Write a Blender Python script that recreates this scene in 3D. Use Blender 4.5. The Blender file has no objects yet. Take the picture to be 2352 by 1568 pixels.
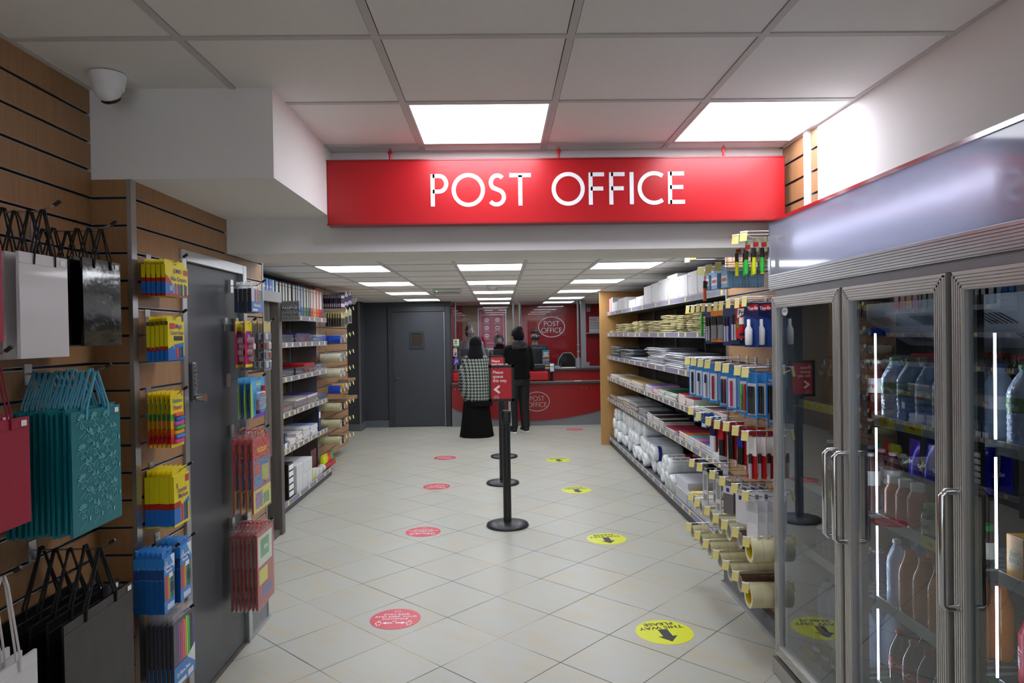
import bpy, math, random
from mathutils import Vector, Matrix
random.seed(7)
SC = bpy.context.scene
COL = SC.collection
PI = math.pi
# ---------------------------------------------------------------- camera model
F, PIT, YAW, ROL, CZ = 1590.0, 0.0098, 0.01868, -0.01466, 1.6

def at(px, py, **k):
    """point of the room seen at a pixel of the 2352x1568 frame, on the plane x=, y= or z="""
    x, y = (px - 1176) / F, (py - 784) / F
    c, s = math.cos(ROL), math.sin(ROL); x, y = c * x + s * y, -s * x + c * y
    X, Y, Z = x, -y, 1.0
    c, s = math.cos(PIT), math.sin(PIT); Y, Z = c * Y - s * Z, s * Y + c * Z
    c, s = math.cos(YAW), math.sin(YAW); X, Z = c * X + s * Z, -s * X + c * Z
    d = (X, Z, Y); o = (0, 0, CZ)
    (ax, v), = k.items(); i = 'xyz'.index(ax)
    t = (v - o[i]) / d[i]
    return Vector([o[j] + t * d[j] for j in range(3)])

def world_to_cam(v):
    X, Z, Y = v
    c, s = math.cos(YAW), math.sin(YAW); X, Z = c * X - s * Z, s * X + c * Z
    c, s = math.cos(PIT), math.sin(PIT); Y, Z = c * Y + s * Z, -s * Y + c * Z
    c, s = math.cos(ROL), math.sin(ROL); X, Y = c * X + s * Y, -s * X + c * Y
    return (X, Y, Z)

rows = [world_to_cam(b) for b in ((1, 0, 0), (0, 1, 0), (0, 0, 1))]
right = Vector([r[0] for r in rows]); up = Vector([r[1] for r in rows]); fwd = Vector([r[2] for r in rows])
cam = bpy.data.cameras.new('camera'); cam.sensor_width = 36; cam.lens = F / 2352 * 36
cam.clip_start = 0.05; cam.clip_end = 60
camo = bpy.data.objects.new('camera', cam); COL.objects.link(camo)
m = Matrix.Identity(4)
for i in range(3):
    m[i][0], m[i][1], m[i][2] = right[i], up[i], -fwd[i]
m[2][3] = CZ
camo.matrix_world = m
SC.camera = camo
SC.view_settings.view_transform = 'Standard'; SC.view_settings.look = 'None'
SC.cycles.max_bounces = 7; SC.cycles.diffuse_bounces = 5; SC.cycles.glossy_bounces = 3; SC.cycles.transmission_bounces = 3; SC.cycles.transparent_max_bounces = 14
SC.cycles.caustics_reflective = False; SC.cycles.caustics_refractive = False; SC.cycles.adaptive_threshold = .03; SC.cycles.use_denoising = True
SC.view_settings.gamma = 1; SC.view_settings.use_curve_mapping = False

# ---------------------------------------------------------------- materials
def lin(c):
    if isinstance(c, str): c = [int(c[i:i + 2], 16) / 255 for i in (0, 2, 4)]
    return tuple((v / 12.92 if v <= 0.04045 else ((v + 0.055) / 1.055) ** 2.4) for v in c) + (1.0,)

MATS = {}
def mat(col, rough=0.55, metal=0.0, spec=0.5, var=0.06, scale=30.0, bump=0.0, emit=None, estr=0.0, coat=0.0, stretch=None):
    key = (col, rough, metal, spec, var, scale, bump, emit, estr, coat, stretch)
    if key in MATS: return MATS[key]
    mt = bpy.data.materials.new('surface_%s' % col); mt.use_nodes = True
    nt = mt.node_tree; b = nt.nodes['Principled BSDF']
    b.inputs['Roughness'].default_value = rough; b.inputs['Metallic'].default_value = metal
    b.inputs['Specular IOR Level'].default_value = spec
    if coat: b.inputs['Coat Weight'].default_value = coat; b.inputs['Coat Roughness'].default_value = 0.05
    base = lin(col)
    b.inputs['Base Color'].default_value = base
    if var or bump:
        tc = nt.nodes.new('ShaderNodeTexCoord'); nz = nt.nodes.new('ShaderNodeTexNoise')
        nz.inputs['Scale'].default_value = scale; nz.inputs['Detail'].default_value = 3
        src = tc.outputs['Object']
        if stretch:
            mp = nt.nodes.new('ShaderNodeMapping'); mp.inputs['Scale'].default_value = stretch
            nt.links.new(src, mp.inputs['Vector']); src = mp.outputs['Vector']
        nt.links.new(src, nz.inputs['Vector'])
        if var:
            mx = nt.nodes.new('ShaderNodeMix'); mx.data_type = 'RGBA'
            mx.inputs[6].default_value = tuple(c * (1 - var) for c in base[:3]) + (1,)
            mx.inputs[7].default_value = tuple(min(1, c * (1 + var)) for c in base[:3]) + (1,)
            nt.links.new(nz.outputs['Fac'], mx.inputs[0]); nt.links.new(mx.outputs[2], b.inputs['Base Color'])
        if bump:
            bp = nt.nodes.new('ShaderNodeBump'); bp.inputs['Strength'].default_value = bump; bp.inputs['Distance'].default_value = 0.01
            nt.links.new(nz.outputs['Fac'], bp.inputs['Height']); nt.links.new(bp.outputs['Normal'], b.inputs['Normal'])
    if emit:
        b.inputs['Emission Color'].default_value = lin(emit); b.inputs['Emission Strength'].default_value = estr
    MATS[key] = mt
    return mt

def glassy(name, tint='ffffff', rough=0.0, boost=1.0, alpha=0.0, ior=1.5, bumpscale=0, gloss='ffffff'):
    """thin clear sheet: see-through with a mirror-like Fresnel reflection; alpha adds a milky diffuse share"""
    mt = bpy.data.materials.new(name); mt.use_nodes = True; nt = mt.node_tree; nt.nodes.clear()
    out = nt.nodes.new('ShaderNodeOutputMaterial'); tr = nt.nodes.new('ShaderNodeBsdfTransparent'); gl = nt.nodes.new('ShaderNodeBsdfGlossy')
    tr.inputs['Color'].default_value = lin(tint); gl.inputs['Roughness'].default_value = rough; gl.inputs['Color'].default_value = lin(gloss)
    fr = nt.nodes.new('ShaderNodeFresnel'); fr.inputs['IOR'].default_value = ior
    mul = nt.nodes.new('ShaderNodeMath'); mul.operation = 'MULTIPLY'; mul.inputs[1].default_value = boost; mul.use_clamp = True
    mx = nt.nodes.new('ShaderNodeMixShader')
    ge = nt.nodes.new('ShaderNodeNewGeometry'); inv = nt.nodes.new('ShaderNodeMath'); inv.operation = 'SUBTRACT'; inv.inputs[0].default_value = 1
    m0 = nt.nodes.new('ShaderNodeMath'); m0.operation = 'MULTIPLY'
    nt.links.new(ge.outputs['Backfacing'], inv.inputs[1]); nt.links.new(inv.outputs[0], m0.inputs[0]); nt.links.new(mul.outputs[0], m0.inputs[1])
    nt.links.new(fr.outputs[0], mul.inputs[0]); nt.links.new(m0.outputs[0], mx.inputs[0])
    nt.links.new(tr.outputs[0], mx.inputs[1]); nt.links.new(gl.outputs[0], mx.inputs[2])
    last = mx.outputs[0]
    if bumpscale:
        nz = nt.nodes.new('ShaderNodeTexNoise'); nz.inputs['Scale'].default_value = bumpscale
        tc = nt.nodes.new('ShaderNodeTexCoord'); nt.links.new(tc.outputs['Object'], nz.inputs['Vector'])
        bp = nt.nodes.new('ShaderNodeBump'); bp.inputs['Strength'].default_value = 0.6; bp.inputs['Distance'].default_value = 0.02
        nt.links.new(nz.outputs['Fac'], bp.inputs['Height']); nt.links.new(bp.outputs[0], gl.inputs['Normal'])
    if alpha:
        df = nt.nodes.new('ShaderNodeBsdfDiffuse'); df.inputs['Color'].default_value = lin(tint)
        m2 = nt.nodes.new('ShaderNodeMixShader'); m2.inputs[0].default_value = alpha
        nt.links.new(last, m2.inputs[1]); nt.links.new(df.outputs[0], m2.inputs[2]); last = m2.outputs[0]
    nt.links.new(last, out.inputs['Surface'])
    return mt

def wood(name, c1, c2, stretch=(18, 18, 1.1), rough=0.42):
    mt = bpy.data.materials.new(name); mt.use_nodes = True; nt = mt.node_tree; b = nt.nodes['Principled BSDF']
    tc = nt.nodes.new('ShaderNodeTexCoord'); mp = nt.nodes.new('ShaderNodeMapping'); mp.inputs['Scale'].default_value = stretch
    nz = nt.nodes.new('ShaderNodeTexNoise'); nz.inputs['Scale'].default_value = 4; nz.inputs['Detail'].default_value = 6; nz.inputs['Roughness'].default_value = 0.65
    rp = nt.nodes.new('ShaderNodeValToRGB'); rp.color_ramp.elements[0].color = lin(c1); rp.color_ramp.elements[1].color = lin(c2)
    rp.color_ramp.elements[0].position = 0.3; rp.color_ramp.elements[1].position = 0.75
    nt.links.new(tc.outputs['Object'], mp.inputs[0]); nt.links.new(mp.outputs[0], nz.inputs['Vector'])
    nt.links.new(nz.outputs['Fac'], rp.inputs[0]); nt.links.new(rp.outputs[0], b.inputs['Base Color'])
    b.inputs['Roughness'].default_value = rough
    return mt

WHITE = mat('efeeec', 0.8, var=0.02, scale=3)
CEILW = mat('eceae8', 0.85, var=0.03, scale=60)
DARKGAP = mat('151515', 0.9, var=0)
SLAT = wood('slatwall_wood', '99704a', 'ab845a')
SHELFWOOD = wood('shelf_wood', 'b5894f', 'c79b60')
DARKWOOD = wood('grey_wood', '55504b', '6b655f', rough=0.55)
ALU = mat('b9bbbd', 0.28, 0.9, var=0.05, scale=8, stretch=(1, 1, .05))
ALUD = mat('8d9094', 0.38, 0.85, var=0.05, scale=8)
CHROME = mat('d8d8da', 0.12, 1.0, var=0)
BLACK = mat('141414', 0.45, var=0.05)
RUBBER = mat('1b1c1d', 0.65, var=0.05)
DKGREY = mat('43464b', 0.42, var=0.06, scale=80, bump=0.02)
DKWALL = mat('373a40', 0.6, var=0.05, scale=5)
SKIRT = mat('5f6469', 0.55, var=0.05)
PORED = mat('c8202a', 0.35, var=0.02, scale=3)
WHT = mat('f2f2f2', 0.5, var=0.02)
PAPER = mat('e9e7e2', 0.7, var=0.04)
YELLAB = mat('e3d684', 0.55, var=0.03)
YELLOW = mat('f2d80c', 0.4, var=0.02)
RED = mat('c8161d', 0.4, var=0.03)
BLUE = mat('1c6bc4', 0.4, var=0.03)
PANEL_L = mat('ffffff', 0.5, var=0, emit='f3f6ff', estr=9.4)

# ---------------------------------------------------------------- mesh builder
class MB:
    def __init__(s): s.v = []; s.f = []; s.mi = []; s.sm = []
    def add(s, vs, fs, m=0, smooth=False, M=None):
        o = len(s.v)
        if M is not None: vs = [M @ Vector(v) for v in vs]
        s.v += [tuple(v) for v in vs]
        for i, f in enumerate(fs):
            s.f.append([a + o for a in f]); s.mi.append(m[i] if isinstance(m, (list, tuple)) else m); s.sm.append(smooth)
        return s
    def box(s, x0, y0, z0, x1, y1, z1, m=0, M=None):
        vs = [(x, y, z) for z in (z0, z1) for y in (y0, y1) for x in (x0, x1)]
        return s.add(vs, [(0, 2, 3, 1), (4, 5, 7, 6), (0, 1, 5, 4), (2, 6, 7, 3), (0, 4, 6, 2), (1, 3, 7, 5)], m, False, M)
    def cbox(s, x0, y0, z0, x1, y1, z1, b=0.004, m=0, M=None):
        lo, hi = (x0, y0, z0), (x1, y1, z1); vs = []; idx = {}
        for cx in (0, 1):
            for cy in (0, 1):
                for cz in (0, 1):
                    c = (cx, cy, cz)
                    for ax in range(3):
                        p = []
                        for k in range(3):
                            base = hi[k] if c[k] else lo[k]
                            if k != ax: base += -b if c[k] else b
                            p.append(base)
                        idx[(c, ax)] = len(vs); vs.append(tuple(p))
        fs = []
        def quad(l):
            cen = sum((Vector(vs[i]) for i in l), Vector()) / len(l); mid = Vector([(lo[k] + hi[k]) / 2 for k in range(3)])
            n = (Vector(vs[l[1]]) - Vector(vs[l[0]])).cross(Vector(vs[l[2]]) - Vector(vs[l[0]]))
            fs.append(l if n.dot(cen - mid) > 0 else l[::-1])
        for ax in range(3):
            u, w = [k for k in range(3) if k != ax]
            for side in (0, 1):
                l = []
                for a, b2 in ((0, 0), (1, 0), (1, 1), (0, 1)):
                    c = [0, 0, 0]; c[ax] = side; c[u] = a; c[w] = b2; l.append(idx[(tuple(c), ax)])
                quad(l)
            for a in (0, 1):
                for b2 in (0, 1):
                    c0 = [0, 0, 0]; c0[u] = a; c0[w] = b2; c1 = list(c0); c1[ax] = 1
                    quad([idx[(tuple(c0), u)], idx[(tuple(c1), u)], idx[(tuple(c1), w)], idx[(tuple(c0), w)]])
        for cx in (0, 1):
            for cy in (0, 1):
                for cz in (0, 1): quad([idx[((cx, cy, cz), k)] for k in range(3)])
        return s.add(vs, fs, m, False, M)
    def quad(s, a, b, c, d, m=0): return s.add([a, b, c, d], [(0, 1, 2, 3)], m)
    def cyl(s, p0, p1, r0, r1=None, n=16, m=0, caps=True, smooth=True, mc=None):
        p0, p1 = Vector(p0), Vector(p1); r1 = r0 if r1 is None else r1
        d = (p1 - p0).normalized(); a = Vector((0, 0, 1)) if abs(d.z) < 0.9 else Vector((1, 0, 0))
        u = d.cross(a).normalized(); w = d.cross(u)
        vs = [p0 + (u * math.cos(t) + w * math.sin(t)) * r0 for t in [2 * PI * i / n for i in range(n)]]
        vs += [p1 + (u * math.cos(t) + w * math.sin(t)) * r1 for t in [2 * PI * i / n for i in range(n)]]
        s.add(vs, [(i, n + i, n + (i + 1) % n, (i + 1) % n) for i in range(n)], m, smooth)
        if caps:
            mc = m if mc is None else mc
            s.add(vs[:n], [tuple(range(n))], mc); s.add(vs[n:], [tuple(range(n))[::-1]], mc)
        return s
    def ring(s, p0, p1, ro, ri, n=24, m=0, mi=None):
        """hollow tube (tape roll)"""
        p0, p1 = Vector(p0), Vector(p1); d = (p1 - p0).normalized(); a = Vector((0, 0, 1)) if abs(d.z) < 0.9 else Vector((1, 0, 0))
        u = d.cross(a).normalized(); w = d.cross(u); cs = [u * math.cos(2 * PI * i / n) + w * math.sin(2 * PI * i / n) for i in range(n)]
        vs = [p0 + c * ro for c in cs] + [p1 + c * ro for c in cs] + [p0 + c * ri for c in cs] + [p1 + c * ri for c in cs]
        q = [(i, (i + 1) % n) for i in range(n)]; mi = m if mi is None else mi
        s.add(vs, [(a, n + a, n + b, b) for a, b in q], m, True)
        s.add(vs, [(2 * n + a, 2 * n + b, 3 * n + b, 3 * n + a) for a, b in q], mi, True)
        s.add(vs, [(a, b, 2 * n + b, 2 * n + a) for a, b in q] + [(n + a, 3 * n + a, 3 * n + b, n + b) for a, b in q], m)
        return s
    def lathe(s, prof, o=(0, 0, 0), n=20, m=0, M=None, smooth=True, sq=1.0):
        vs = []; fs = []; ms = []
        for r, z in prof:
            for i in range(n):
                t = 2 * PI * i / n; vs.append((o[0] + r * math.cos(t), o[1] + r * math.sin(t) * sq, o[2] + z))
        for k in range(len(prof) - 1):
            for i in range(n):
                j = (i + 1) % n; fs.append((k * n + i, k * n + j, (k + 1) * n + j, (k + 1) * n + i)); ms.append(m[k] if isinstance(m, (list, tuple)) else m)
        s.add(vs, fs, ms, smooth, M)
        m0 = m[0] if isinstance(m, (list, tuple)) else m; m1 = m[-1] if isinstance(m, (list, tuple)) else m
        L = len(prof) - 1
        if prof[0][0] > 1e-5: s.add(vs[:n], [tuple(range(n))[::-1]], m0, False, M)
        if prof[-1][0] > 1e-5: s.add(vs[L * n:], [tuple(range(n))], m1, False, M)
        return s
    def tube(s, pts, r, n=6, m=0, closed=False):
        pts = [Vector(p) for p in pts]; N = len(pts); vs = []; prev = None
        for i, p in enumerate(pts):
            if closed: t = (pts[(i + 1) % N] - pts[i - 1]).normalized()
            else: t = (pts[min(i + 1, N - 1)] - pts[max(i - 1, 0)]).normalized()
            if prev is None:
                a = Vector((0, 0, 1)) if abs(t.z) < 0.9 else Vector((1, 0, 0)); u = t.cross(a).normalized()
            else: u = (prev - t * prev.dot(t)).normalized()
            prev = u; w = t.cross(u); rr = r[i] if isinstance(r, (list, tuple)) else r
            vs += [p + (u * math.cos(2 * PI * k / n) + w * math.sin(2 * PI * k / n)) * rr for k in range(n)]
        fs = []
        for i in range(N if closed else N - 1):
            j = (i + 1) % N
            fs += [(i * n + k, i * n + (k + 1) % n, j * n + (k + 1) % n, j * n + k) for k in range(n)]
        s.add(vs, fs, m, True)
        if not closed: s.add(vs[:n], [tuple(range(n))[::-1]], m); s.add(vs[-n:], [tuple(range(n))], m)
        return s
    def prism(s, pts, z0, z1, m=0, M=None, ms=None):
        n = len(pts); vs = [(x, y, z0) for x, y in pts] + [(x, y, z1) for x, y in pts]; ms = m if ms is None else ms
        a = sum(pts[i][0] * pts[(i + 1) % n][1] - pts[(i + 1) % n][0] * pts[i][1] for i in range(n))
        side = [(i, (i + 1) % n, n + (i + 1) % n, n + i) for i in range(n)]; cap = [tuple(range(n))[::-1], tuple(range(n, 2 * n))]
        if a < 0: side = [f[::-1] for f in side]; cap = [f[::-1] for f in cap]
        s.add(vs, side, ms, False, M); s.add(vs, cap, m, False, M)
        return s
    def ribbon(s, pts, w, z0=0, z1=0.002, m=0, M=None, closed=False, sx=1.0):
        """flat pen stroke along 2-D points"""
        P = []
        for p in pts:
            p = Vector(p[:2])
            if not P or (p - P[-1]).length > 1e-6: P.append(p)
        N = len(P); L = []; R = []
        for i in range(N):
            if closed: a, b = P[i - 1], P[(i + 1) % N]
            else: a, b = P[max(i - 1, 0)], P[min(i + 1, N - 1)]
            t = (b - a).normalized(); k = 1.0
            if 0 < i < N - 1 or closed:
                d1 = (P[i] - P[i - 1]).normalized(); k = 1 / max(0.5, abs(d1.dot(t)))
            nrm = Vector((-t.y, t.x)) * w * 0.5 * k; L.append(P[i] + nrm); R.append(P[i] - nrm)
        vs = [(p.x, p.y, z1) for p in L] + [(p.x, p.y, z1) for p in R] + [(p.x, p.y, z0) for p in L] + [(p.x, p.y, z0) for p in R]
        fs = []
        for i in range(N if closed else N - 1):
            j = (i + 1) % N
            fs += [(i, N + i, N + j, j), (i, j, 2 * N + j, 2 * N + i), (N + i, 3 * N + i, 3 * N + j, N + j)]
        if not closed: fs += [(0, 2 * N, 3 * N, N), (N - 1, 2 * N - 1, 4 * N - 1, 3 * N - 1)]
        return s.add(vs, fs, m, False, M)
    def mesh(s, name, mats):
        me = bpy.data.meshes.new(name); me.from_pydata(s.v, [], s.f)
        for mt in (mats if isinstance(mats, (list, tuple)) else [mats]): me.materials.append(mt)
        me.polygons.foreach_set('material_index', s.mi); me.polygons.foreach_set('use_smooth', s.sm); me.update()
        return me
    def build(s, name, mats, parent=None, loc=None, rz=0.0, **tags):
        return link(name, s.mesh(name, mats), parent, loc, rz, **tags)

def link(name, data, parent=None, loc=None, rz=0.0, **tags):
    o = bpy.data.objects.new(name, data); COL.objects.link(o)
    if parent is not None: o.parent = parent
    if loc is not None: o.location = loc
    if rz: o.rotation_euler.z = rz
    for k, v in tags.items():
        if v is not None: o[k] = v
    return o

def thing(name, label, cat, loc=(0, 0, 0), rz=0.0, group=None, kind=None):
    return link(name, None, None, loc, rz, label=label, category=cat, group=group, kind=kind)

def tag(o, label, cat, group=None):
    o['label'] = label; o['category'] = cat
    if group: o['group'] = group
    return o

def dup(o, loc=None, rz=None, label=None, group=None, parent=None, M=None):
    c = o.copy(); COL.objects.link(c)
    if parent is not None: c.parent = parent
    if loc is not None: c.location = loc
    if rz is not None: c.rotation_euler.z = rz
    if label: c['label'] = label
    if group: c['group'] = group
    for ch in list(o.children): dup(ch, parent=c)
    return c

def struct(name, mb, mats, parent=None, loc=None, rz=0.0, label=None):
    return mb.build(name, mats, parent, loc, rz, kind=None if parent else 'structure', label=label, category=None if parent else 'room')

def frame(o, r, u):
    """matrix whose x runs along r, y along u and z towards the reader, at o"""
    r, u = Vector(r).normalized(), Vector(u).normalized(); n = r.cross(u)
    M = Matrix.Identity(4)
    for i in range(3): M[i][0], M[i][1], M[i][2], M[i][3] = r[i], u[i], n[i], o[i]
    return M

TXT = {}
def text(mb, s, size, M, m=0, align='LEFT', lift=0.0006, sx=1.0, bold=0.0, space=1.0):
    """writes s into the mesh builder on the plane M"""
    key = (s, align, bold, space)
    if key not in TXT:
        cu = bpy.data.curves.new('writing', 'FONT'); cu.body = s; cu.size = 1; cu.align_x = align; cu.fill_mode = 'FRONT'; cu.resolution_u = 2
        cu.offset = bold; cu.space_character = space; cu.space_line = 0.85
        ob = bpy.data.objects.new('writing', cu); me = bpy.data.meshes.new_from_object(ob)
        TXT[key] = ([tuple(v.co) for v in me.vertices], [tuple(p.vertices) for p in me.polygons])
        bpy.data.objects.remove(ob); bpy.data.meshes.remove(me); bpy.data.curves.remove(cu)
    vs, fs = TXT[key]
    mb.add([(x * size * sx, y * size, lift) for x, y, z in vs], fs, m, False, M)

def ell(cx, cy, rx, ry, n=32, a0=0.0, a1=2 * PI, full=True):
    k = n if full else n + 1
    return [(cx + rx * math.cos(a0 + (a1 - a0) * i / n), cy + ry * math.sin(a0 + (a1 - a0) * i / n)) for i in range(k)]

# humanist capitals drawn as pen strokes, unit cap height
def glyph(ch):
    if ch == 'P': return [([(.08, 0), (.08, 1)], 0), ([(.08, .94), (.28, .94)] + ell(.28, .7, .22, .24, 12, PI / 2, -PI / 2, False) + [(.28, .46), (.08, .46)], 0)], .56
    if ch == 'O': return [(ell(.5, .5, .45, .46, 40), 1)], 1.0
    if ch == 'S':
        top = ell(.28, .72, .2, .22, 12, PI * .22, PI * 1.25, False); bot = ell(.25, .27, .23, .23, 14, PI * .42, -PI * .8, False)
        return [(top + bot, 0)], .54
    if ch == 'T': return [([(.0, .94), (.66, .94)], 0), ([(.33, .94), (.33, 0)], 0)], .66
    if ch == 'F': return [([(.08, 0), (.08, 1)], 0), ([(.08, .94), (.5, .94)], 0), ([(.08, .5), (.47, .5)], 0)], .52
    if ch == 'I': return [([(.08, 0), (.08, 1)], 0)], .16
    if ch == 'C': return [(ell(.5, .5, .45, .46, 26, PI * .3, PI * 1.7, False), 0)], .8
    if ch == 'E': return [([(.08, 0), (.08, 1)], 0), ([(.08, .94), (.52, .94)], 0), ([(.08, .52), (.49, .52)], 0), ([(.08, .06), (.54, .06)], 0)], .56
    return [], .42

def strokes(mb, s, h, M, m=0, pen=.115, gap=.115, z=0.0008):
    x = 0; W = []
    for ch in s:
        g, w = glyph(ch); W.append((g, x)); x += w + gap
    x -= gap
    for g, x0 in W:
        for pts, closed in g:
            mb.ribbon([((p[0] + x0 - x / 2) * h, (p[1] - .5) * h) for p in pts], pen * h, 0, z, m, M, bool(closed))
    return x * h

def po_logo(mb, w, M, m=0, pen=.115, ring=.028):
    """the oval badge with the two words, w wide"""
    mb.ribbon(ell(0, 0, w / 2, w * .385, 48), w * ring, 0, .0008, m, M, True)
    h = w * .19
    strokes(mb, 'POST', h, M @ Matrix.Translation((0, w * .125, 0)), m, pen)
    strokes(mb, 'OFFICE', h, M @ Matrix.Translation((0, -w * .125, 0)), m, pen)

def price_text(p): return p
# ================================================================ the setting
HC, H2 = 2.516, 2.199          # front and back ceiling heights
# floor: square tiles laid on the diagonal
A = 0.7648; OX, OY, TS = -0.910, 4.4921, 0.41095
def floor_material():
    mt = bpy.data.materials.new('floor_tiles'); mt.use_nodes = True; nt = mt.node_tree; b = nt.nodes['Principled BSDF']
    N = nt.nodes.new; K = nt.links.new
    tc = N('ShaderNodeTexCoord'); br = N('ShaderNodeTexBrick'); br.offset = 0; br.squash = 1
    for k, v in (('Scale', 1), ('Mortar Size', 0.0028), ('Mortar Smooth', 0.1), ('Bias', 0), ('Brick Width', TS), ('Row Height', TS)): br.inputs[k].default_value = v
    K(tc.outputs['Object'], br.inputs['Vector'])
    nz = N('ShaderNodeTexNoise'); nz.inputs['Scale'].default_value = 3.2; nz.inputs['Detail'].default_value = 7; nz.inputs['Roughness'].default_value = 0.62; nz.inputs['Distortion'].default_value = 0.7
    mp = N('ShaderNodeMapping'); mp.inputs['Rotation'].default_value = (0, 0, 0.76); mp.inputs['Scale'].default_value = (.9, 2.6, 1)
    K(tc.outputs['Object'], mp.inputs[0]); K(mp.outputs[0], nz.inputs['Vector'])
    rp = N('ShaderNodeValToRGB'); e = rp.color_ramp.elements
    e[0].position = .28; e[0].color = lin('b9b19a'); e[1].position = .60; e[1].color = lin('b5b7af')
    K(nz.outputs['Fac'], rp.inputs[0])
    # tile-to-tile tone
    br.inputs['Color1'].default_value = (.94, .94, .94, 1); br.inputs['Color2'].default_value = (1, 1, 1, 1)
    ml = N('ShaderNodeMix'); ml.data_type = 'RGBA'; ml.blend_type = 'MULTIPLY'; ml.inputs[0].default_value = 1
    K(rp.outputs[0], ml.inputs[6]); K(br.outputs['Color'], ml.inputs[7]); br.inputs['Mortar'].default_value = (1, 1, 1, 1)
    # grout: dark in some lanes, pale in others
    n2 = N('ShaderNodeTexNoise'); n2.inputs['Scale'].default_value = 1.3; n2.inputs['Detail'].default_value = 2; K(tc.outputs['Object'], n2.inputs['Vector'])
    r2 = N('ShaderNodeValToRGB'); e = r2.color_ramp.elements; e[0].position = .46; e[0].color = lin('2e2b27'); e[1].position = .6; e[1].color = lin('a39a88'); K(n2.outputs['Fac'], r2.inputs[0])
    mx = N('ShaderNodeMix'); mx.data_type = 'RGBA'; K(br.outputs['Fac'], mx.inputs[0]); K(ml.outputs[2], mx.inputs[6]); K(r2.outputs[0], mx.inputs[7])
    K(mx.outputs[2], b.inputs['Base Color']); b.inputs['Roughness'].default_value = 0.38; b.inputs['Specular IOR Level'].default_value = .35
    bp = N('ShaderNodeBump'); bp.inputs['Strength'].default_value = .3; bp.inputs['Distance'].default_value = .002; bp.invert = True; K(br.outputs['Fac'], bp.inputs['Height']); K(bp.outputs[0], b.inputs['Normal'])
    return mt
def fl(x, y):
    dx, dy = x - OX, y - OY
    return (dx * math.cos(A) - dy * math.sin(A), dx * math.sin(A) + dy * math.cos(A))
b = MB(); c = [fl(*p) for p in ((-4.5, -3.2), (4.5, -3.2), (4.5, 14.6), (-4.5, 14.6))]
b.add([(x, y, 0) for x, y in c] + [(x, y, -.05) for x, y in c], [(0, 1, 2, 3), (4, 7, 6, 5), (0, 4, 5, 1), (1, 5, 6, 2), (2, 6, 7, 3), (3, 7, 4, 0)])
fo = struct('floor', b, floor_material(), loc=(OX, OY, 0), rz=-A, label='cream square floor tiles laid on the diagonal')

# ---- suspended ceilings: tiles with narrow shadow gaps over flat bars
def ceiling(name, xs, ys, z, holes, label):
    t = MB(); bars = MB()
    for i in range(len(xs) - 1):
        for j in range(len(ys) - 1):
            cx, cy = (xs[i] + xs[i + 1]) / 2, (ys[j] + ys[j + 1]) / 2
            if any(abs(cx - hx) < .2 and abs(cy - hy) < .2 for hx, hy in holes): continue
            t.box(xs[i] + .0145, ys[j] + .0145, z + .004, xs[i + 1] - .0145, ys[j + 1] - .0145, z + .016)
    x0, x1, y0, y1 = xs[0], xs[-1], ys[0], ys[-1]
    t.box(x0, y0, z + .05, x1, y1, z + .08, 1)  # near-black sheet above the tiles, puts the shadow lines into the gaps
    for x in xs[1:-1]: bars.box(x - .012, y0, z, x + .012, y1, z + .006)
    for y in ys[1:-1]: bars.box(x0, y - .012, z + .0002, x1, y + .012, z + .006)
    for a in ((x0, y0, x0 + .02, y1), (x1 - .02, y0, x1, y1), (x0, y0, x1, y0 + .012), (x0, y1 - .02, x1, y1)): bars.box(a[0], a[1], z + .001, a[2], a[3], z + .007)
    o = struct(name, t, [CEILW, DARKGAP], label=label)
    bars.build('grid_bars', mat('cbc8c6', .7, var=.01), o)
LN = [(-.665, -.562), (.535, -.562)]
LF = [(-.065, 3.038), (1.135, 3.038)]
LB = [(-.069 + 1.2 * i, 4.35 + 1.8 * k) for i in (-1, 0, 1) for k in range(5)]
LO = [(-.069, 13.05), (1.131, 13.05)]
xs = [-1.487] + [-.965 + .6 * i for i in range(5)] + [1.442]
xs = sorted(set(round(x, 4) for x in xs if x < 1.43)) + [1.442]
ceiling('ceiling', xs, [-2.9] + [-2.66 + .6 * i for i in range(11)] + [3.47], HC, LF + LN, 'white tiled suspended ceiling over the near part of the shop')
xb = [-4.2] + [-.369 + .6 * i for i in range(-6, 6)] + [3.2]
yb = [3.92] + [4.05 + .6 * i for i in range(17)] + [14.2]
ceiling('ceiling', xb, yb, H2, LB + LO, 'lower white tiled ceiling running back to the counter')
def light(x, y, z, lab, grp, m=None):
    t = thing('ceiling_light', lab, 'ceiling light', (x, y, z), group=grp)
    b = MB()
    for a in ((-.287, -.287, .287, -.277), (-.287, .277, .287, .287), (-.287, -.277, -.277, .277), (.277, -.277, .287, .277)): b.box(a[0], a[1], -.001, a[2], a[3], .02)
    b.build('frame', mat('dddddd', .6, var=0), t)
    MB().box(-.2785, -.2785, .004, .2785, .2785, .018).build('diffuser', m or PANEL_L, t)
light(*LF[0], HC, 'square lit ceiling panel above the middle of the red hanging sign', None)
light(*LF[1], HC, 'square lit ceiling panel above the right end of the red hanging sign', None)
PN = mat('ffffff', .5, var=0, emit='eef2ff', estr=9)  # panels behind the camera, added to brighten the left wall and its goods
light(*LN[0], HC, 'added unseen light panel behind the camera, left one', None, PN)
light(*LN[1], HC, 'added unseen light panel behind the camera, right one', None, PN)
cn = {-1: 'left', 0: 'middle', 1: 'right'}
rn = ['row hidden just behind the beam', 'row nearest the beam', 'second row from the beam', 'third row from the beam', 'row nearest the counter']
for k in range(5):
    for i in (-1, 0, 1):
        light(-.069 + 1.2 * i, 4.35 + 1.8 * k, H2, 'lit ceiling panel, %s one of the %s' % (cn[i], rn[k]), 'lower ceiling light panels')
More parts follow.
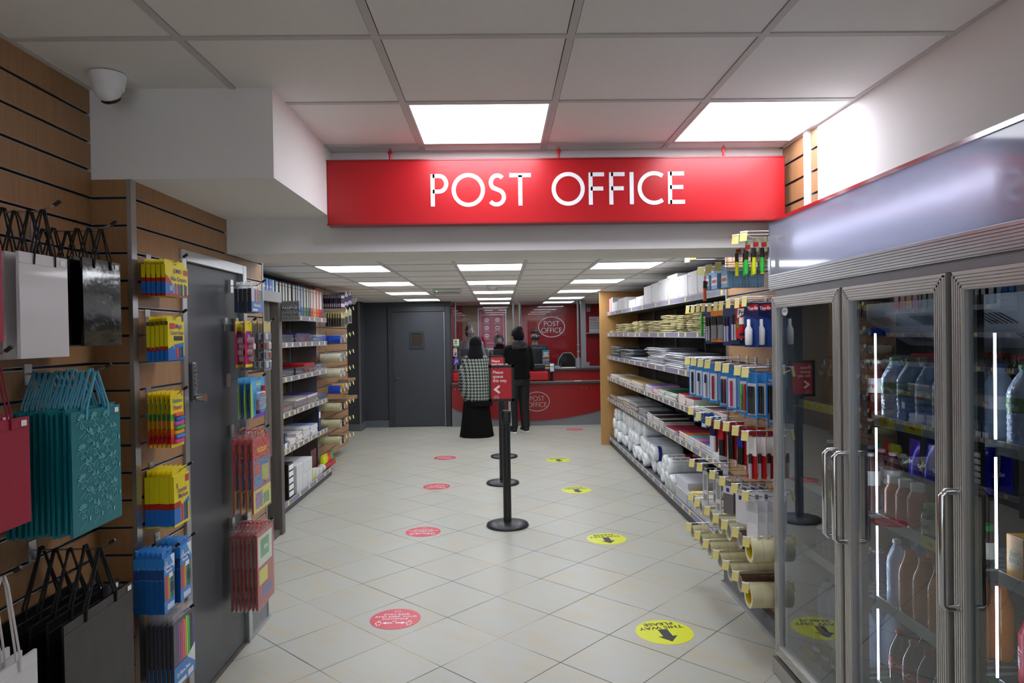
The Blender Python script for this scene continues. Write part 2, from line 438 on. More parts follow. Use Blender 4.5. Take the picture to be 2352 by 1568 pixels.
light(*LO[0], H2, 'lit ceiling panel behind the glass above the framed poster', None)
light(*LO[1], H2, 'lit ceiling panel behind the glass above the oval wall badge', None)

# ---- slatwalls
def slats(mb, axis, fixed, a0, a1, z0, z1, face, depth=.018, zref=2.122, pitch=.101):
    """boards facing +x (axis 'x', face +1), -x or -y between grooves with metal inserts; a0..a1 along the wall"""
    k0 = math.floor((z0 - zref) / pitch) - 1; z = zref + k0 * pitch; prev = z0
    cuts = []
    while z < z1 + pitch:
        if z0 + .012 < z < z1 - .012: cuts.append(z)
        z += pitch
    edges = [z0] + cuts + [z1]
    def bx(u0, u1, d0, d1, za, zb, m):
        p, q = sorted((fixed - face * d0, fixed - face * d1))
        if axis == 'x': mb.box(p, u0, za, q, u1, zb, m)
        else: mb.box(u0, p, za, u1, q, zb, m)
    for i in range(len(edges) - 1):
        lo = edges[i] + (.0055 if i else 0); hi = edges[i + 1] - (.0055 if i < len(edges) - 2 else 0)
        bx(a0, a1, 0, depth, lo, hi, 0)
    for z in cuts:
        bx(a0, a1, depth - .004, depth, z - .0055, z + .0055, 2)
        bx(a0, a1, .001, depth - .004, z - .0055, z - .0040, 1)
        bx(a0, a1, -.0006, .002, z + .0042, z + .0058, 1); bx(a0, a1, -.0006, .002, z - .0068, z - .0050, 1)
    bx(a0, a1, depth, depth + .02, z0, z1, 0)
SM = [SLAT, ALU, mat('3a3e40', .4, .5, var=0)]
XW, XD = -1.485, -1.345
b = MB(); slats(b, 'x', XW, -1.2, 2.57, 0.02, HC, 1); slats(b, 'y', 2.57, XW - .03, XD - .012, 0.02, 2.19, -1)
slats(b, 'x', XD, 2.60, 2.950, 0.02, 2.19, 1); slats(b, 'x', XD, 2.950, 3.700, 1.985, 2.19, 1); slats(b, 'x', XD, 3.700, 3.972, .22, 2.19, 1)
b.box(XD - .02, 3.70, 0, XD - .001, 3.972, .22, 3)
b.box(XD - .14, 3.700, 0, XD - .04, 3.97, 2.19, 4); b.box(XD - .14, 2.6, 0, XD - .04, 2.94, 2.19, 4)
wl = struct('wall_left', b, SM + [mat('7d8083', .4, .3, var=.05), WHITE], label='wood-effect slatted display wall with metal grooves on the left')
b = MB(); b.box(XD - .012, 2.566, 0, XD + .004, 2.603, 2.19); b.build('corner_trim', ALU, wl)
b = MB(); b.box(XD - .13, 3.972, 0, XD + .003, 3.984, 2.03); b.box(XD - .004, 3.70, 0, XD + .012, 3.985, .02); b.build('end_trim', ALU, wl)
b = MB(); b.box(-1.62, -2.9, 0, -1.51, -1.2, HC); struct('wall_left', b, WHITE, label='plain wall on the left behind the camera')
b = MB(); b.box(-1.62, -3.05, 0, -1.3, -2.9, HC + .1); b.box(1.2, -3.05, 0, 3.0, -2.9, HC + .1); b.box(-1.3, -3.05, 0, 1.2, -2.9, .35); b.box(-1.3, -3.05, 2.3, 1.2, -2.9, HC + .1)
wf = MB()
for a in ((-1.3, .35, -1.25, 2.3), (1.15, .35, 1.2, 2.3), (-1.25, .35, 1.15, .4), (-1.25, 2.25, 1.15, 2.3), (-.075, .4, -.025, 2.25)): wf.box(a[0], -3.0, a[1], a[2], -2.94, a[3])
wo = struct('added_window_1', wf, ALU, label='shop window behind the camera'); MB().box(-1.25, -2.975, .4, 1.15, -2.97, 2.25).build('pane', glassy('window_glass', 'f6faff', 0, 1, 0), wo)  # unseen window, added so daylight lifts the ceiling and soffit
pl = bpy.data.lights.new('daylight_portal', 'AREA'); pl.shape = 'RECTANGLE'; pl.size = 2.4; pl.size_y = 1.85; pl.cycles.is_portal = True
po = bpy.data.objects.new('daylight_portal', pl); COL.objects.link(po); po.location = (-.05, -2.99, 1.325); po.rotation_euler = (PI / 2, 0, 0)
b2 = MB(); b2.box(-2.75, 3.93, 0, -1.49, 3.98, H2 + .05); b2.box(-1.62, 2.6, 2.193, -1.3, 3.98, H2 + .05); b2.box(-1.75, -1.25, 0, -1.7, 3.93, HC + .1); b2.box(-1.7, -1.25, 0, -1.62, -1.2, HC + .1); struct('wall_left', b2, WHITE, label='partition behind the photo booth')  # unseen boards added behind the left side to block leaking sky light
struct('wall_front', b, WHITE, label='plain wall behind the camera')
# ---- boxed-in white soffit and beam
b = MB(); b.box(XW - .1, 2.57, 2.19, -.82, 3.47, HC + .05); struct('trim_1', b, WHITE, label='boxed-in white soffit at ceiling height on the left')
b = MB(); b.box(-3.2, 3.47, 2.022, 2.4, 3.92, HC + .1); struct('trim_2', b, WHITE, label='white ceiling beam behind the hanging sign')
# ---- right side: soffit wall over the fridges, slatted panel, return
b = MB(); b.box(1.442, -2.9, 2.135, 1.54, 3.09, HC + .05); b.box(1.442, -2.9, 2.135, 2.3, 3.2, 2.16)
struct('wall_right', b, WHITE, label='white wall above the drinks fridges')
b = MB(); slats(b, 'x', 1.442, 3.19, 3.47, 2.10, HC, -1); slats(b, 'x', 1.442, 3.09, 3.16, 2.1, HC, -1)
slats(b, 'x', 1.442, 3.25, 4.335, .10, 2.022, -1); slats(b, 'x', 1.442, 3.92, 4.335, 2.022, 2.19, -1)
wr = struct('wall_right', b, SM, label='wood-effect slatted panel of hooks beside the fridges')
b = MB(); b.box(1.425, 3.155, 2.1, 1.46, 3.195, HC); b.build('upright_trim', mat('e8e8ea', .3, .2, var=0), wr)
b = MB(); b.box(1.432, 4.325, .1, 1.46, 4.345, 2.19); b.build('end_trim', ALU, wr)
b = MB(); b.box(1.40, 3.25, 0, 1.452, 4.34, .10, 0); b.box(1.385, 3.25, 0, 1.402, 4.35, .028, 1); b.build('base_panel', [mat('55585c', .45, var=.05), ALU], wr)
b = MB(); b.box(2.10, 3.25, 0, 2.2, 14.2, H2); b.box(1.47, 3.25, 0, 2.1, 3.29, 2.19); struct('wall_right', b, mat('6d6a66', .7, var=.03), label='wall behind the long shelving on the right')
b = MB(); b.box(2.0, -2.9, 0, 2.1, 3.295, 2.14); struct('wall_right', b, mat('6d6a66', .7, var=.03), label='wall behind the drinks fridges')
# ---- far left and back walls
b = MB(); b.box(-2.75, 3.98, 0, -2.65, 11.8, H2); struct('wall_left', b, mat('8a7a66', .7, var=.03), label='wall behind the shelves on the left')
b = MB(); b.box(-4.2, 11.8, 0, -2.37, 11.9, H2); b.box(-2.47, 11.9, 0, -2.37, 12.25, H2)
b.box(-2.47, 12.25, 0, -1.955, 12.35, H2); b.box(-.86, 12.25, 0, -.84, 12.35, H2); b.box(-2.0, 12.33, 0, -.86, 12.36, H2); b.box(-1.955, 12.25, 2.12, -.86, 12.35, H2)  # includes a thin backing added behind the door to block stray sky light
wb = struct('wall_back', b, DKWALL, label='charcoal wall around the grey door at the back')
b = MB(); b.box(-2.385, 11.785, 0, -2.355, 11.815, H2); b.build('corner_trim', ALUD, wb)
b = MB(); b.box(-4.2, 11.785, 0, -2.386, 11.80, .12); b.box(-2.37, 11.815, 0, -2.355, 12.25, .12); b.box(-2.37, 12.235, 0, -1.956, 12.25, .12)
struct('baseboard_back', b, SKIRT, label='grey skirting along the charcoal back wall')

# ---- door in the slatted wall
d1 = thing('door_1', 'dark grey door with steel frame and keypad lock in the slatted wall', 'door', (XD, 2.95, 0), kind='structure')
b = MB(); b.cbox(-.05, 0, 0, .012, .045, 1.985, .003); b.cbox(-.05, .70, 0, .012, .75, 1.985, .003); b.cbox(-.05, .045, 1.935, .012, .70, 1.985, .003); b.build('door_frame', ALU, d1)
leaf = MB().box(-.05, .045, .012, -.012, .70, 1.935).build('door_leaf', mat('4f5257', .38, var=.05, scale=120), d1)
b = MB()
for z in (.32, 1.62): b.cyl((-.004, .698, z - .055), (-.004, .698, z + .055), .008, n=10); b.box(-.013, .67, z - .05, -.010, .698, z + .05)
b.build('hinges', ALU, d1)
k = MB().cbox(-.013, .075, 1.33, .02, .112, 1.50, .006).build('keypad_lock', ALUD, d1)
b = MB()
for r in range(6):
    for q in (0, 1): b.cyl((.02, .084 + q * .018, 1.475 - r * .018), (.025, .084 + q * .018, 1.475 - r * .018), .0045, n=8)
b.build('button', CHROME, k)
MB().cyl((.018, .093, 1.345), (.062, .093, 1.345), .017, .019, n=20).build('knob', CHROME, k)
b = MB(); b.box(-.052, -.02, 0, .0, .78, .008); b.build('threshold', mat('6b6258', .9, var=.3, scale=40), d1)
# ---- grey door at the back
d2 = thing('door_2', 'tall charcoal flush door with a small vision panel beside the counter', 'door', (-1.955, 12.25, 0), kind='structure')
b = MB()
for a in ((0, 0, .09, 2.12), (1.005, 0, 1.095, 2.12), (.09, 2.03, 1.005, 2.12)): b.cbox(a[0], -.03, a[1], a[2], .06, a[3], .004)
for a in ((.075, 0, .1, 2.03), (.995, 0, 1.02, 2.03)): b.box(a[0], -.012, a[1], a[2], .03, a[3])
b.build('door_frame', mat('33363b', .45, var=.03), d2)
MB().box(.1, -.005, .01, .995, .04, 2.025).build('door_leaf', mat('3c4046', .4, var=.05, scale=90), d2)
MB().box(.985, -.016, .01, .993, -.004, 2.02).build('edge_strip', ALU, d2)
b = MB()
x0, z0 = .375, 1.375
for a in ((0, 0, .26, .05), (0, .27, .26, .31), (0, .05, .05, .27), (.21, .05, .26, .27)): b.cbox(x0 + a[0], -.02, z0 + a[1], x0 + a[2], 0, z0 + a[3], .003)
v = b.build('vision_panel', mat('2e3136', .45, var=0), d2)
MB().box(x0 + .05, -.008, z0 + .05, x0 + .21, -.003, z0 + .27).build('pane', mat('40362d', .15, var=.2, scale=9), v)
b = MB(); b.cyl((.155, -.006, .86), (.155, -.022, .86), .016, n=14); b.cyl((.155, -.02, .86), (.155, -.04, .86), .009, n=10); b.build('lock', CHROME, d2)

# ---- hanging sign
YS = 3.36
tl, tr, bl, brr = at(750, 366, y=YS), at(1803, 362, y=YS), at(750, 512, y=YS), at(1803, 508, y=YS)
sx0, sx1, sz0, sz1 = tl.x, tr.x, (bl.z + brr.z) / 2, (tl.z + tr.z) / 2
sg = thing('hanging_sign', 'long red hanging sign reading POST OFFICE under the ceiling', 'sign', ((sx0 + sx1) / 2, YS, (sz0 + sz1) / 2))
w, h = sx1 - sx0, sz1 - sz0
MB().cbox(-w / 2, 0, -h / 2, w / 2, .07, h / 2, .004).build('sign_board', mat('b0101a', .3, var=0, spec=.5), sg)
b = MB(); b.box(-w / 2 - .002, -.003, -h / 2 - .003, w / 2 + .002, .072, -h / 2 + .004); b.box(-w / 2 - .002, -.003, h / 2 - .004, w / 2 + .002, .072, h / 2 + .003)
b.build('edge_trim', mat('8f0f18', .3, var=0), sg)
b = MB(); ww = strokes(b, 'POST OFFICE', .158, frame((0, 0, 0), (1, 0, 0), (0, 0, 1)), 0, .125)
tx = at(984, 435, y=YS).x, at(1578, 435, y=YS).x
sc = (tx[1] - tx[0]) / ww
b = MB(); strokes(b, 'POST OFFICE', .156, frame(((tx[0] + tx[1]) / 2 - (sx0 + sx1) / 2, -.001, at(1280, 434, y=YS).z - (sz0 + sz1) / 2), (1, 0, 0), (0, 0, 1)) @ Matrix.Scale(sc, 4, (1, 0, 0)), 0, .125)
b.build('lettering', mat('eef0f4', .4, var=0), sg, label='white lettering POST OFFICE')
for px in (896, 1283, 1662):
    hx = at(px, 350, y=YS + .03).x - (sx0 + sx1) / 2
    b = MB(); b.tube([(hx, .03, h / 2), (hx, .03, h / 2 + .03), (hx + .006, .03, h / 2 + .045), (hx, .03, h / 2 + .055), (hx - .006, .03, h / 2 + .045), (hx, .03, h / 2 + .03)], .006, 8)
    b.build('hook', mat('c01018', .3, var=0), sg)
    b = MB(); top = HC - (sz0 + sz1) / 2
    b.tube([(hx, .03, h / 2 + .05), (hx - .008, .03, top - .01), (hx, .03, top + .002), (hx + .008, .03, top - .01), (hx, .03, h / 2 + .05)], .0012, 5); b.build('wire', mat('777777', .4, .6, var=0), sg)

# ---- dome camera on the near ceiling
cx, cy, _ = at(248, 172, z=HC)
cc = thing('security_camera', 'white dome security camera on the near ceiling by the soffit', 'security camera', (cx, cy, HC))
MB().lathe([(.058, 0), (.056, -.012), (.050, -.045), (.047, -.052)][::-1], n=28).build('base', WHT, cc)
b = MB(); M = Matrix.Translation((.0, -.006, -.050)) @ Matrix.Rotation(math.radians(38), 4, 'X')
prof = [(.0445 * math.sin(t), -.0445 * math.cos(t)) for t in [PI * i / 14 for i in range(15)]]
b.lathe(prof, n=24, M=M); b.build('ball', WHT, cc)
MB().lathe([(.0, -.0455), (.026, -.0445), (.033, -.038), (.030, -.03)], n=24, M=M).build('lens_window', mat('1c2126', .12, var=0), cc)
cx, cy, _ = at(812, 684, z=H2)
c2 = thing('security_camera', 'small white dome camera in the far left ceiling corner', 'security camera', (cx, min(cy, 11.6), H2))
MB().lathe([(.05, -.05), (.055, -.02), (.058, 0)], n=20).build('base', WHT, c2); MB().lathe([(0, -.1), (.03, -.09), (.045, -.06), (.045, -.045)], n=20).build('ball', WHT, c2)
MB().lathe([(0, -.028), (.018, -.026), (.02, -.02)], o=(.02, -.03, -.06), n=14).build('lens_window', BLACK, c2)
# ---- emergency light and smoke detector on the lower ceiling
p = at(1027, 671, z=H2 - .04); e = thing('emergency_light', 'slim emergency light box with green indicator on the lower ceiling', 'emergency light', (p.x, p.y, H2))
MB().cbox(-.185, -.05, -.055, .185, .05, 0, .006).build('housing', mat('cfcfcb', .5, var=.02), e); MB().box(-.17, -.035, -.062, .17, .035, -.054).build('diffuser', mat('a8aaa6', .25, var=0), e)
MB().cyl((-.13, -.0505, -.03), (-.13, -.054, -.03), .006, n=10).build('indicator', mat('20d070', .3, var=0, emit='20ff80', estr=3), e)
b = MB(); b.box(-.17, -.052, -.05, .17, -.0505, -.043); b.build('vent_slot', BLACK, e)
p = at(1131, 664, z=H2 - .03); s = thing('smoke_detector', 'round white smoke detector in front of the middle ceiling panels', 'smoke detector', (p.x, p.y - .1, H2))
MB().lathe([(.0, -.05), (.05, -.048), (.062, -.03), (.066, -.018)], n=24).build('sensor_head', mat('b4b3ae', .5, var=0), s); MB().lathe([(.07, -.018), (.07, 0)], n=24).build('base', WHT, s)  # white head coloured grey: its backlit shade is put into the colour

# ---- floor stickers
STRED = mat('cf2d42', .35, var=.03, scale=6); STYEL = mat('d9df22', .35, var=.03, scale=6)
def sticker(px, py, d, lab, kind, rz=0.0):
    p = at(px, py, z=0)
    t = thing('floor_sticker', lab, 'floor sticker', (p.x, p.y, 0), rz)
    t['group'] = 'red distance stickers' if kind == 'r' else 'yellow arrow stickers'
    r = d / 2
    b = MB(); M = Matrix.Translation((0, 0, .0014)); b.prism(ell(0, 0, r, r, 40), .0003, .0012, 1)
    if kind == 'r':
        for s_, z, sz in (('STAY SAFE', .40, .2), ('AND KEEP YOUR', .18, .2), ('DISTANCE', -.04, .2), ('2M', -.25, .13)): text(b, s_, sz * r * .93, M @ Matrix.Translation((0, z * r - .04 * r, 0)), 0, 'CENTER', sx=1.18, bold=.012)
        b.ribbon(ell(0, .72 * r, .13 * r, .07 * r, 20), .012 * r, 0, .0004, 0, M, True)
        for sg_ in (-1, 1):
            b.prism([(sg_ * q[0] * r, q[1] * r) for q in ((.06, -.36), (.3, -.36), (.3, -.29), (.46, -.4), (.3, -.51), (.3, -.44), (.06, -.44))], 0, .0004, 0, M)
            px_ = sg_ * .6 * r; b.ribbon(ell(px_, -.24 * r, .05 * r, .05 * r, 12), .02 * r, 0, .0004, 0, M, True)
            b.ribbon([(px_ + q[0] * r, q[1] * r) for q in ((-.1, -.32), (.1, -.32), (.1, -.5), (.05, -.5), (.05, -.64), (-.05, -.64), (-.05, -.5), (-.1, -.5))], .018 * r, 0, .0004, 0, M, True)
        b.build('printed_disc', [WHT, STRED], t)
    else:
        for s_, z in (('PLEASE', .62), ('THIS WAY', .32)): text(b, s_, .3 * r, M @ Matrix.Translation((0, z * r + .12 * r, 0)) @ Matrix.Rotation(PI, 4, 'Z'), 0, 'CENTER', sx=1.15, bold=.02)
        b.prism([(q[0] * r, q[1] * r) for q in ((-.17, .2), (.17, .2), (.17, -.35), (.34, -.35), (0, -.78), (-.34, -.35), (-.17, -.35))], 0, .0004, 0, M)
        b.build('printed_disc', [mat('26282a', .5, var=0), STYEL], t)
for (px, py), lab in zip([(908, 1421), (972, 1221), (1003, 1117), (1022, 1051)], ['nearest to the camera', 'second from the camera', 'third from the camera', 'farthest of the row left of the posts']):
    sticker(px, py, .285, 'round red STAY SAFE floor sticker, ' + lab, 'r')
sticker(1320, 986, .28, 'round red floor sticker close to the counter front', 'r')
for (px, py), lab in zip([(1526, 1451), (1393, 1237), (1324, 1125), (1282, 1056)], ['nearest to the camera', 'second from the camera', 'third from the camera', 'farthest of the row right of the posts']):
    sticker(px, py, .305, 'round yellow THIS WAY arrow floor sticker, ' + lab, 'y', .12)

# ---- queue posts
def post(px, py, lab, sign=None):
    p = at(px, py, z=0)
    t = thing('queue_post', lab, 'queue barrier post', (p.x, p.y, 0), group='queue posts')
    MB().lathe([(0, 0), (.175, 0), (.178, .008), (.172, .022), (.09, .034), (.04, .04), (0, .041)], n=40).build('base', mat('26292c', .38, var=.04), t)
    b = MB(); b.lathe([(.0335, .035), (.0335, .86)], n=28)
    for k in range(4):
        a = PI / 4 + k * PI / 2; b.box(.031 * math.cos(a) - .004, .031 * math.sin(a) - .004, .04, .031 * math.cos(a) + .004, .031 * math.sin(a) + .004, .86)
    b.build('pole', mat('1a1b1d', .4, var=.03), t)
    b = MB(); b.lathe([(.036, .858), (.041, .864), (.041, .955), (.036, .968), (.0, .97)], n=28); b.box(-.02, -.046, .885, .02, -.036, .945)
    b.build('belt_cassette', mat('151617', .35, var=.02), t)
    if sign:
        sx, z0, z1, w_, lines = sign
        f = MB(); f.cyl((sx, .0, .965), (sx, .0, z0 + .01), .01, n=10)
        for a in ((-w_, z0, w_, z0 + .02), (-w_, z1 - .02, w_, z1), (-w_, z0, -w_ + .02, z1), (w_ - .02, z0, w_, z1)): f.box(sx + a[0], -.012, a[1], sx + a[2], .012, a[3])
        fr = f.build('sign_frame', BLACK, t)
        MB().box(sx - w_ + .012, -.006, z0 + .012, sx + w_ - .012, .006, z1 - .012).build('notice', mat('b01822', .45, var=.02), fr)
        b = MB(); O = (sx - w_ + .035, -.0075, 0)
        if len(lines) == 3 and lines[0] == 'Please':
            hh = z1 - z0; y = z1 - .235 * hh
            for s_ in lines: text(b, s_, .122 * hh, frame((O[0], O[1], y), (1, 0, 0), (0, 0, 1)), 0, 'LEFT', bold=.015, sx=.95); y -= .115 * hh
            if lines[1] == 'queue':
                b.ribbon([(.056, .030), (.018, 0), (.056, -.030)], .018, 0, .0006, 0, frame((O[0], O[1], z1 - .67 * hh), (1, 0, 0), (0, 0, 1)))
                po_logo(b, .042, frame((O[0] + .028, O[1], z1 - .89 * hh), (1, 0, 0), (0, 0, 1)), 0, ring=.04)
            else: pass
        b.build('lettering', mat('ead9d8', .5, var=0), fr)
pz = lambda py, y: at(1158, py, y=y).z
post(1166, 1207, 'black belt post nearest the camera with a Please queue this way sign', (-.035, pz(921, 5.79), pz(838, 5.79), .106, ['Please', 'queue', 'this way']))
post(1155, 1110, 'black belt post between the two signed posts, no sign on top')
post(1158, 1049, 'black belt post nearest the counter with a Please wait here sign', (-.075, pz(880, 9.06), pz(816, 9.06), .105, ['Please', 'wait here to', 'be served']))
# ---- world
w = bpy.data.worlds.new('World'); SC.world = w; w.use_nodes = True
w.node_tree.nodes['Background'].inputs[0].default_value = (.95, .97, 1, 1); w.node_tree.nodes['Background'].inputs[1].default_value = 1.5
SC.view_settings.exposure = 0.25
# ================================================================ goods hanging on the left wall
ORD = ['front', 'second', 'third', 'fourth', 'fifth', 'sixth', 'seventh', 'eighth', 'ninth', 'tenth', 'eleventh', 'twelfth', 'thirteenth', 'fourteenth', 'fifteenth', 'sixteenth']
def nth(i, n, one, where):
    if n == 1: return '%s %s' % (one, where)
    o = 'front' if i == 0 else ('back' if i == n - 1 else ORD[i])
    return '%s %s %s' % (o, one, where)
TIP = mat('161616', .5, var=0)
def hook(x, y, z, length, face, label, group='wall hooks', tip=True, rise=.02):
    """prong on a back plate; face = +1 sticks out towards +x, -1 towards -x"""
    t = thing('display_hook', label, 'hook', (x, y, z), 0 if face > 0 else PI, group)
    b = MB(); b.box(-.002, -.018, -.035, .004, .018, .03); b.build('back_plate', ALU, t)
    b = MB(); b.tube([(0, 0, 0), (length * .8, 0, 0), (length, 0, rise)], .0028, 8); b.build('prong', CHROME, t)
    if tip: MB().cyl((length - .004, 0, rise - .003), (length + .012, 0, rise + .008), .0055, n=10).build('tip', TIP, t)
    return t

def bag_stack(kind, label, where, body_m, cord_m, x0, xf, n, y0, y1, z0, z1, hz, sticker=True, cord=.0024, edge_m=None, deco=None, spread=.0, sag=0.0):
    yc = (y0 + y1) / 2; w = y1 - y0; h = z1 - z0; hk = hook(x0, yc, hz, xf - x0 + .035, 1, 'hook of ' + label + 's ' + where)
    src = None
    for i in range(n):
        x = xf - i * (xf - x0 - .03) / max(n - 1, 1)
        lab = nth(i, n, label, where)
        t = thing(kind, lab, 'gift bag', (x, yc + (random.uniform(-1, 1) * .006 if i else 0), z0 + (random.uniform(-.004, .008) if i else 0)), 0, label + 's ' + where)
        b = MB(); th = min(.010, (xf - x0) / n * .8)
        # flat bag with a folded gusset line and slightly open mouth
        b.add([(-th, -w / 2, 0), (0, -w / 2, 0), (-.001, -w / 2, h), (-th + .001, -w / 2, h), (-th, w / 2, 0), (0, w / 2, 0), (-.001, w / 2, h), (-th + .001, w / 2, h), (-th / 2, -w / 2 + .012, h * .5), (-th / 2, w / 2 - .012, h * .5)],
              [(1, 5, 6, 2), (0, 3, 7, 4), (0, 4, 5, 1), (0, 1, 8), (1, 2, 8), (2, 3, 8), (3, 0, 8), (4, 9, 5), (5, 9, 6), (6, 9, 7), (7, 9, 4), (2, 6, 7, 3)], 0)
        b.box(-th, -w / 2 + .001, h - .03, .0006, w / 2 - .001, h - .0285, 0)
        if deco and i == 0: deco(b, w, h)
        b.build('body', [body_m] + ([deco.mat] if deco else []), t)
        for sx_ in (0, -1):
            b = MB(); dx = .001 if sx_ == 0 else -th
            top = hz - z0 + .004; q = w * .22
            b.tube([(dx, -q, h - .03), (dx + .002, -q + .002, h + .01), (dx * .5, -.012 - random.uniform(0, .012), top - .03), (dx * .5, -.004, top), (dx * .5, .006, top), (dx * .5, .014 + random.uniform(0, .012), top - .03), (dx + .002, q - .002, h + .01), (dx, q, h - .03)], cord, 6)
            b.build('cord_handle', cord_m, t)
        if sticker: MB().cbox(0, w / 2 - .034, h - .024, .0012, w / 2 - .012, h - .008, .0005).build('price_sticker', WHT, t)
    return hk
GW = mat('d9d7d8', .32, var=.03, scale=4, coat=.3); GB = mat('0f0f10', .12, var=.0, bump=.35, scale=9, coat=.6); GB2 = mat('161617', .3, var=.02, bump=.3, scale=6)
TEAL = mat('12767f', .38, var=.06, scale=12); PINK = mat('b5123f', .5, var=.04); MAG = mat('a01336', .55, var=.05, bump=.2, scale=7)
CB = mat('101010', .7, var=0); CT = mat('5fb3cd', .6, var=.04); CW = mat('cfcac6', .6, var=.04); CM = mat('8e1030', .6, var=0)
def teal_print(b, w, h):
    rg = random.Random(3); M = frame((.0012, 0, 0), (0, 1, 0), (0, 0, 1))
    for r in range(8):
        for c in range(4):
            y = -w / 2 + (c + .3 + .45 * (r % 2)) * w / 4.0; z = h * (r + .5) / 8.2; a0 = rg.uniform(-.5, .5)
            if abs(y) > w / 2 - .028 or z > h - .03 or z < .055: continue
            for k in range(6):
                a = a0 + PI / 2 + (k - 2.5) * .38; L = .024
                b.prism([(y + q * L * math.cos(a + d), z + q * L * math.sin(a + d)) for q, d in ((.25, .0), (.7, .14), (.95, .09), (1.0, 0), (.95, -.09), (.7, -.14))], 0, .0003, 1, M)
            for sg_ in (-1, 1):
                pts = [(y + sg_ * (.006 + .022 * (1 - k / 14) * math.cos(k * .42 + .3)), z - .016 + .02 * (1 - k / 16) * math.sin(k * .42 + .3)) for k in range(15)]
                b.ribbon(pts, .0012, 0, .0003, 1, M)
            b.ribbon([(y + .02 * math.sin(k * .5), z - .012 - k * .005) for k in range(9)], .0014, 0, .0003, 1, M)
            b.prism(ell(y + w * .13, z - .03, .004, .008, 10), 0, .0003, 1, M)
teal_print.mat = mat('6fbcc0', .42, var=.03)
def py_(px, py, x): return at(px, py, x=x)
def rect(x, tl, br):
    a, b_ = at(*tl, x=x), at(*br, x=x); return a, b_
xf = -1.27
bag_stack('gift_bag', 'white gift bag', 'on the upper left wall', GW, CB, XW, xf, 6, at(46, 700, x=xf).y, at(157, 700, x=xf).y, 1.555, 1.842, at(92, 490, x=-1.3).z)
bag_stack('gift_bag', 'glossy black gift bag', 'beside the white bags, upper wall', GB, CB, XW, xf, 6, at(192, 700, x=xf).y, at(278, 700, x=xf).y, 1.585, 1.858, at(215, 524, x=-1.27).z)
bag_stack('gift_bag', 'teal floral gift bag', 'with pale blue cords', TEAL, CT, XW, xf, 12, at(166, 1090, x=xf).y, at(278, 1050, x=xf).y, 1.015, 1.388, at(200, 856, x=-1.3).z, deco=teal_print, cord=.0032)
bag_stack('gift_bag', 'large black gift bag', 'low on the wall by the steel corner', GB2, CB, XW, xf, 5, at(148, 1480, x=xf).y, at(307, 1440, x=xf).y, .40, .775, at(205, 1262, x=-1.3).z, cord=.0035)
xr = -1.30; yr = at(70, 1080, x=xr).y
bag_stack('gift_bag', 'crimson gift bag', 'left of the teal bags', MAG, CM, XW, xr, 4, yr - .26, yr, 1.105, 1.395, 1.56)
yw = at(86, 1500, x=-1.27).y
bag_stack('gift_bag', 'plain white gift bag', 'lowest, left of the large black bags', GW, CW, XW, -1.27, 6, yw - .25, yw, .42, .765, 1.0, sticker=False, cord=.003)
yp = at(6, 680, x=-1.27).y
bag_stack('gift_bag', 'pink gift bag', 'cut off at the left edge, left of the white bags', PINK, CB, XW, -1.27, 3, yp - .21, yp, 1.60, 1.85, 2.0, sticker=False)

# ---- packets on hooks; local face looks along +x
def pack(kind, label, cat, w, h, t, body, side=(), face=(), words=(), tab=.02, loc=(0, 0, 0), rz=0.0, group=None, tabw=.5, extra=None, bodyname='box', bm=.0):
    """side/face: (u0, v0, u1, v1, colour) in fractions; words: (string, u, v, size, colour)"""
    T = thing(kind, label, cat, loc, rz, group)
    mats = [mat(body, .38, var=.02)]; idx = {}
    def mi(c):
        if c not in idx: idx[c] = len(mats); mats.append(c if not isinstance(c, str) else mat(c, .38, var=0))
        return idx[c]
    b = MB()
    if bm: b.cbox(-t, -w / 2, -h, 0, w / 2, 0, bm)
    else: b.box(-t, -w / 2, -h, 0, w / 2, 0)
    for u0, v0, u1, v1, c in side: b.box(-t + t * u0, -w / 2 - .0004, -h + h * v0, -t + t * u1, -w / 2, -h + h * v1, mi(c))
    Fm = frame((0, -w / 2, -h), (0, 1, 0), (0, 0, 1))
    for k, fc in enumerate(face):
        if isinstance(fc[0], (list, tuple)): b.prism([(p[0] * w, p[1] * h) for p in fc[:-1]], 0, .0003 + .0001 * k, mi(fc[-1]), Fm)
        else:
            u0, v0, u1, v1, c = fc; b.prism([(u0 * w, v0 * h), (u1 * w, v0 * h), (u1 * w, v1 * h), (u0 * w, v1 * h)], 0, .0003 + .0001 * k, mi(c), Fm)
    for s_, u, v, sz, c in words: text(b, s_, sz, Fm @ Matrix.Translation((u * w, v * h, .0016)), mi(c), 'CENTER', bold=.02)
    b.build(bodyname, mats, T)
    if tab:
        b = MB(); tw = w * tabw; x = -t * .5
        b.box(x - .0005, -tw / 2, 0, x + .0005, -.012, tab); b.box(x - .0005, .012, 0, x + .0005, tw / 2, tab); b.box(x - .0005, -.012, tab * .55, x + .0005, .012, tab); b.box(x - .0005, -.012, 0, x + .0005, .012, tab * .25)
        b.build('hang_tab', mats[0], T)
    if extra: extra(T, w, h, t)
    return T
def hang(make, n, xfront, pitch, y, z, lab, where, group=None, jitter=.002):
    first = None; out = []
    for i in range(n):
        L = nth(i, n, lab, where); loc = (xfront - i * pitch, y + (random.uniform(-jitter, jitter) if i else 0), z + random.uniform(-jitter, jitter))
        if first is None: first = make(L, loc, group or lab + 's ' + where); o = first
        else: o = dup(first, loc, label=L)
        out.append(o)
    return out
YEL, RD, BL_ = 'e8d60c', 'b02818', '1f6fc4'
RAIN = ['c0283a', 'd8622a', '5a3a9a', '2a7a3a', '1a1a1a', 'd8c020', '6a4a2a', '2050b0']
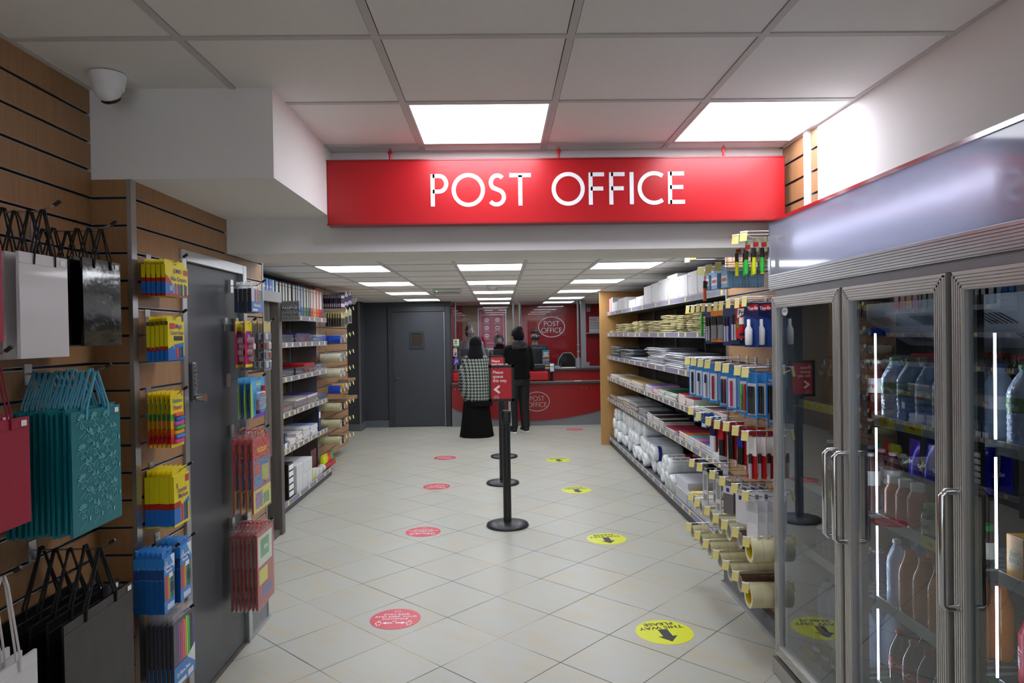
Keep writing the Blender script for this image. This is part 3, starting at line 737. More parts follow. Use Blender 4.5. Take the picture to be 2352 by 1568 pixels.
def bars(u0, u1, v0, v1, cols): return [(u0 + (u1 - u0) * i / len(cols), v0, u0 + (u1 - u0) * (i + .8) / len(cols), v1 - .03 * (i % 2), c) for i, c in enumerate(cols)]
def spec(kind, cat, xf, tl, br, t, body, **k):
    a, c = at(*tl, x=xf), at(*br, x=xf); w = c.y - a.y; h = a.z - c.z
    return (a.y + c.y) / 2, a.z, (lambda L, loc, g: pack(kind, L, cat, w, h, t, body, loc=loc, group=g, **k)), w, h
def hooked(xw, xf, n, pitch, y, z, make, lab, where, hz=.018, cap=None):
    hook(xw, y, z + hz, xf - xw + .03, 1, 'hook holding the %ss %s' % (lab, where))
    return hang(make, n, xf, pitch, y, z, lab, where)
SD = [(0, 0, 1, .08, 'a8202a'), (0, .08, 1, .45, BL_), (0, .45, 1, .58, RD)]
LD = 'left of door'
y, z, f, w, h = spec('crayon_box', 'crayon box', -1.235, (379, 606), (432, 684), .0145, YEL, side=SD, face=[(0, 0, 1, .1, 'a8202a'), (0, .1, .3, .42, BL_), ((0, .42), (.3, .42), (.12, .62), (0, .7), RD), ((.3, .1), (.95, .1), (.9, .38), (.35, .42), '4a9ad8')] + bars(.4, .95, .06, .44, RAIN) + [(.8, .74, .98, .92, 'c83848')], words=[('JUMBO', .52, .78, .022, '4a1a70'), ('Wax Crayons', .56, .52, .023, '4a1a70'), ('12', .2, .2, .022, 'ffffff')], tab=.022, tabw=.9)
hooked(XD, -1.235, 5, .0185, y, z, f, 'yellow box of jumbo wax crayons', 'on top hook ' + LD)
y, z, f, w, h = spec('crayon_box', 'crayon box', -1.235, (385, 738), (424, 826), .0135, YEL, side=[(0, 0, 1, .26, BL_), (0, .26, 1, .36, RD), (0, .9, 1, 1, '6a5a20')], face=[(0, 0, 1, .1, BL_), ((0, .1), (.45, .1), (.3, .38), (0, .3), BL_), ((.4, .08), (.95, .1), (.95, .45), (.35, .4), '2a7ad0'), (.1, .8, .4, .95, 'c83040'), (.35, .5, .9, .62, '2a2a2a')] + bars(.45, .9, .05, .35, RAIN[:5]), words=[('Magic', .65, .82, .024, '5a2a90'), ('Colour Snaps', .52, .66, .02, '5a2a90')], tab=.02, tabw=.9)
hooked(XD, -1.235, 5, .0165, y, z, f, 'yellow box of magic colour crayons', 'on second hook ' + LD)
def erasers(T, w, h, t):
    b = MB(); cols = ['d83a8a', '3a8ad8', 'e8a020', '4aa84a', 'c84ab0', '3060c0', 'e06030']
    for i in range(7): b.cbox(0, -w * .3 + (i % 2) * .008, -h * .93 + i * h * .08, .011, w * .34 + (i % 2) * .006, -h * .93 + i * h * .08 + h * .065, .002, i)
    b.build('eraser_block', [mat(c, .6, var=0) for c in cols], T)
y, z, f, w, h = spec('eraser_pack', 'eraser pack', -1.235, (391, 900), (423, 1018), .003, 'f0d818', side=[(0, 0, 1, .3, 'c02818'), (0, .3, 1, .55, 'd88a18'), (0, .55, 1, .8, '3a9a4a')], face=[(0, 0, 1, .06, 'e8d010'), (0, .06, 1, .2, 'd02a18'), (0, .2, 1, .34, 'e06818'), (0, .34, 1, .48, 'e8b818'), (0, .48, 1, .6, '4aa84a')], words=[('Rainbow', .5, .8, .022, '1a7a9a'), ('Erasers', .5, .68, .023, '7a2a9a'), ('4', .85, .9, .026, 'c03a8a')], tab=0, extra=erasers, bodyname='card')
hooked(XD, -1.235, 6, .0165, y, z, f, 'rainbow eraser card', 'on third hook ' + LD, hz=-.012)
y, z, f, w, h = spec('marker_box', 'marker box', -1.23, (399, 1096), (436, 1192), .0175, YEL, side=[(0, 0, 1, .03, 'd8c818'), (0, .03, 1, .36, BL_), (0, .36, 1, .48, RD)], face=[(0, 0, 1, .05, 'e8d80c'), (0, .05, .42, .36, BL_), (0, .36, .42, .48, RD), ((.42, .05), (.96, .05), (.96, .5), (.7, .44), '2a7ad0')] + bars(.45, .94, .05, .42, RAIN[:6]) + [(.74, .82, .96, .96, 'b83040')], words=[('Scented', .5, .66, .024, '6a2a90'), ('Markers', .58, .54, .023, '6a2a90'), ('8', .18, .76, .026, '8a3a20')], tab=.026, tabw=.95)
hooked(XD, -1.23, 6, .0185, y, z, f, 'yellow box of scented markers', 'on fourth hook ' + LD)
def pencil_face(): return [(.02, .22, .98, .66, '6a5a50')] + bars(.06, .94, .22, .66, ['b0605a', 'd83a6a', 'e86a2a', 'e0b020', '3aa0c0', '2a8a6a', '1a4a3a', '7a8a80']) + [(.6, .32, .9, .5, '0f2a20'), ((0, .78), (.55, .86), (1, .66), (1, 1), (0, 1), '3f93d8'), ((.6, 1), (1, .74), (1, 1), 'e8ecf0'), (.25, .04, .9, .14, 'cfd8e4'), (.45, .6, .8, .68, 'f0f0f0')]
PW = [('12', .2, .86, .018, 'ffffff'), ('Colouring', .42, .8, .018, 'ffffff'), ('Pencils', .42, .72, .018, 'ffffff')]
PS = [(0, .62, 1, .8, '2a4a8a'), (0, .0, 1, .6, '14599c')]
y, z, f, w, h = spec('pencil_pack', 'pencil pack', -1.225, (376, 1284), (402, 1392), .016, '2f86d2', side=PS, face=pencil_face(), words=PW, tab=.028, tabw=.95)
hooked(XD, -1.225, 6, .0185, y, z, f, 'blue colouring pencil pack', 'on the nearer twin hook')
y, z, f, w, h = spec('pencil_pack', 'pencil pack', -1.235, (413, 1258), (440, 1364), .016, '2f86d2', side=PS, face=pencil_face(), words=PW, tab=.028, tabw=.95)
hooked(XD, -1.235, 5, .0185, y, z, f, 'blue colouring pencil pack', 'on the hook against the door frame')
CLEARP = glassy('clear_film', 'f4f4f6', .12, 1.6, .10, bumpscale=60)
def film(T, w, h, t): MB().box(-t * .5, -w / 2 + .004, 0, -t * .5 + .0006, w / 2 - .004, .035).build('film_top', CLEARP, T)
y, z, f, w, h = spec('pen_pack', 'pen pack', -1.22, (398, 1438), (448, 1538), .010, '3a3c44', face=[(0, .36, 1, 1, '55565c')] + bars(.05, .95, .36, .98, ['5a5a62', '6a5078', '8a5aa0', 'c05a70', 'e0606a', 'e08a80', 'c0e03a', '40c860', '3a4a40', '4a3a90']) + [(0, 0, 1, .34, '3f86cc'), ((.62, .34), (1, .16), (1, .46), 'e4e6ea'), (.1, .03, .55, .09, 'e4e6ea'), (.64, .03, .9, .12, 'e4e6ea')], words=[('20 Fibre Pens', .42, .17, .02, 'ffffff')], tab=0, extra=film)
hooked(XD, -1.22, 7, .0155, y, z, f, 'pack of coloured fibre pens', 'on lowest hook ' + LD, hz=.02)

# right of the door
RDW = 'right of door'
y, z, f, w, h = spec('pen_pack', 'pen pack', -1.215, (577, 662), (605, 719), .017, '2c2e36', face=[(0, .45, 1, 1, 'b8bcc8'), (.25, .45, .4, .98, '7a4a90'), (.45, .4, .6, .98, 'b83038'), (.64, .42, .8, .98, '2a8a4a'), (.82, .44, .96, .98, '3a3a8a'), (0, 0, 1, .44, '3f7ac4'), (.1, .06, .5, .14, 'dfe4ee')], words=[('4 Fibre Pens', .45, .24, .02, 'ffffff')], tab=0, extra=film)
hooked(XD, -1.215, 4, .022, y, z, f, 'pack of four fibre pens', 'on top hook ' + RDW, hz=.02)
def pots(T, w, h, t):
    for i in range(4):
        MB().cyl((0, w * (.1 if i % 2 else -.06), -h * (.42 + .13 * i)), (.026, w * (.1 if i % 2 else -.06), -h * (.42 + .13 * i)), .0165, n=18, mc=1).build('paint_pot', [mat('c9b2b8', .25, var=0), mat(['b07a90', 'd8d0d4', '7a4050', '3a4a40'][i], .25, var=0)], T)
y, z, f, w, h = spec('paint_pot_card', 'craft card', -1.235, (562, 737), (580, 842), .003, 'c0205a', face=[(0, .72, 1, 1, 'e8d020'), (.1, .6, .9, .78, '7a2a80'), (0, 0, 1, .06, 'e8d020')], words=[('Paint', .5, .66, .014, 'ffe040')], tab=0, extra=pots, bodyname='card')
hooked(XD, -1.235, 2, .045, y, z, f, 'pink card of glitter paint pots', 'on second hook ' + RDW, hz=-.012)
def beads(T, w, h, t):
    b = MB()
    for r in range(4):
        for c in range(2): b.cbox(0, -w * .4 + c * w * .42, -h * .95 + r * h * .19, .009, -w * .4 + c * w * .42 + w * .34, -h * .95 + r * h * .19 + h * .14, .003, (r + c) % 3)
    b.build('bead_tray', [mat(c, .2, var=0) for c in ('c8ccd0', '8a9098', 'a86a60')], T)
y, z, f, w, h = spec('bead_pack', 'craft card', -1.19, (608, 737), (626, 848), .004, '3a3a40', face=[(0, .78, 1, 1, 'c8b878'), (0, 0, 1, .78, '8a8e94')], tab=0, extra=beads, bodyname='card')
hooked(XD, -1.19, 5, .028, y - .02, z, f, 'clear pack of craft beads', 'at the end of the slatted wall', hz=-.012)
def bubble(T, w, h, t):
    MB().cbox(0, -w * .3, -h * .8, .022, w * .3, -h * .35, .008).build('bubble_tray', CLEARP, T); MB().cyl((.008, -w * .1, -h * .9), (.008, -w * .1, -h * .55), .009, n=12).build('tube', mat('7a2050', .3, var=0), T)
    MB().cyl((.01, w * .25, -h * .5), (.01, w * .25, -h * .22), .008, n=12).build('bottle', mat('c82828', .3, var=0), T)
y, z, f, w, h = spec('bubble_pack', 'toy card', -1.20, (575, 868), (609, 952), .003, '4aa0d8', face=[((0, 0), (1, .0), (1, .12), (.15, .06), '6a4ab8'), ((0, 0), (.16, .05), (.1, .9), (0, .8), 'a8d030'), (.1, .7, .9, .92, '5ab4e8')], words=[('Bubble', .5, .8, .024, 'f0f040'), ('fun', .5, .68, .022, 'e84a8a')], tab=0, extra=bubble, bodyname='card')
hooked(XD, -1.20, 3, .03, y, z, f, 'blue bubble toy card', 'on third hook ' + RDW, hz=-.012)
POLY = glassy('polythene', 'fafafa', .15, 1.0, .025, bumpscale=40)
def polyb(T, w, h, t): MB().box(-t - .001, -w / 2 - .006, -h - .008, .002, w / 2 + .006, .02).build('polythene_bag', POLY, T); b = MB(); b.tube([(-.002, -w * .3, .0), (-.002, -w * .22, .03), (-.002, 0, .04), (-.002, w * .22, .03), (-.002, w * .3, 0)], .003, 6); b.build('carry_handle', mat('c01818', .35, var=0), T)
y, z, f, w, h = spec('activity_pack', 'activity pack', -1.20, (580, 1010), (622, 1152), .008, 'c03030', face=[(.05, .32, .95, .7, '3a7ab0'), (.1, .5, .4, .66, 'c04030'), (.5, .36, .9, .6, 'b8b040'), (0, 0, 1, .3, 'd8cf40'), (.1, .04, .5, .26, '8a6a9a'), (.55, .05, .9, .2, '5a9a6a')], words=[('PUZZLES!', .5, .8, .03, 'f0d020'), ('91p', .62, .34, .03, 'b01030')], tab=0, extra=polyb, bodyname='magazine')
hooked(XD, -1.20, 4, .03, y, z, f, 'red puzzle fun pack', 'on fourth hook ' + RDW, hz=.03)
y, z, f, w, h = spec('activity_pack', 'activity pack', -1.185, (590, 1230), (630, 1360), .010, 'a8141c', side=[(0, 0, .4, 1, '6a5a50')], face=[(.05, .55, .9, .95, 'c8d8c8'), (.2, .65, .7, .9, '4a9a5a'), (.1, .3, .6, .5, 'd8d030'), (.3, .1, .8, .25, '2a4a9a')], words=[('FUN', .5, .74, .03, 'e8e8e8')], tab=0, extra=polyb, bodyname='magazine')
hooked(XD, -1.185, 7, .02, y, z, f, 'red activity pack', 'on lowest hook ' + RDW, hz=.03)

# ---- photo booth beyond the slatted wall, seen from its open side
bt = thing('photo_booth', 'grey wood photo booth with pleated curtain between slatted wall and shelves', 'photo booth', (-1.78, 5.72, 0))
MB().cbox(-.85, -.075, 0, 0, 0, 1.97, .004).build('side_panel', DARKWOOD, bt); MB().cbox(-.85, -1.62, 0, 0, -1.55, 1.97, .004).build('side_panel', DARKWOOD, bt)
MB().cbox(-.02, -1.6, 1.885, .004, -.0, 1.972, .004).build('header', mat('93928f', .5, var=.04), bt); MB().box(-.85, -1.6, 0, -.02, 0, .05).build('floor_plate', DARKWOOD, bt)
MB().box(-.86, -1.6, .02, -.83, 0, 1.95).build('back_panel', mat('4a4440', .6, var=.05), bt)
b = MB(); pts = []
for i in range(61): pts.append((-.06 + .022 * math.sin(i * 1.25) + .008 * math.sin(i * .53), -.85 + i * .0122))
vs = [(x, y, z) for z in (.66, 1.89) for x, y in pts]; n = len(pts)
b.add(vs, [(i, i + 1, n + i + 1, n + i) for i in range(n - 1)], 0, True); b.build('curtain', mat('6d6862', .85, var=.1, scale=20), bt)
# sign board
a, c = at(646, 691, y=5.72), at(688, 737, y=5.72)
sb = thing('passport_sign', 'grey sign reading Digital Passport Photos for Online Application on the booth', 'sign', (a.x, 5.72, c.z))
w, h = c.x - a.x, a.z - c.z
MB().box(0, 0, 0, w, .008, h).build('sign_board', mat('8b8a86', .5, var=.03), sb)
b = MB(); b.box(0, -.001, h * .56, w, 0, h * .75, 1)
for s_, v, sz, m in (('DIGITAL', .79, .037, 0), ('PASSPORT', .595, .031, 2), ('PHOTOS FOR', .445, .0245, 0), ('ONLINE', .245, .0365, 0), ('APPLICATION', .09, .0235, 0)): text(b, s_, sz, frame((w * .05, -.0015, h * v), (1, 0, 0), (0, 0, 1)), m, 'LEFT', bold=.01)
b.build('lettering', [mat('2c2b2a', .5, var=0), mat('20264f', .5, var=0), WHT], sb)
# ================================================================ drinks fridges on the right
FX, FY0, FY1 = 1.27, 1.32, 3.215
fr = thing('drinks_fridge', 'tall three-door glass-fronted drinks fridge with lit header on the right', 'fridge', (FX, FY1, 0))
def L_(x, y, z): return (x - FX, y - FY1, z)
BODY = mat('8f9196', .4, .4, var=.04, scale=6); INW = mat('8d9194', .5, var=.03)
b = MB()
def bb(mb, x0, y0, z0, x1, y1, z1, m=0): a = L_(x0, y0, z0); c = L_(x1, y1, z1); mb.box(a[0], a[1], a[2], c[0], c[1], c[2], m)
bb(b, 1.31, FY1 - .035, .09, 1.92, FY1, 1.79); bb(b, 1.31, FY0, .09, 1.92, FY0 + .035, 1.79); bb(b, 1.90, FY0, .09, 1.94, FY1, 1.79, 1); bb(b, 1.31, FY0, 1.72, 1.92, FY1, 1.79, 1); bb(b, 1.31, FY0, .09, 1.92, FY1, .125, 1)
bb(b, 1.335, FY0, 2.09, 1.92, FY1, 2.115); bb(b, 1.28, FY0 + .035, 1.759, 1.335, FY1 - .035, 1.80)
for y in (2.54, 1.925): bb(b, 1.305, y - .03, .1, 1.345, y + .03, 1.75, 2)
b.build('cabinet', [BODY, INW, mat('2c2e31', .4, var=0)], fr)
b = MB(); bb(b, 1.315, FY0, 0, 1.9, FY1, .085, 1); bb(b, 1.262, FY0, .005, 1.29, FY1 + .0, .075, 0); bb(b, 1.29, FY0, .0, 1.33, FY1, .06, 2)
b.build('plinth', [mat('a9a7a2', .3, .7, var=.03), BODY, mat('1c1c1e', .5, var=0)], fr)
# header light box: diffusing front sheet with a tube behind it
b = MB(); bb(b, FX + .004, FY0, 1.855, FX + .16, FY1, 1.862); bb(b, FX + .004, FY0, 2.10, FX + .16, FY1, 2.107); bb(b, FX + .15, FY0, 1.855, FX + .16, FY1, 2.107); bb(b, FX + .004, FY1 - .008, 1.855, FX + .16, FY1, 2.107); bb(b, FX + .004, FY0, 1.855, FX + .16, FY0 + .008, 2.107)
hd = b.build('header_box', mat('dfe3ee', .6, var=0), fr)
def sheet_material():
    mt = bpy.data.materials.new('header_sheet'); mt.use_nodes = True; nt = mt.node_tree; nt.nodes.clear(); N = nt.nodes.new; K = nt.links.new
    out = N('ShaderNodeOutputMaterial'); tl = N('ShaderNodeBsdfTranslucent'); tl.inputs[0].default_value = lin('b4b8cc'); df = N('ShaderNodeBsdfDiffuse'); df.inputs[0].default_value = lin('a4a9ba')
    m1 = N('ShaderNodeMixShader'); m1.inputs[0].default_value = .45; K(df.outputs[0], m1.inputs[1]); K(tl.outputs[0], m1.inputs[2])
    gl = N('ShaderNodeBsdfGlossy'); gl.inputs['Roughness'].default_value = .06; f = N('ShaderNodeFresnel'); m2 = N('ShaderNodeMixShader'); K(f.outputs[0], m2.inputs[0]); K(m1.outputs[0], m2.inputs[1]); K(gl.outputs[0], m2.inputs[2]); K(m2.outputs[0], out.inputs[0])
    return mt
b = MB(); b.quad(L_(FX, FY1 - .008, 1.862), L_(FX, FY0 + .008, 1.862), L_(FX, FY0 + .008, 2.10), L_(FX, FY1 - .008, 2.10)); b.build('header_sheet', sheet_material(), fr)
b = MB(); Mh = frame(L_(FX - .0005, 0, 0), (0, -1, 0), (0, 0, 1))
def hy(px, py): p = at(px, py, x=FX); return (-(p.y - FY1), p.z)
b.prism([hy(1779, 638), hy(1779, 620), hy(1798, 611), hy(1850, 605), hy(1822, 612), hy(1795, 624)], 0, .0004, 0, Mh)
b.prism([hy(2172, 342), hy(2235, 345), hy(2350, 362), hy(2440, 380), hy(2440, 240), hy(2350, 268)], 0, .0004, 0, Mh)
b.build('swoosh_graphic', mat('dfe6f2', .3, var=0), fr)
b = MB(); b.cyl(L_(FX + .038, 1.74, 1.985), L_(FX + .038, 2.96, 1.985), .011, n=14); b.build('light_tube', mat('ffffff', .5, var=0, emit='f6f4ff', estr=8), fr)
b = MB(); bb(b, FX - .006, FY0, 2.098, FX + .012, FY1 + .004, 2.112); bb(b, FX - .004, FY1 - .006, 1.86, FX + .012, FY1 + .004, 2.1); b.build('edge_trim', CHROME, fr)
b = MB()
for k in range(7): bb(b, FX - .008, FY0, 1.795 + k * .0092, FX, FY1, 1.8015 + k * .0092)
bb(b, FX - .002, FY0, 1.79, FX + .05, FY1, 1.86); b.build('ribbed_trim', ALU, fr)
# doors
GLASS = glassy('door_glass', 'ccd3d5', .0, 1.4, .0)
DOORF = mat('cbc9c5', .34, .62, var=.04, scale=9)
def fridge_door(ya, yb, handle, far=True):
    z0, z1, W = .10, 1.757, .052
    d = MB()
    for k, (a0, a1) in enumerate(((ya, ya + W), (yb - W, yb))): bb(d, FX, a0, z0, FX + .035, a1, z1)
    bb(d, FX, ya + W, z1 - W, FX + .035, yb - W, z1); bb(d, FX, ya + W, z0, FX + .035, yb - W, z0 + W)
    for k in range(5):
        o = .006 + k * .009
        for a0, a1 in ((ya + o, ya + o + .005), (yb - o - .005, yb - o)): bb(d, FX - .004, a0, z0 + o, FX, a1, z1 - o)
        bb(d, FX - .004, ya + o, z1 - o - .005, FX, yb - o, z1 - o); bb(d, FX - .004, ya + o, z0 + o, FX, yb - o, z0 + o + .005)
    o_ = d.build('door', DOORF, fr)
    g = MB(); bb(g, FX + .012, ya + W - .003, z0 + W - .003, FX + .018, yb - W + .003, z1 - W + .003); g.build('glass', GLASS, o_)
    h = MB(); hx = FX - .05; y = handle
    h.tube([L_(FX, y, 1.148), L_(hx + .012, y, 1.148), L_(hx, y, 1.136), L_(hx, y, .834), L_(hx + .012, y, .822), L_(FX, y, .822)], .0095, 10)
    
    h.build('handle', CHROME, o_)
    return o_
D1 = fridge_door(2.558, 3.195, 2.584); D2 = fridge_door(1.945, 2.535, 2.510); D3 = fridge_door(1.335, 1.918, 1.893)
a, c = at(1788, 706, x=FX - .001), at(1807, 723, x=FX - .001)
b = MB(); MM = frame(L_(FX + .010, (a.y + c.y) / 2, (a.z + c.z) / 2), (0, -1, 0), (0, 0, 1)); b.prism(ell(0, 0, .030, .0205, 28), 0, .001, 0, MM); text(b, 'ISARD', .013, MM @ Matrix.Translation((0, -.004, .0012)), 1, 'CENTER', bold=.02); b.build('oval_badge', [mat('dfe3e8', .4, var=0), mat('5a62b0', .4, var=0)], D1)
# LED strips, shelves, evaporator cover
LEDM = mat('ffffff', .5, var=0, emit='e4ecff', estr=34)
for y in (2.505, 1.895):
    b = MB()
    for za, zb_ in ((.15, .262), (.315, .575), (.625, .88), (.93, 1.24), (1.29, 1.585)): bb(b, 1.372, y - .0016, za, 1.378, y + .0016, zb_)
    b.build('led_strip', LEDM, fr)
b = MB(); e = [(1.46, 1.70), (1.50, 1.665), (1.74, 1.53), (1.895, 1.53), (1.895, 1.70)]
b.prism([(x - FX, z) for x, z in e], 1.40 - FY1, 2.90 - FY1, 0, Matrix(((1, 0, 0, 0), (0, 0, 1, 0), (0, 1, 0, 0), (0, 0, 0, 1))))
sl = Vector((.24, 0, -.135)).normalized(); nn = Vector((-.135, 0, -.24)).normalized()
for yy in (2.82, 2.55, 2.2, 1.9, 1.6):
    for k in range(2):
        for i in range(6):
            p0 = Vector(L_(1.53 + k * .115, yy - i * .022 - k * .03, 1.648 - k * .065)) + nn * .0015
            a_ = p0; b_ = p0 + sl * .07; wv = Vector((0, .0035, 0)); b.add([a_ - wv, a_ + wv, b_ + wv, b_ - wv], [(0, 1, 2, 3), (0, 3, 2, 1)], 1)
b.build('evaporator_cover', [mat('f0f0fa', .45, var=.01), mat('4a4a58', .6, var=0)], fr)
SHZ = [1.262, .902, .598, .285]
YL2 = mat('e8cf1a', .5, var=.02)
for z in SHZ:
    for ya, yb, bay in ((2.575, 3.165, 1), (1.965, 2.52, 2), (1.36, 1.89, 3)):
        b = MB()
        for k in range(14): bb(b, 1.385, ya + k * (yb - ya) / 14 + .005, z - .006, 1.88, ya + k * (yb - ya) / 14 + .011, z)
        for x in (1.39, 1.55, 1.72, 1.87): bb(b, x, ya, z - .012, x + .006, yb, z - .006)
        s = b.build('shelf', mat('9da0a2', .4, .5, var=.03), fr)
        b = MB(); bb(b, 1.376, ya, z - .014, 1.38, yb, z + .024); r = b.build('price_rail', mat('b9bcb9', .35, var=.03), s)
        ks = {(1, 0): [.06, .17, .29, .42], (1, 1): [.22, .4], (1, 3): [.12, .4], (2, 0): [.03, .19], (2, 1): [.28], (2, 3): [.05, .3], (3, 0): [.1, .3], (3, 2): [.02, .2]}.get((bay, SHZ.index(z)), [])
        for q in ks: b = MB(); bb(b, 1.374, yb - q - .10, z - .010, 1.3758, yb - q - .005, z + .020, 0); text(b, '99p', .016, frame(L_(1.3738, yb - q - .05, z), (0, -1, 0), (0, 0, 1)), 1, 'CENTER'); b.build('price_label', [YL2, BLACK], r)
for q in (.05, .38, .7): b = MB(); bb(b, 1.374, FY1 - q - .12, .128, 1.378, FY1 - q - .02, .155); b.build('price_label', YL2, fr)

# ---- drinks
PET = glassy('clear_plastic', 'dde8fa', .06, 1.6, .36, bumpscale=40)
PETL = mat('b9c6dc', .15, var=.3, scale=25, coat=.4)
COLA = mat('1c100c', .12, var=.1, coat=.5); CAPR = mat('b01c20', .35, var=0); CAPG = mat('1c7a34', .35, var=0); CAPB = mat('24408c', .35, var=0); CAPW = mat('dcdcdc', .35, var=0)
ORG = mat('d2760a', .2, var=.08, coat=.3); ORG2 = mat('f08a10', .3, var=.03); GRN = glassy('green_bottle', '3f9a3a', .05, 1.6, .35)
def wrap(mb, s, size, r, z, ang, m, bold=.02):
    t = MB(); text(t, s, size, Matrix.Identity(4), 0, 'CENTER', bold=bold)
    mb.add([(r * math.cos(ang + x / r), r * math.sin(ang + x / r), z + y) for x, y, _ in t.v], t.f, m)
def wrap_up(mb, s, size, r, z, ang, m):
    t = MB(); text(t, s, size, Matrix.Identity(4), 0, 'CENTER', bold=.02)
    mb.add([(r * math.cos(ang - y / r), r * math.sin(ang - y / r), z + x) for x, y, _ in t.v], t.f, m)
def bottle(kind, label, r, h, body, cap, lab, words, n=14, lz=(.34, .62), neck=.36, capw=.42, ribs=0, wc='ffffff', cat='bottle', up=False, caph=.055):
    t = thing(kind, label, cat, (0, 0, 0))
    pr = [(r * .86, 0), (r, h * .03)]
    if ribs:
        for k in range(ribs): z = h * (.06 + .55 * k / ribs); pr += [(r, z), (r * .965, z + h * .018), (r, z + h * .036)]
    pr += [(r, h * .66), (r * .92, h * .72), (r * .62, h * .84), (r * neck, h * .92), (r * neck, h * .945)]
    MB().lathe(pr, n=n).build('body', body, t)
    MB().lathe([(r * capw, h * (1 - caph)), (r * capw, h * .995), (r * capw * .9, h)], n=n).build('cap', cap, t)
    if lab:
        b = MB(); b.lathe([(r * 1.012, h * lz[0]), (r * 1.012, h * lz[1])], n=n)
        if words: (wrap_up if up else wrap)(b, words, min((lz[1] - lz[0]) * h * .5, r * .85), r * 1.02, h * (lz[0] + (lz[1] - lz[0]) * (.5 if up else .33)), PI, 1)
        b.build('label_sleeve', [lab, mat(wc, .4, var=0)], t)
    return t
def place_row(src, label, xs, ys, z, group, first_in=True):
    """copies of a drink: xs are rows going back, ys across"""
    k = 0; out = []
    for i, x in enumerate(xs):
        for j, y in enumerate(ys):
            L = label(i, j, len(xs), len(ys)) if callable(label) else label
            loc = (x, y, z)
            if not src.get('used'): o = src['o']; o.location = loc; o['label'] = L; o['group'] = group; src['used'] = 1
            else: o = dup(src['o'], loc, label=L, group=group)
            o.rotation_euler.z = random.uniform(-.25, .25); out.append(o)
    return out
RW = ['front', 'second', 'third', 'fourth', 'fifth']
CO = ['farthest', 'second', 'third', 'fourth', 'fifth', 'sixth', 'seventh', 'eighth', 'nearest']
def lab_rc(what, where):
    def f(i, j, ni, nj): return '%s, %s, %s row, %s along' % (what, where, RW[i], ORD[j] if j else 'first')
    return f
def yr(y1, n, p): return [y1 - k * p for k in range(n)]
S0, S1, S2, S3 = [z + .001 for z in SHZ]
def drink(*a, **k): return {'o': bottle(*a, **k)}
VOL = mat('3a7a30', .4, var=.2, scale=30)
w1 = drink('water_bottle', '', .046, .235, PET, CAPG, VOL, 'Volvic', lz=(.45, .62), ribs=8)
place_row(w1, lab_rc('clear water bottle with green label', 'middle door top shelf'), [1.43, 1.53], yr(2.475, 2, .1), S0, 'water bottles in the fridge')
w2 = drink('water_bottle', '', .043, .225, PET, CAPB, mat('c9cbd4', .4, var=0), 'evian', lz=(.40, .58), ribs=6, wc='c03030')
place_row(w2, lab_rc('clear water bottle with white label', 'middle door top shelf'), [1.43, 1.53], yr(2.275, 3, .092), S0, 'water bottles in the fridge')
w3 = drink('cola_bottle', '', .036, .25, COLA, CAPR, CAPR, '', lz=(.5, .68))
place_row(w3, lab_rc('red-capped drink bottle', 'behind water, middle door'), [1.64, 1.74], yr(2.44, 5, .095), S0, 'bottles behind the water bottles')
place_row(w1, lab_rc('clear water bottle with green label', 'near door top shelf'), [1.43, 1.53], yr(1.85, 5, .1), S0, 'water bottles in the fridge')
c1 = drink('cola_bottle', '', .034, .235, COLA, mat('161616', .3, var=0), mat('2a2420', .4, var=0), 'LAND', lz=(.56, .72), wc='b0b0b0')
place_row(c1, lab_rc('dark soft drink bottle', 'far door top shelf'), [1.43, 1.51], yr(2.99, 3, .078), S0, 'soft drink bottles behind the far door')
c2 = drink('juice_bottle', '', .036, .22, mat('5a1420', .25, var=.1), CAPW, mat('d8d4d0', .4, var=0), 'pure', lz=(.45, .7), wc='b02020')
place_row(c2, lab_rc('red juice bottle with white label', 'far door top shelf'), [1.43, 1.51], yr(2.755, 3, .08), S0, 'soft drink bottles behind the far door')
# pouch
def pouch(kind, label, col, words):
    t = thing(kind, label, 'drink pouch'); b = MB(); w, h = .07, .135
    for k in range(2):
        sg = -1 if k == 0 else 1
        g = [[(sg * .022 * math.sin(PI * (i / 6)) * (1 - (j / 6) ** 2 * .9) - (0), -w / 2 * (1 - .12 * math.sin(PI * j / 6)) + w * (1 - .12 * math.sin(PI * j / 6)) * i / 6, h * j / 6) for i in range(7)] for j in range(7)]
        vs = [p for r in g for p in r]; b.add(vs, [(r * 7 + i, r * 7 + i + 1, r * 7 + 8 + i, r * 7 + 7 + i) if sg > 0 else (r * 7 + i, r * 7 + 7 + i, r * 7 + 8 + i, r * 7 + i + 1) for r in range(6) for i in range(6)], 0, True)
    text(b, words, .019, frame((-.026, 0, .05), (0, -1, .25), (0, .25, 1)), 1, 'CENTER', bold=.03)
    b.build('pouch', [mat(col, .22, .2, var=.1, scale=40), WHT], t); return {'o': t}
p1_ = pouch('drink_pouch', '', '2a22a8', 'Capri-Sun')
place_row(p1_, lab_rc('blue foil drink pouch', 'middle door second shelf'), [1.50, 1.57, 1.64], yr(2.475, 4, .088), S1 + .162, 'drink pouches on trays')
p2_ = pouch('drink_pouch', '', 'a81828', 'Capri-Sun')
place_row(p2_, lab_rc('red foil drink pouch', 'near door second shelf'), [1.72, 1.79], yr(1.86, 5, .088), S1 + .192, 'drink pouches on trays')
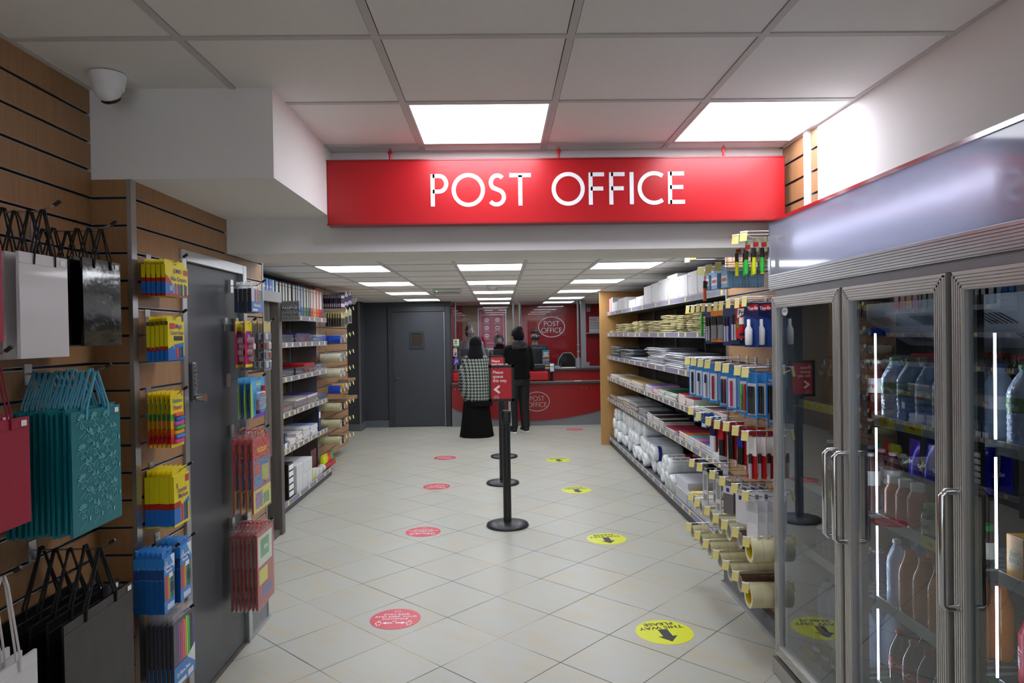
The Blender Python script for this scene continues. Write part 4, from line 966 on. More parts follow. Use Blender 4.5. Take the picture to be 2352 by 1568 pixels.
def tray(x0, y0, z0, x1, y1, h, lab):
    t = thing('card_tray', lab, 'tray', ((x0 + x1) / 2, (y0 + y1) / 2, z0)); b = MB(); X, Y = (x1 - x0) / 2, (y1 - y0) / 2
    b.box(-X, -Y, 0, X, Y, .004); b.box(-X, -Y, .004, -X + .003, Y, h); b.box(X - .003, -Y, .004, X, Y, h); b.box(-X, -Y, .004, X, -Y + .003, h); b.box(-X, Y - .003, .004, X, Y, h)
    b.build('tray', mat('4a4640', .5, var=.1), t)
tray(1.465, 2.16, S1, 1.68, 2.52, .16, 'dark tray under the blue drink pouches, middle door')
tray(1.69, 1.44, S1, 1.83, 1.895, .19, 'dark carton under the red drink pouches, near door')
f1 = drink('sports_bottle', '', .030, .165, ORG2, mat('14603a', .35, var=0), mat('c83020', .4, var=0), '', lz=(.1, .5), neck=.6, capw=.66, caph=.12)
for o in [f1['o']]: MB().lathe([(.016, .16), (.017, .19), (.012, .2)], n=12).build('spout', CAPW, o)
place_row(f1, lab_rc('orange bottle with white spout', 'near door second shelf'), [1.49, 1.56, 1.63], yr(1.86, 4, .075), S1, 'small fruit drink bottles')
def carton(label, col, words):
    t = thing('juice_carton', label, 'juice carton'); b = MB(); b.cbox(-.03, -.034, 0, .03, .034, .13, .002); b.prism(ell(0, .068, .026, .03, 20), 0, .0004, 1, frame((-.0302, 0, 0), (0, -1, 0), (0, 0, 1)))
    for k, s in enumerate(words): text(b, s, .017, frame((-.031, 0, .075 - k * .018), (0, -1, 0), (0, 0, 1)), 2, 'CENTER', bold=.02)
    b.build('carton', [mat(col, .45, var=.05), mat('b0903a', .45, var=0), mat('2a2a20', .5, var=0)], t); return {'o': t}
j1 = carton('', 'c8861c', ('JUST', 'JUICE')); place_row(j1, lab_rc('orange juice carton', 'near door second shelf'), [1.42], yr(1.845, 2, .075), S1, 'juice cartons')
j2 = carton('', '7a8a5a', ('JUST', 'JUICE')); place_row(j2, lab_rc('green juice carton', 'near door second shelf'), [1.42], yr(1.695, 3, .075), S1, 'juice cartons')
o1 = drink('energy_bottle', '', .036, .225, ORG, mat('e0641c', .4, var=0), ORG, 'Lucozade', lz=(.12, .62), wc='d8a030', up=True, neck=.5, capw=.5)
place_row(o1, lab_rc('orange energy drink bottle', 'middle door third shelf'), [1.43, 1.51], yr(2.395, 5, .083), S2, 'orange bottles behind the middle door')
w4 = drink('water_bottle', '', .034, .24, PET, CAPW, None, '', ribs=5)
place_row(w4, lab_rc('slim clear bottle', 'middle door third shelf'), [1.43, 1.51], [2.475], S2, 'slim clear bottles')
r1 = drink('sports_bottle', '', .032, .17, mat('b04428', .3, var=.05), mat('d8d0c8', .4, var=0), mat('c04a38', .4, var=.1), '', lz=(.15, .7), neck=.6, capw=.7, caph=.16)
place_row(r1, lab_rc('reddish drink bottle with pale cap', 'middle door second shelf'), [1.42], [2.47, 2.40, 2.33], S1, 'red bottles behind the middle door')
fp = drink('juice_bottle', '', .033, .12, mat('2c2422', .2, var=.2, scale=20), CAPG, mat('b8b8a8', .4, var=.3, scale=40), 'fruit', lz=(.2, .6), neck=.7, capw=.75, caph=.14, wc='2a5a2a')
place_row(fp, lab_rc('small dark fruit bottle with pale label', 'middle door second shelf'), [1.42], [2.25, 2.17, 2.09, 2.01], S1, 'small fruit bottles')
def cans(label, col, words):
    t = thing('drink_can', label, 'can'); b = MB(); b.lathe([(.02, 0), (.026, .006), (.026, .125), (.021, .134), (.0, .133)], n=18, m=[1, 0, 1, 1]); wrap_up(b, words, .02, .0264, .065, PI, 2); b.build('can', [mat(col, .25, .5, var=.05), ALU, mat('c83020', .4, var=0)], t); return {'o': t}
e1 = cans('', '5a5e9a', 'ENERGY'); place_row(e1, lab_rc('blue and silver can', 'far door third shelf'), [1.42, 1.48], yr(3.03, 7, .056), S2, 'cans behind the far door')
place_row(c2, lab_rc('red juice bottle with white label', 'far door second shelf'), [1.43, 1.52], yr(2.97, 5, .08), S1, 'soft drink bottles behind the far door')
k1 = drink('cola_bottle', '', .037, .23, COLA, CAPR, mat('c01c20', .4, var=0), 'Coca-Cola', lz=(.38, .60))
place_row(k1, lab_rc('cola bottle with red label', 'middle door fourth shelf'), [1.43, 1.52], yr(2.46, 4, .085), S3, 'cola bottles')
s1_ = drink('lemonade_bottle', '', .037, .23, GRN, CAPG, mat('7a9a80', .4, var=.1), '7', lz=(.35, .6)); place_row(s1_, lab_rc('green lemonade bottle', 'middle door fourth shelf'), [1.43, 1.52], yr(2.115, 2, .085), S3, 'green bottles')
place_row(s1_, lab_rc('green lemonade bottle', 'near door third shelf'), [1.45, 1.54], yr(1.79, 4, .085), S2, 'green bottles')
rb = drink('juice_bottle', '', .031, .225, mat('a81c30', .25, var=.08), mat('b02020', .4, var=0), mat('c02840', .4, var=.1), 'Berry', lz=(.1, .7), up=True, neck=.5, capw=.5); place_row(rb, lab_rc('red squash bottle', 'near door third shelf'), [1.45, 1.54], [1.865], S2, 'red squash bottles')
wt = drink('water_bottle', '', .038, .22, PET, CAPB, None, '', ribs=9); place_row(wt, lab_rc('ribbed clear bottle', 'far door fourth shelf'), [1.43, 1.52], yr(3.02, 5, .085), S3, 'ribbed clear bottles')
oa = drink('juice_bottle', '', .036, .15, mat('6a7a50', .3, var=.1), mat('b04030', .4, var=0), mat('5a7a60', .4, var=.1), 'Oasis', lz=(.2, .6)); place_row(oa, lab_rc('green fruit drink bottle', 'far door fridge floor'), [1.42, 1.51], yr(3.05, 5, .085), .126, 'fruit drink bottles on the fridge floor')
# ================================================================ long shelving on the right
RX = 1.55
RAIL = mat('827f95', .4, var=.04, scale=10); RAILW = mat('b9b9c4', .35, var=.03); SHELFG = mat('56575a', .5, var=.04); BACKD = mat('2b2c2f', .55, var=.05)
RZ = [1.885, 1.59, 1.27, .97, .67, .127]
YN, YF = 4.36, 9.90
bays = [YN + (YF - YN) * i / 5 for i in range(6)]
bn = ['bay nearest the hooks', 'second bay from the hooks', 'middle bay', 'fourth bay from the hooks', 'bay nearest the counter']
for i in range(5):
    y0, y1 = bays[i], bays[i + 1]
    t = thing('shelving_bay', 'dark grey shelving on the right, ' + bn[i], 'shelving', (RX, y0, 0), group='right hand shelving bays')
    w = y1 - y0
    b = MB(); b.box(.45, 0, .1, .47, w, 2.0)
    for k in range(17): b.box(.4485, 0, .15 + k * .11, .45, w, .154 + k * .11, 1)
    b.build('back_panel', [BACKD, BLACK], t)
    for yy in (.014,) if i else (.014, w - .014): MB().box(.42, yy - .012, 0, .449, yy + .012, 2.0).build('upright', mat('9a9ca2', .4, .3, var=0), t)
    MB().box(.03, .0, 0, .45, w, .09).build('base', mat('3a3b3e', .5, var=.05), t)
    for k, z in enumerate(RZ):
        b = MB(); b.box(.004, .001, z - .022, .45, w - .001, z - .002); s = b.build('shelf', SHELFG, t)
        r = MB().box(-.002, .002, z - .034, .004, w - .002, z + .010, 0); r.box(-.003, .002, z - .036, .004, w - .002, z - .032, 1); r.box(-.003, .002, z + .008, .004, w - .002, z + .012, 1)
        rl = r.build('price_rail', [RAIL, RAILW], s)
        n = (2, 3, 3, 6, 6, 4)[k]
        for q in range(n):
            yy = w * (q + .5 + random.uniform(-.25, .25)) / n; b = MB(); b.box(-.0045, yy - .022, z - .030, -.0025, yy + .022, z + .006); b.build('price_label', YELLAB, rl)
MB().cbox(1.447, YF + .004, 0, 2.095, YF + .034, 2.196, .003).build('end_panel', SHELFWOOD, None, None, label='light wood end panel of the right shelving beside the counter', category='panel')
ORDT = ['topmost', 'second', 'third', 'fourth', 'fifth', 'sixth', 'seventh', 'eighth', 'ninth', 'tenth', 'eleventh', 'twelfth', 'thirteenth', 'fourteenth', 'fifteenth', 'sixteenth', 'seventeenth', 'eighteenth']
def yat(px, x=RX + .02, py=800): return at(px, py, x=x).y
# top shelf boxes
PBOX = mat('d9d9da', .55, var=.02, scale=6)
def postal(px0, px1, h, lab, big, red=False):
    ya, yb = yat(px0), yat(px1); w = abs(ya - yb) - .008; t = thing('postal_box', lab, 'box', (RX + .02, (ya + yb) / 2, RZ[0]), group='white postal boxes')
    b = MB(); b.cbox(0, -w / 2, 0, .33, w / 2, h, .003); Mf = frame((-.0004, w / 2, 0), (0, -1, 0), (0, 0, 1))
    if big:
        b.ribbon([(w * .05, h * .3), (w * .06, h * .12), (w * .16, h * .06), (w * .97, h * .06)], h * .035, 0, .0003, 1, Mf); b.ribbon([(w * .05, h * .9), (w * .05, h * .2), (w * .12, h * .1), (w * .97, h * .1)], .002, 0, .0003, 2, Mf)
        for k in range(5): b.box(-.0006, -w * .25, h * (.3 + .09 * k), -.0003, w * .3, h * (.3 + .09 * k) + .0015, 3)
        text(b, 'Postal', h * .11, Mf @ Matrix.Translation((w * .12, h * .82, .0006)), 1, 'LEFT'); text(b, 'No 1', h * .08, Mf @ Matrix.Translation((w * .68, h * .22, .0006)), 1, 'LEFT')
    elif red: b.prism([(0, 0), (w * .35, 0), (w * .35, h), (0, h)], 0, .0004, 1, Mf)
    else:
        for k in range(5): b.box(-.0006, -w * .3, h * (.2 + .12 * k), -.0003, w * .05, h * (.2 + .12 * k) + .0018, 2)
        text(b, 'Box', h * .1, Mf @ Matrix.Translation((w * .1, h * .8, .0006)), 1, 'LEFT')
    b.build('box', [PBOX, mat('c03038', .5, var=0), mat('77787c', .5, var=0), mat('b9babd', .5, var=0)], t)
pb = [1480.4, 1497.6, 1513.9, 1533.7, 1557.5, 1581, 1602.8, 1626]
for k in range(7): postal(pb[k], pb[k + 1], (.205, .21, .22, .235, .20, .205, .215)[k], 'large white postal box on top shelf, %s from the far end' % (ORD[k] if k else 'first'), True)
ps = [(1409, 1420, .135), (1420.5, 1439, .16), (1445, 1461, .105), (1462, 1480, .12)]
for k, (a, c, h) in enumerate(ps): postal(a, c, h, 'small white postal box on top shelf, %s from the far end' % (ORD[k] if k else 'first'), False)
postal(1400, 1404, .2, 'flat white box with red stripe, farthest on the top shelf', False, True); postal(1404.4, 1408.5, .21, 'flat white box with red stripe, second farthest on the top shelf', False, True)

def stack(kind, item, where, cat, x, y, z, dx, dy, n, th, cols, jit=.006, rot=.05, shape='box', edge=None, group=None):
    """n flat things lying on each other; cols cycles"""
    srcs = {}; zz = z + .003
    for i in range(n):
        c = cols[i % len(cols)]; key = c; top = n - 1 - i
        L = '%s %s, %s' % ((ORDT[top] if top == 0 or top == n else ORDT[top] + ' from top') if n > 1 else 'single', item, where)
        loc = (x + random.uniform(-jit, jit), y + random.uniform(-jit, jit), zz); rz = random.uniform(-rot, rot)
        if key not in srcs:
            t = thing(kind, L, cat, loc, rz, group or item + 's ' + where); b = MB()
            if shape == 'box':
                b.box(0, -dy / 2, 0, dx, dy / 2, th * .97)
                mats = [mat(c, .5, var=.03)]
                if edge: b.box(-.0003, -dy / 2 + .0005, th * .1, dx + .0003, -dy / 2 + dy - .0005, th * .87, 1); b.box(.001, -dy / 2 - .0003, th * .1, dx - .002, dy / 2 + .0003, th * .87, 1); mats.append(mat(edge, .7, var=.15, scale=120, stretch=(1, 1, 12)))
                b.build('book' if edge else 'sheet', mats, t)
            else:   # soft padded shape, bulging, folded end towards the aisle
                nx, ny = 6, 5; vs = []; fs = []
                for s_ in (0, 1):
                    for a in range(nx + 1):
                        for c2 in range(ny + 1):
                            u, v = a / nx, c2 / ny; bul = (math.sin(PI * min(1, max(0, u))) ** .35) * (math.sin(PI * v) ** .3) if 0 < u < 1 and 0 < v < 1 else .62
                            vs.append((dx * u + random.uniform(-.003, .003), -dy / 2 + dy * v, th * (.5 + (.5 if s_ else -.5) * (.25 + .75 * bul)) * 1.0 + (random.uniform(-.08, 0) if s_ else random.uniform(0, .08)) * th))
                W = ny + 1
                for a in range(nx):
                    for c2 in range(ny):
                        p = a * W + c2; q = (nx + 1) * W + p; fs += [(p, p + 1, p + W + 1, p + W), (q, q + W, q + W + 1, q + 1)]
                o = (nx + 1) * W
                for a in range(nx): fs += [(a * W, a * W + W, o + a * W + W, o + a * W), (a * W + ny, o + a * W + ny, o + a * W + W + ny, a * W + W + ny)]
                for c2 in range(ny): fs += [(c2, o + c2, o + c2 + 1, c2 + 1), (nx * W + c2, nx * W + c2 + 1, o + nx * W + c2 + 1, o + nx * W + c2)]
                b.add(vs, fs, 0, True); b.build('envelope', [mat(c, .6, var=.1, scale=60) if shape == 'soft' else mat(c, .25, var=.12, scale=50, bump=.4)], t)
            srcs[key] = t
        else: dup(srcs[key], loc, rz, label=L)
        zz += th
def pile(kind, item, cat, k, px0, px1, n, th, cols, where, dx=.30, shape='box', edge=None, x=RX + .022, fill=.97, **kw):
    ya, yb = yat(px0), yat(px1); stack(kind, item, where, cat, x, (ya + yb) / 2, RZ[k], dx, abs(ya - yb) * fill, n, th, cols, shape=shape, edge=edge, **kw)
# second shelf: padded envelopes
ev = [(1400, 1413, 3, .02), (1415, 1427.5, 8), (1428, 1441, 8), (1453, 1466, 9), (1467, 1480, 9), (1488, 1501, 8), (1502, 1514, 8), (1515.5, 1538, 11), (1539.5, 1554, 10), (1555, 1570, 10), (1576, 1591, 11), (1593, 1607, 10), (1608, 1624, 9)]
for k, e in enumerate(ev):
    pile('padded_envelope', 'buff padded envelope', 'envelope', 1, e[0], e[1], e[2], .0155, ['cfc48e', 'd8ce9c', 'b8ac7a'], '%s stack, second shelf' % (ORD[k] if k else 'farthest'), dx=.26, shape='soft', jit=.012, rot=.09, fill=.80)
# third shelf: mailing bags and clear packs
pile('wrapped_pack', 'clear-wrapped dark pack', 'pack', 2, 1401, 1422, 7, .021, ['6f777c', '565d62'], 'far end of third shelf', dx=.3, shape='film', jit=.01)
pile('wrapped_pack', 'clear-wrapped dark pack', 'pack', 2, 1424, 1448, 6, .021, ['5c6468', '737b80'], 'third shelf beside the farthest pile', dx=.3, shape='film', jit=.01)
pile('mailing_bag', 'white mailing bag', 'mailing bag', 2, 1449, 1482, 3, .014, ['c4c6ca', 'a4a7ac'], 'low pile, third shelf', dx=.32, shape='film', jit=.01)
pile('mailing_bag', 'white mailing bag', 'mailing bag', 2, 1485, 1523, 11, .016, ['c9ccd2', 'b3b6be', 'd3d4d8'], 'tall pile, third shelf', dx=.34, shape='film', jit=.016, rot=.08)
pile('mailing_bag', 'white mailing bag', 'mailing bag', 2, 1526, 1570, 9, .016, ['c3c6cc', 'd3d4d8', 'a9acb4'], 'wide pile, third shelf', dx=.34, shape='film', jit=.016, rot=.08)
pile('mailing_bag', 'white mailing bag', 'mailing bag', 2, 1574, 1618, 3, .016, ['b3b6be', 'cdd0d4'], 'lowest pile, third shelf', dx=.34, shape='film', jit=.01)
pile('mailing_bag', 'white mailing bag', 'mailing bag', 2, 1622, 1668, 4, .014, ['a8abb2', 'c4c7cc'], 'pile nearest hooks, third shelf', dx=.34, shape='film', jit=.01)
# fourth shelf: pads and notebooks
B4 = [(1402, 1418, 4, .013, ['b99f68', 'd8d6d0'], 'tan pad'), (1419, 1434, 4, .014, ['e0ddd6', 'b59a62'], 'white and tan pad'), (1435, 1446, 5, .011, ['b59a62', 'c7ab74'], 'tan notebook'), (1448, 1478, 4, .016, ['a98c58', 'b79a66'], 'kraft envelope pad'),
      (1481, 1498, 6, .013, ['5d4a9a', 'c8c4d8', '7a6ab0'], 'purple notebook'), (1499, 1510, 5, .012, ['d84a9a', 'b8b4c8'], 'pink notebook'), (1511, 1524, 6, .012, ['2a7a5a', 'd8dcd8', '5a9a7a'], 'green notebook'), (1525, 1553, 6, .013, ['1f6a48', 'd4d8d4', '184a38'], 'dark green pad'),
      (1556, 1571, 7, .013, ['b81c28', 'e0d8d8'], 'red notebook'), (1573, 1592, 6, .013, ['b01824', 'ddd6d4', '8a1420'], 'red hardback book'), (1594, 1606, 4, .011, ['3a8a4a', 'e0dcd8', '28487a'], 'mixed exercise book'), (1608, 1632, 4, .012, ['6a4048', '9a7a70', '3a3a5a'], 'plum notebook'), (1634, 1668, 4, .012, ['8a6470', '5a4a6a', 'a0382a'], 'mauve notebook')]
for k, (a, c, n, th, cols, nm) in enumerate(B4): pile('notebook', nm, 'notebook', 3, a, c, n, th, cols, 'fourth shelf', dx=.28, edge='d9d6ce', jit=.004, rot=.04)
# fifth shelf
B5 = [(1401, 1413, 5, .014, ['7a624a', 'bcb8b0'], 'brown packet'), (1414, 1428, 5, .015, ['c6c4c0', '8a7458'], 'pale packet'), (1429, 1443, 6, .016, ['8d7a62', 'cfcdc9'], 'brown and white packet'), (1444, 1462, 6, .016, ['b9b7b4', '8a6f52', '9fa0a4'], 'silver packet'), (1464, 1482, 5, .016, ['98999e', '7f8186'], 'grey packet'),
      (1484, 1497, 4, .022, ['17171a', '1f1f24'], 'black hardback notebook'), (1498.5, 1512, 4, .02, ['1a1a1d', '2a1a1e'], 'black casebound notebook'), (1513.5, 1523, 4, .017, ['7a1c28', '1c1c20'], 'black and red notebook'), (1525, 1548, 4, .010, ['8a1c30', '3a2430', 'c4bcc0'], 'red exercise book'), (1549, 1555, 4, .009, ['7a2a6a', '4a4a52', 'cfcccc'], 'plum magazine')]
for k, (a, c, n, th, cols, nm) in enumerate(B5): pile('packet' if k < 5 else 'notebook', nm, 'packet' if k < 5 else 'notebook', 4, a, c, n, th, cols, 'fifth shelf', dx=.30, edge='d4d2cd' if k > 4 else None, jit=.005, rot=.04)
cl = [('9a2a44', 'crimson'), ('c86a2a', 'orange'), ('5aa0bc', 'light blue'), ('c87890', 'pink'), ('6a4a90', 'violet'), ('5a8ac0', 'blue'), ('b9bcc8', 'white')]
for k, (c, nm) in enumerate(cl):
    ya = 5.98 - k * .16; stack('paper_ream', nm + ' coloured card pack', 'fifth shelf', 'paper', RX + .022, ya, RZ[4], .36, .152, 3, .022, [c], edge='dcdad6', jit=.003, rot=.01)
# bottom shelf: bubble wrap rolls, reams
BW = mat('dfe3e6', .22, var=.12, scale=35, bump=.5, coat=.3); BW2 = mat('c9ced2', .22, var=.15, scale=40, bump=.5, coat=.3)
def roll(x, y, z, r, L, lab, word=False, band=False, src=[None, None, None]):
    k = 1 if word else (2 if band else 0)
    if src[k] is not None: return dup(src[k], (x, y, z), random.uniform(-.012, .012), label=lab)
    t = thing('bubble_wrap_roll', lab, 'bubble wrap', (x, y, z), group='bubble wrap rolls'); b = MB(); n = 22
    pr = [(0, .03), (.018, 0), (r * .55, -.004), (r * .9, 0), (r, .012)] + [(r * (1 + .03 * math.sin(q * 2.1)), .012 + (L - .024) * q / 8) for q in range(1, 8)] + [(r, L - .012), (r * .9, L), (0, L)]
    b.lathe(pr, n=n, M=Matrix(((0, 0, 1, 0), (0, 1, 0, 0), (-1, 0, 0, 0), (0, 0, 0, 1)))); b.build('roll', BW, t)
    if not word and not band: src[k] = t; return t
    b = MB(); b.ring((.05, 0, 0), (.085, 0, 0), r * 1.035, r * 1.0, 22, 0)
    if word:
        Mu = frame((.19, 0, r + .001), (0, 1, 0), (-1, 0, 0)); M2 = frame((.15, -r * .55, r * .86), (-1, 0, 0), (0, -.84, -.55))
        b = MB(); b.prism([(-.12, -.03), (.12, -.03), (.12, .03), (-.12, .03)], 0, .0006, 1, M2); b.prism([(-.12, -.03), (-.05, -.03), (-.05, .03), (-.12, .03)], 0, .0009, 0, M2); text(b, 'Bubble Wrap', .03, M2 @ Matrix.Translation((.035, -.01, .0012)), 2, 'CENTER', bold=.02)
        b.build('printed_label', [mat('9c1c24', .4, var=0), WHT, BLACK], t)
    else: b.build('tape_tab', mat('2a2f8a', .4, var=0), t)
    src[k] = t; return t
zb = RZ[5]
nrol = 0
for row, (r, y0, cnt, zz) in enumerate(((.0765, 9.70, 17, .081), (.0765, 9.617, 16, .219), (.0765, 9.534, 11, .357))):
    for q in range(cnt):
        y = y0 - q * .166 - row * .0; 
        roll(RX + .03 + random.uniform(-.02, .05) + row * .01, y + random.uniform(-.004, .004), zb + zz, r * random.uniform(.97, 1), .31, 'white bubble wrap roll, %s layer, %s from the counter end' % (('bottom', 'middle', 'top')[row], ORDT[q] if q else 'first'), band=(q * 3 + row) % 5 == 1)
for q in range(3): roll(RX + .02, 6.72 - q * .167, zb + .081, .0765, .36, 'labelled bubble wrap roll, bottom layer, %s from the counter end' % (ORD[q] if q else 'first'), True)
for q in range(2): roll(RX + .02, 6.636 - q * .167, zb + .219, .0765, .36, 'labelled bubble wrap roll, upper layer, %s from the counter end' % (ORD[q] if q else 'first'), True)
stack('paper_ream', 'white paper ream', 'beside bubble wrap, bottom shelf', 'paper', RX + .022, 5.98, zb, .36, .42, 4, .05, ['d4d4da', 'c9c9d0'], jit=.006, rot=.02)
def ream(lab, y, dy, n, c, words, wc, c2=None):
    for k in range(n):
        t = thing('printer_paper', '%s, %s in its pile' % (lab, ('lowest', 'middle', 'topmost')[k if k < n - 1 else 2]), 'paper', (RX + .022 + random.uniform(0, .01), y, zb + k * .052), random.uniform(-.03, .03), lab + ' pile'); b = MB(); b.cbox(0, -dy / 2, 0, .34, dy / 2, .05, .003); b.box(-.0005, -dy / 2 + .004, .006, .0, dy / 2 - .004, .044, 1)
        Mt = frame((.17, 0, .0505), (-1, 0, 0), (0, -1, 0))
        if c2: b.prism([(-.1, -dy * .45), (.16, -dy * .3), (.05, dy * .4), (-.12, dy * .2)], 0, .0004, 3, Mt)
        text(b, words, .05, Mt @ Matrix.Translation((0, -.02, .0008)), 2, 'CENTER', bold=.03)
        b.build('wrapper', [mat(c, .45, var=.03), mat('dad6d2', .5, var=.05), mat(wc, .45, var=0), mat(c2 or c, .45, var=0)], t)
ream('yellow and white paper pack', 5.60, .22, 3, 'e2c81c', 'COPIER', 'f0eee0', 'f0eee8')
ream('red paper pack', 5.36, .22, 3, 'b81e20', 'A4 PAPER', 'f0e8e6', 'c8382a')
ream('black and white paper pack', 5.12, .22, 3, 'd4d2d0', '81', 'b01c24', '26262a')
CLEARR = glassy('clear_riser', 'e8ecee', .05, 1.5, .05)
for k, (a, c) in enumerate(((5.0, 5.75), (5.78, 6.55))):
    t = thing('clear_riser', 'clear plastic shelf riser along the bottom shelf, %s one' % ('nearer' if k == 0 else 'farther'), 'shelf riser', (RX + .008, a, zb)); MB().box(0, 0, 0, .004, c - a, .11).build('riser', CLEARR, t)

# ================================================================ hooks beside the fridges
HX, HT = 1.442, 1.17
def hook_r(px, py, k, row, empty=True):
    p = at(px, py, x=HT); y = min(max(p.y, 3.27), 4.32); z = p.z + .03
    t = thing('display_hook', 'wire hook with yellow price ticket, %s from the fridge, %s row' % (ORD[k] if k else 'first', row), 'hook', (HX, y, z), PI, 'ticketed hooks beside the fridges')
    b = MB(); b.box(-.002, -.016, -.03, .004, .016, .03); b.build('back_plate', ALU, t)
    TW = .012 if row == 'third' else .018
    L = HX - HT; b = MB(); b.tube([(0, 0, -.012), (L * .86, 0, -.012), (L * .97, 0, .002)], .0024, 6); b.tube([(0, 0, .018), (L * .98, 0, .018), (L, 0, .012)], .002, 6); b.build('prong', CHROME, t)
    b = MB(); Mr = Matrix.Translation((L, 0, .014)) @ Matrix.Rotation(.75, 4, 'Z') @ Matrix.Rotation(-.2, 4, 'Y'); b.box(-.001, -TW, -.044, .0015, TW, .002, 0, Mr); tk = b.build('ticket', YELLAB, t)
    b = MB(); b.box(-.004, -TW - .0005, -.001, .003, TW + .0005, .005, 0, Mr); b.build('ticket_holder', WHT, t)
    return y, z - .012
def hang_r(make, n, y, z, lab, where, pitch=.02, xf=None, rz=.35, group=None):
    first = None
    for i in range(n):
        loc = ((HT + .03 if xf is None else xf) + i * pitch, y + random.uniform(-.003, .003), z); L = nth(i, n, lab, where)
        if first is None: first = make(L, loc, group or lab + 's ' + where); first.rotation_euler.z = PI + rz; o = first
        else: o = dup(first, loc, PI + rz + random.uniform(-.04, .04), label=L)
def mk(kind, cat, w, h, t, body, **k): return lambda L, loc, g: pack(kind, L, cat, w, h, t, body, loc=loc, group=g, **k)
def pen(col, capc, n=1, r=.0055, blister=True, w0=.0, top=.05, L=.125):
    def f(T, w, h, t):
        for q in range(n):
            c = col[q % len(col)] if isinstance(col, (list, tuple)) else col; cc = capc[q % len(capc)] if isinstance(capc, (list, tuple)) else capc
            y = -w * .3 + w * .6 * (q + .5) / n; b = MB(); b.cyl((r + .001, y, -top - L), (r + .001, y, -top - L * .38), r, n=10); b.cyl((r + .001, y, -top - L * .38), (r + .001, y, -top), r * 1.12, r * .9, n=10, m=1); b.build('pen', [mat(c, .3, var=0), mat(cc, .3, var=0)], T)
    return f
rowsR = {
 'top': [(1713, 553), (1690, 561), (1668, 568)],
 'second': [(1650, 623), (1628, 628), (1610, 632), (1594, 597), (1580, 603)],
 'third': [(1714, 704), (1694, 708), (1674, 708), (1657, 713), (1645, 714), (1630, 716), (1616, 716), (1604, 717), (1592, 719), (1580, 720)],
 'fourth': [(1720, 868), (1695, 862), (1668, 856), (1650, 852), (1626, 846), (1610, 843), (1594, 840), (1580, 838)],
 'fifth': [(1712, 1012), (1690, 1000), (1669, 990), (1648, 985), (1628, 977), (1605, 965), (1588, 952)],
 'sixth': [(1713, 1150), (1688, 1132), (1660, 1115), (1637, 1100), (1608, 1082), (1590, 1072)],
 'seventh': [(1715, 1255), (1690, 1233), (1665, 1215), (1645, 1200), (1625, 1182), (1602, 1162), (1588, 1148)],
 'lowest': [(1713, 1360), (1690, 1333), (1668, 1308), (1645, 1283), (1622, 1258), (1603, 1238), (1583, 1218)]}
HK = {r: [hook_r(px, py, k, r) for k, (px, py) in enumerate(l)] for r, l in rowsR.items()}
W_ = lambda k, r: '%s hook, %s row' % (ORD[k] if k else 'nearest', r)
HY, HG, HO = 'd8e420', '2fd04a', 'f06a1c'
def hl(c): return mk('highlighter_pack', 'highlighter', .036, .055, .002, '8a9a78', face=[(0, .2, 1, .6, 'b02a30')], extra=pen(c, '1a1a1a', 1, .0095, top=.05, L=.115), bodyname='card', tab=0)
for k, cs in enumerate(((HY, HG, HY), (HG, HY, HY), (HY, HG, HY))):
    y, z = HK['top'][k]
    for q, c in enumerate(cs): hang_r(hl(c), 1, y, z, '%s highlighter on a card' % {HY: 'yellow', HG: 'green'}[c], '%s along, %s' % (ORD[q], W_(k, 'top')), xf=1.225 + q * .04 + k * .004)
y, z = HK['second'][2]; hang_r(hl(HO), 1, y, z, 'orange highlighter on a card', W_(2, 'second'))
er = mk('eraser_box', 'eraser box', .075, .085, .014, '7fb0d8', face=[(0, .25, 1, .75, 'dfe4ea'), (.1, .4, .9, .6, 'c04048')], side=[(0, .0, 1, .25, '6aa4d4'), (0, .25, 1, .78, 'd3dae4'), (0, .4, 1, .62, 'b84a58')], tab=.02)
for k, n in ((0, 12), (1, 5), (2, 3)): y, z = HK['second'][k]; hang_r(er, n, y, z - .02, 'blue and white eraser box', W_(k, 'second'), .0165, rz=.1)
cd = lambda c, cap, n=1, body='2f7fc8', **k: mk('pen_card', 'pen pack', .07, .21, .003, body, face=[(.12, .06, .88, .78, 'c9ccd2')], extra=pen(c, cap, n, .006, top=.06, L=.13), bodyname='card', tab=0, **k)
y, z = HK['third'][7]; hang_r(mk('pen_card', 'pen', .03, .04, .002, '3a3a3a', extra=pen('2ab840', '2ab840', 1, .008, top=.03, L=.13), bodyname='card', tab=0), 1, y, z, 'green correction pen', W_(7, 'third'))
for k in (5, 4): y, z = HK['third'][k]; hang_r(mk('pen_card', 'pen pack', .075, .185, .004, 'd87a1c', face=[(0, .12, 1, .78, '8a4a18')], extra=pen('8a8c92', '1c1c1e', 4, .006, top=.045, L=.125), bodyname='card', tab=0), 6, y, z, 'orange pack of ballpoint pens', W_(k, 'third'), .024)
for k, c in ((3, '4a3a9a'), (2, '2a2c3a'), (6, '3a4a6a')): y, z = HK['third'][k]; hang_r(mk('pen_card', 'pen pack', .07, .20, .003, '1f2c5a', face=[(.1, .05, .9, .7, c)], extra=pen('b9bcc8', '26262c', 2, .006, top=.05, L=.13), bodyname='card', tab=0), 4, y, z, 'dark blue pen card', W_(k, 'third'), .03)
def glue(T, w, h, t):
    b = MB(); b.cyl((.014, 0, -h * .92), (.014, 0, -h * .84), .0125, n=14, m=2); b.cyl((.014, 0, -h * .84), (.014, 0, -h * .58), .0125, n=14, m=1); b.cyl((.014, 0, -h * .58), (.014, 0, -h * .38), .012, n=14, m=0); b.build('glue_stick', [WHT, mat('c01c1c', .35, var=0), mat('1c1c40', .35, var=0)], T)
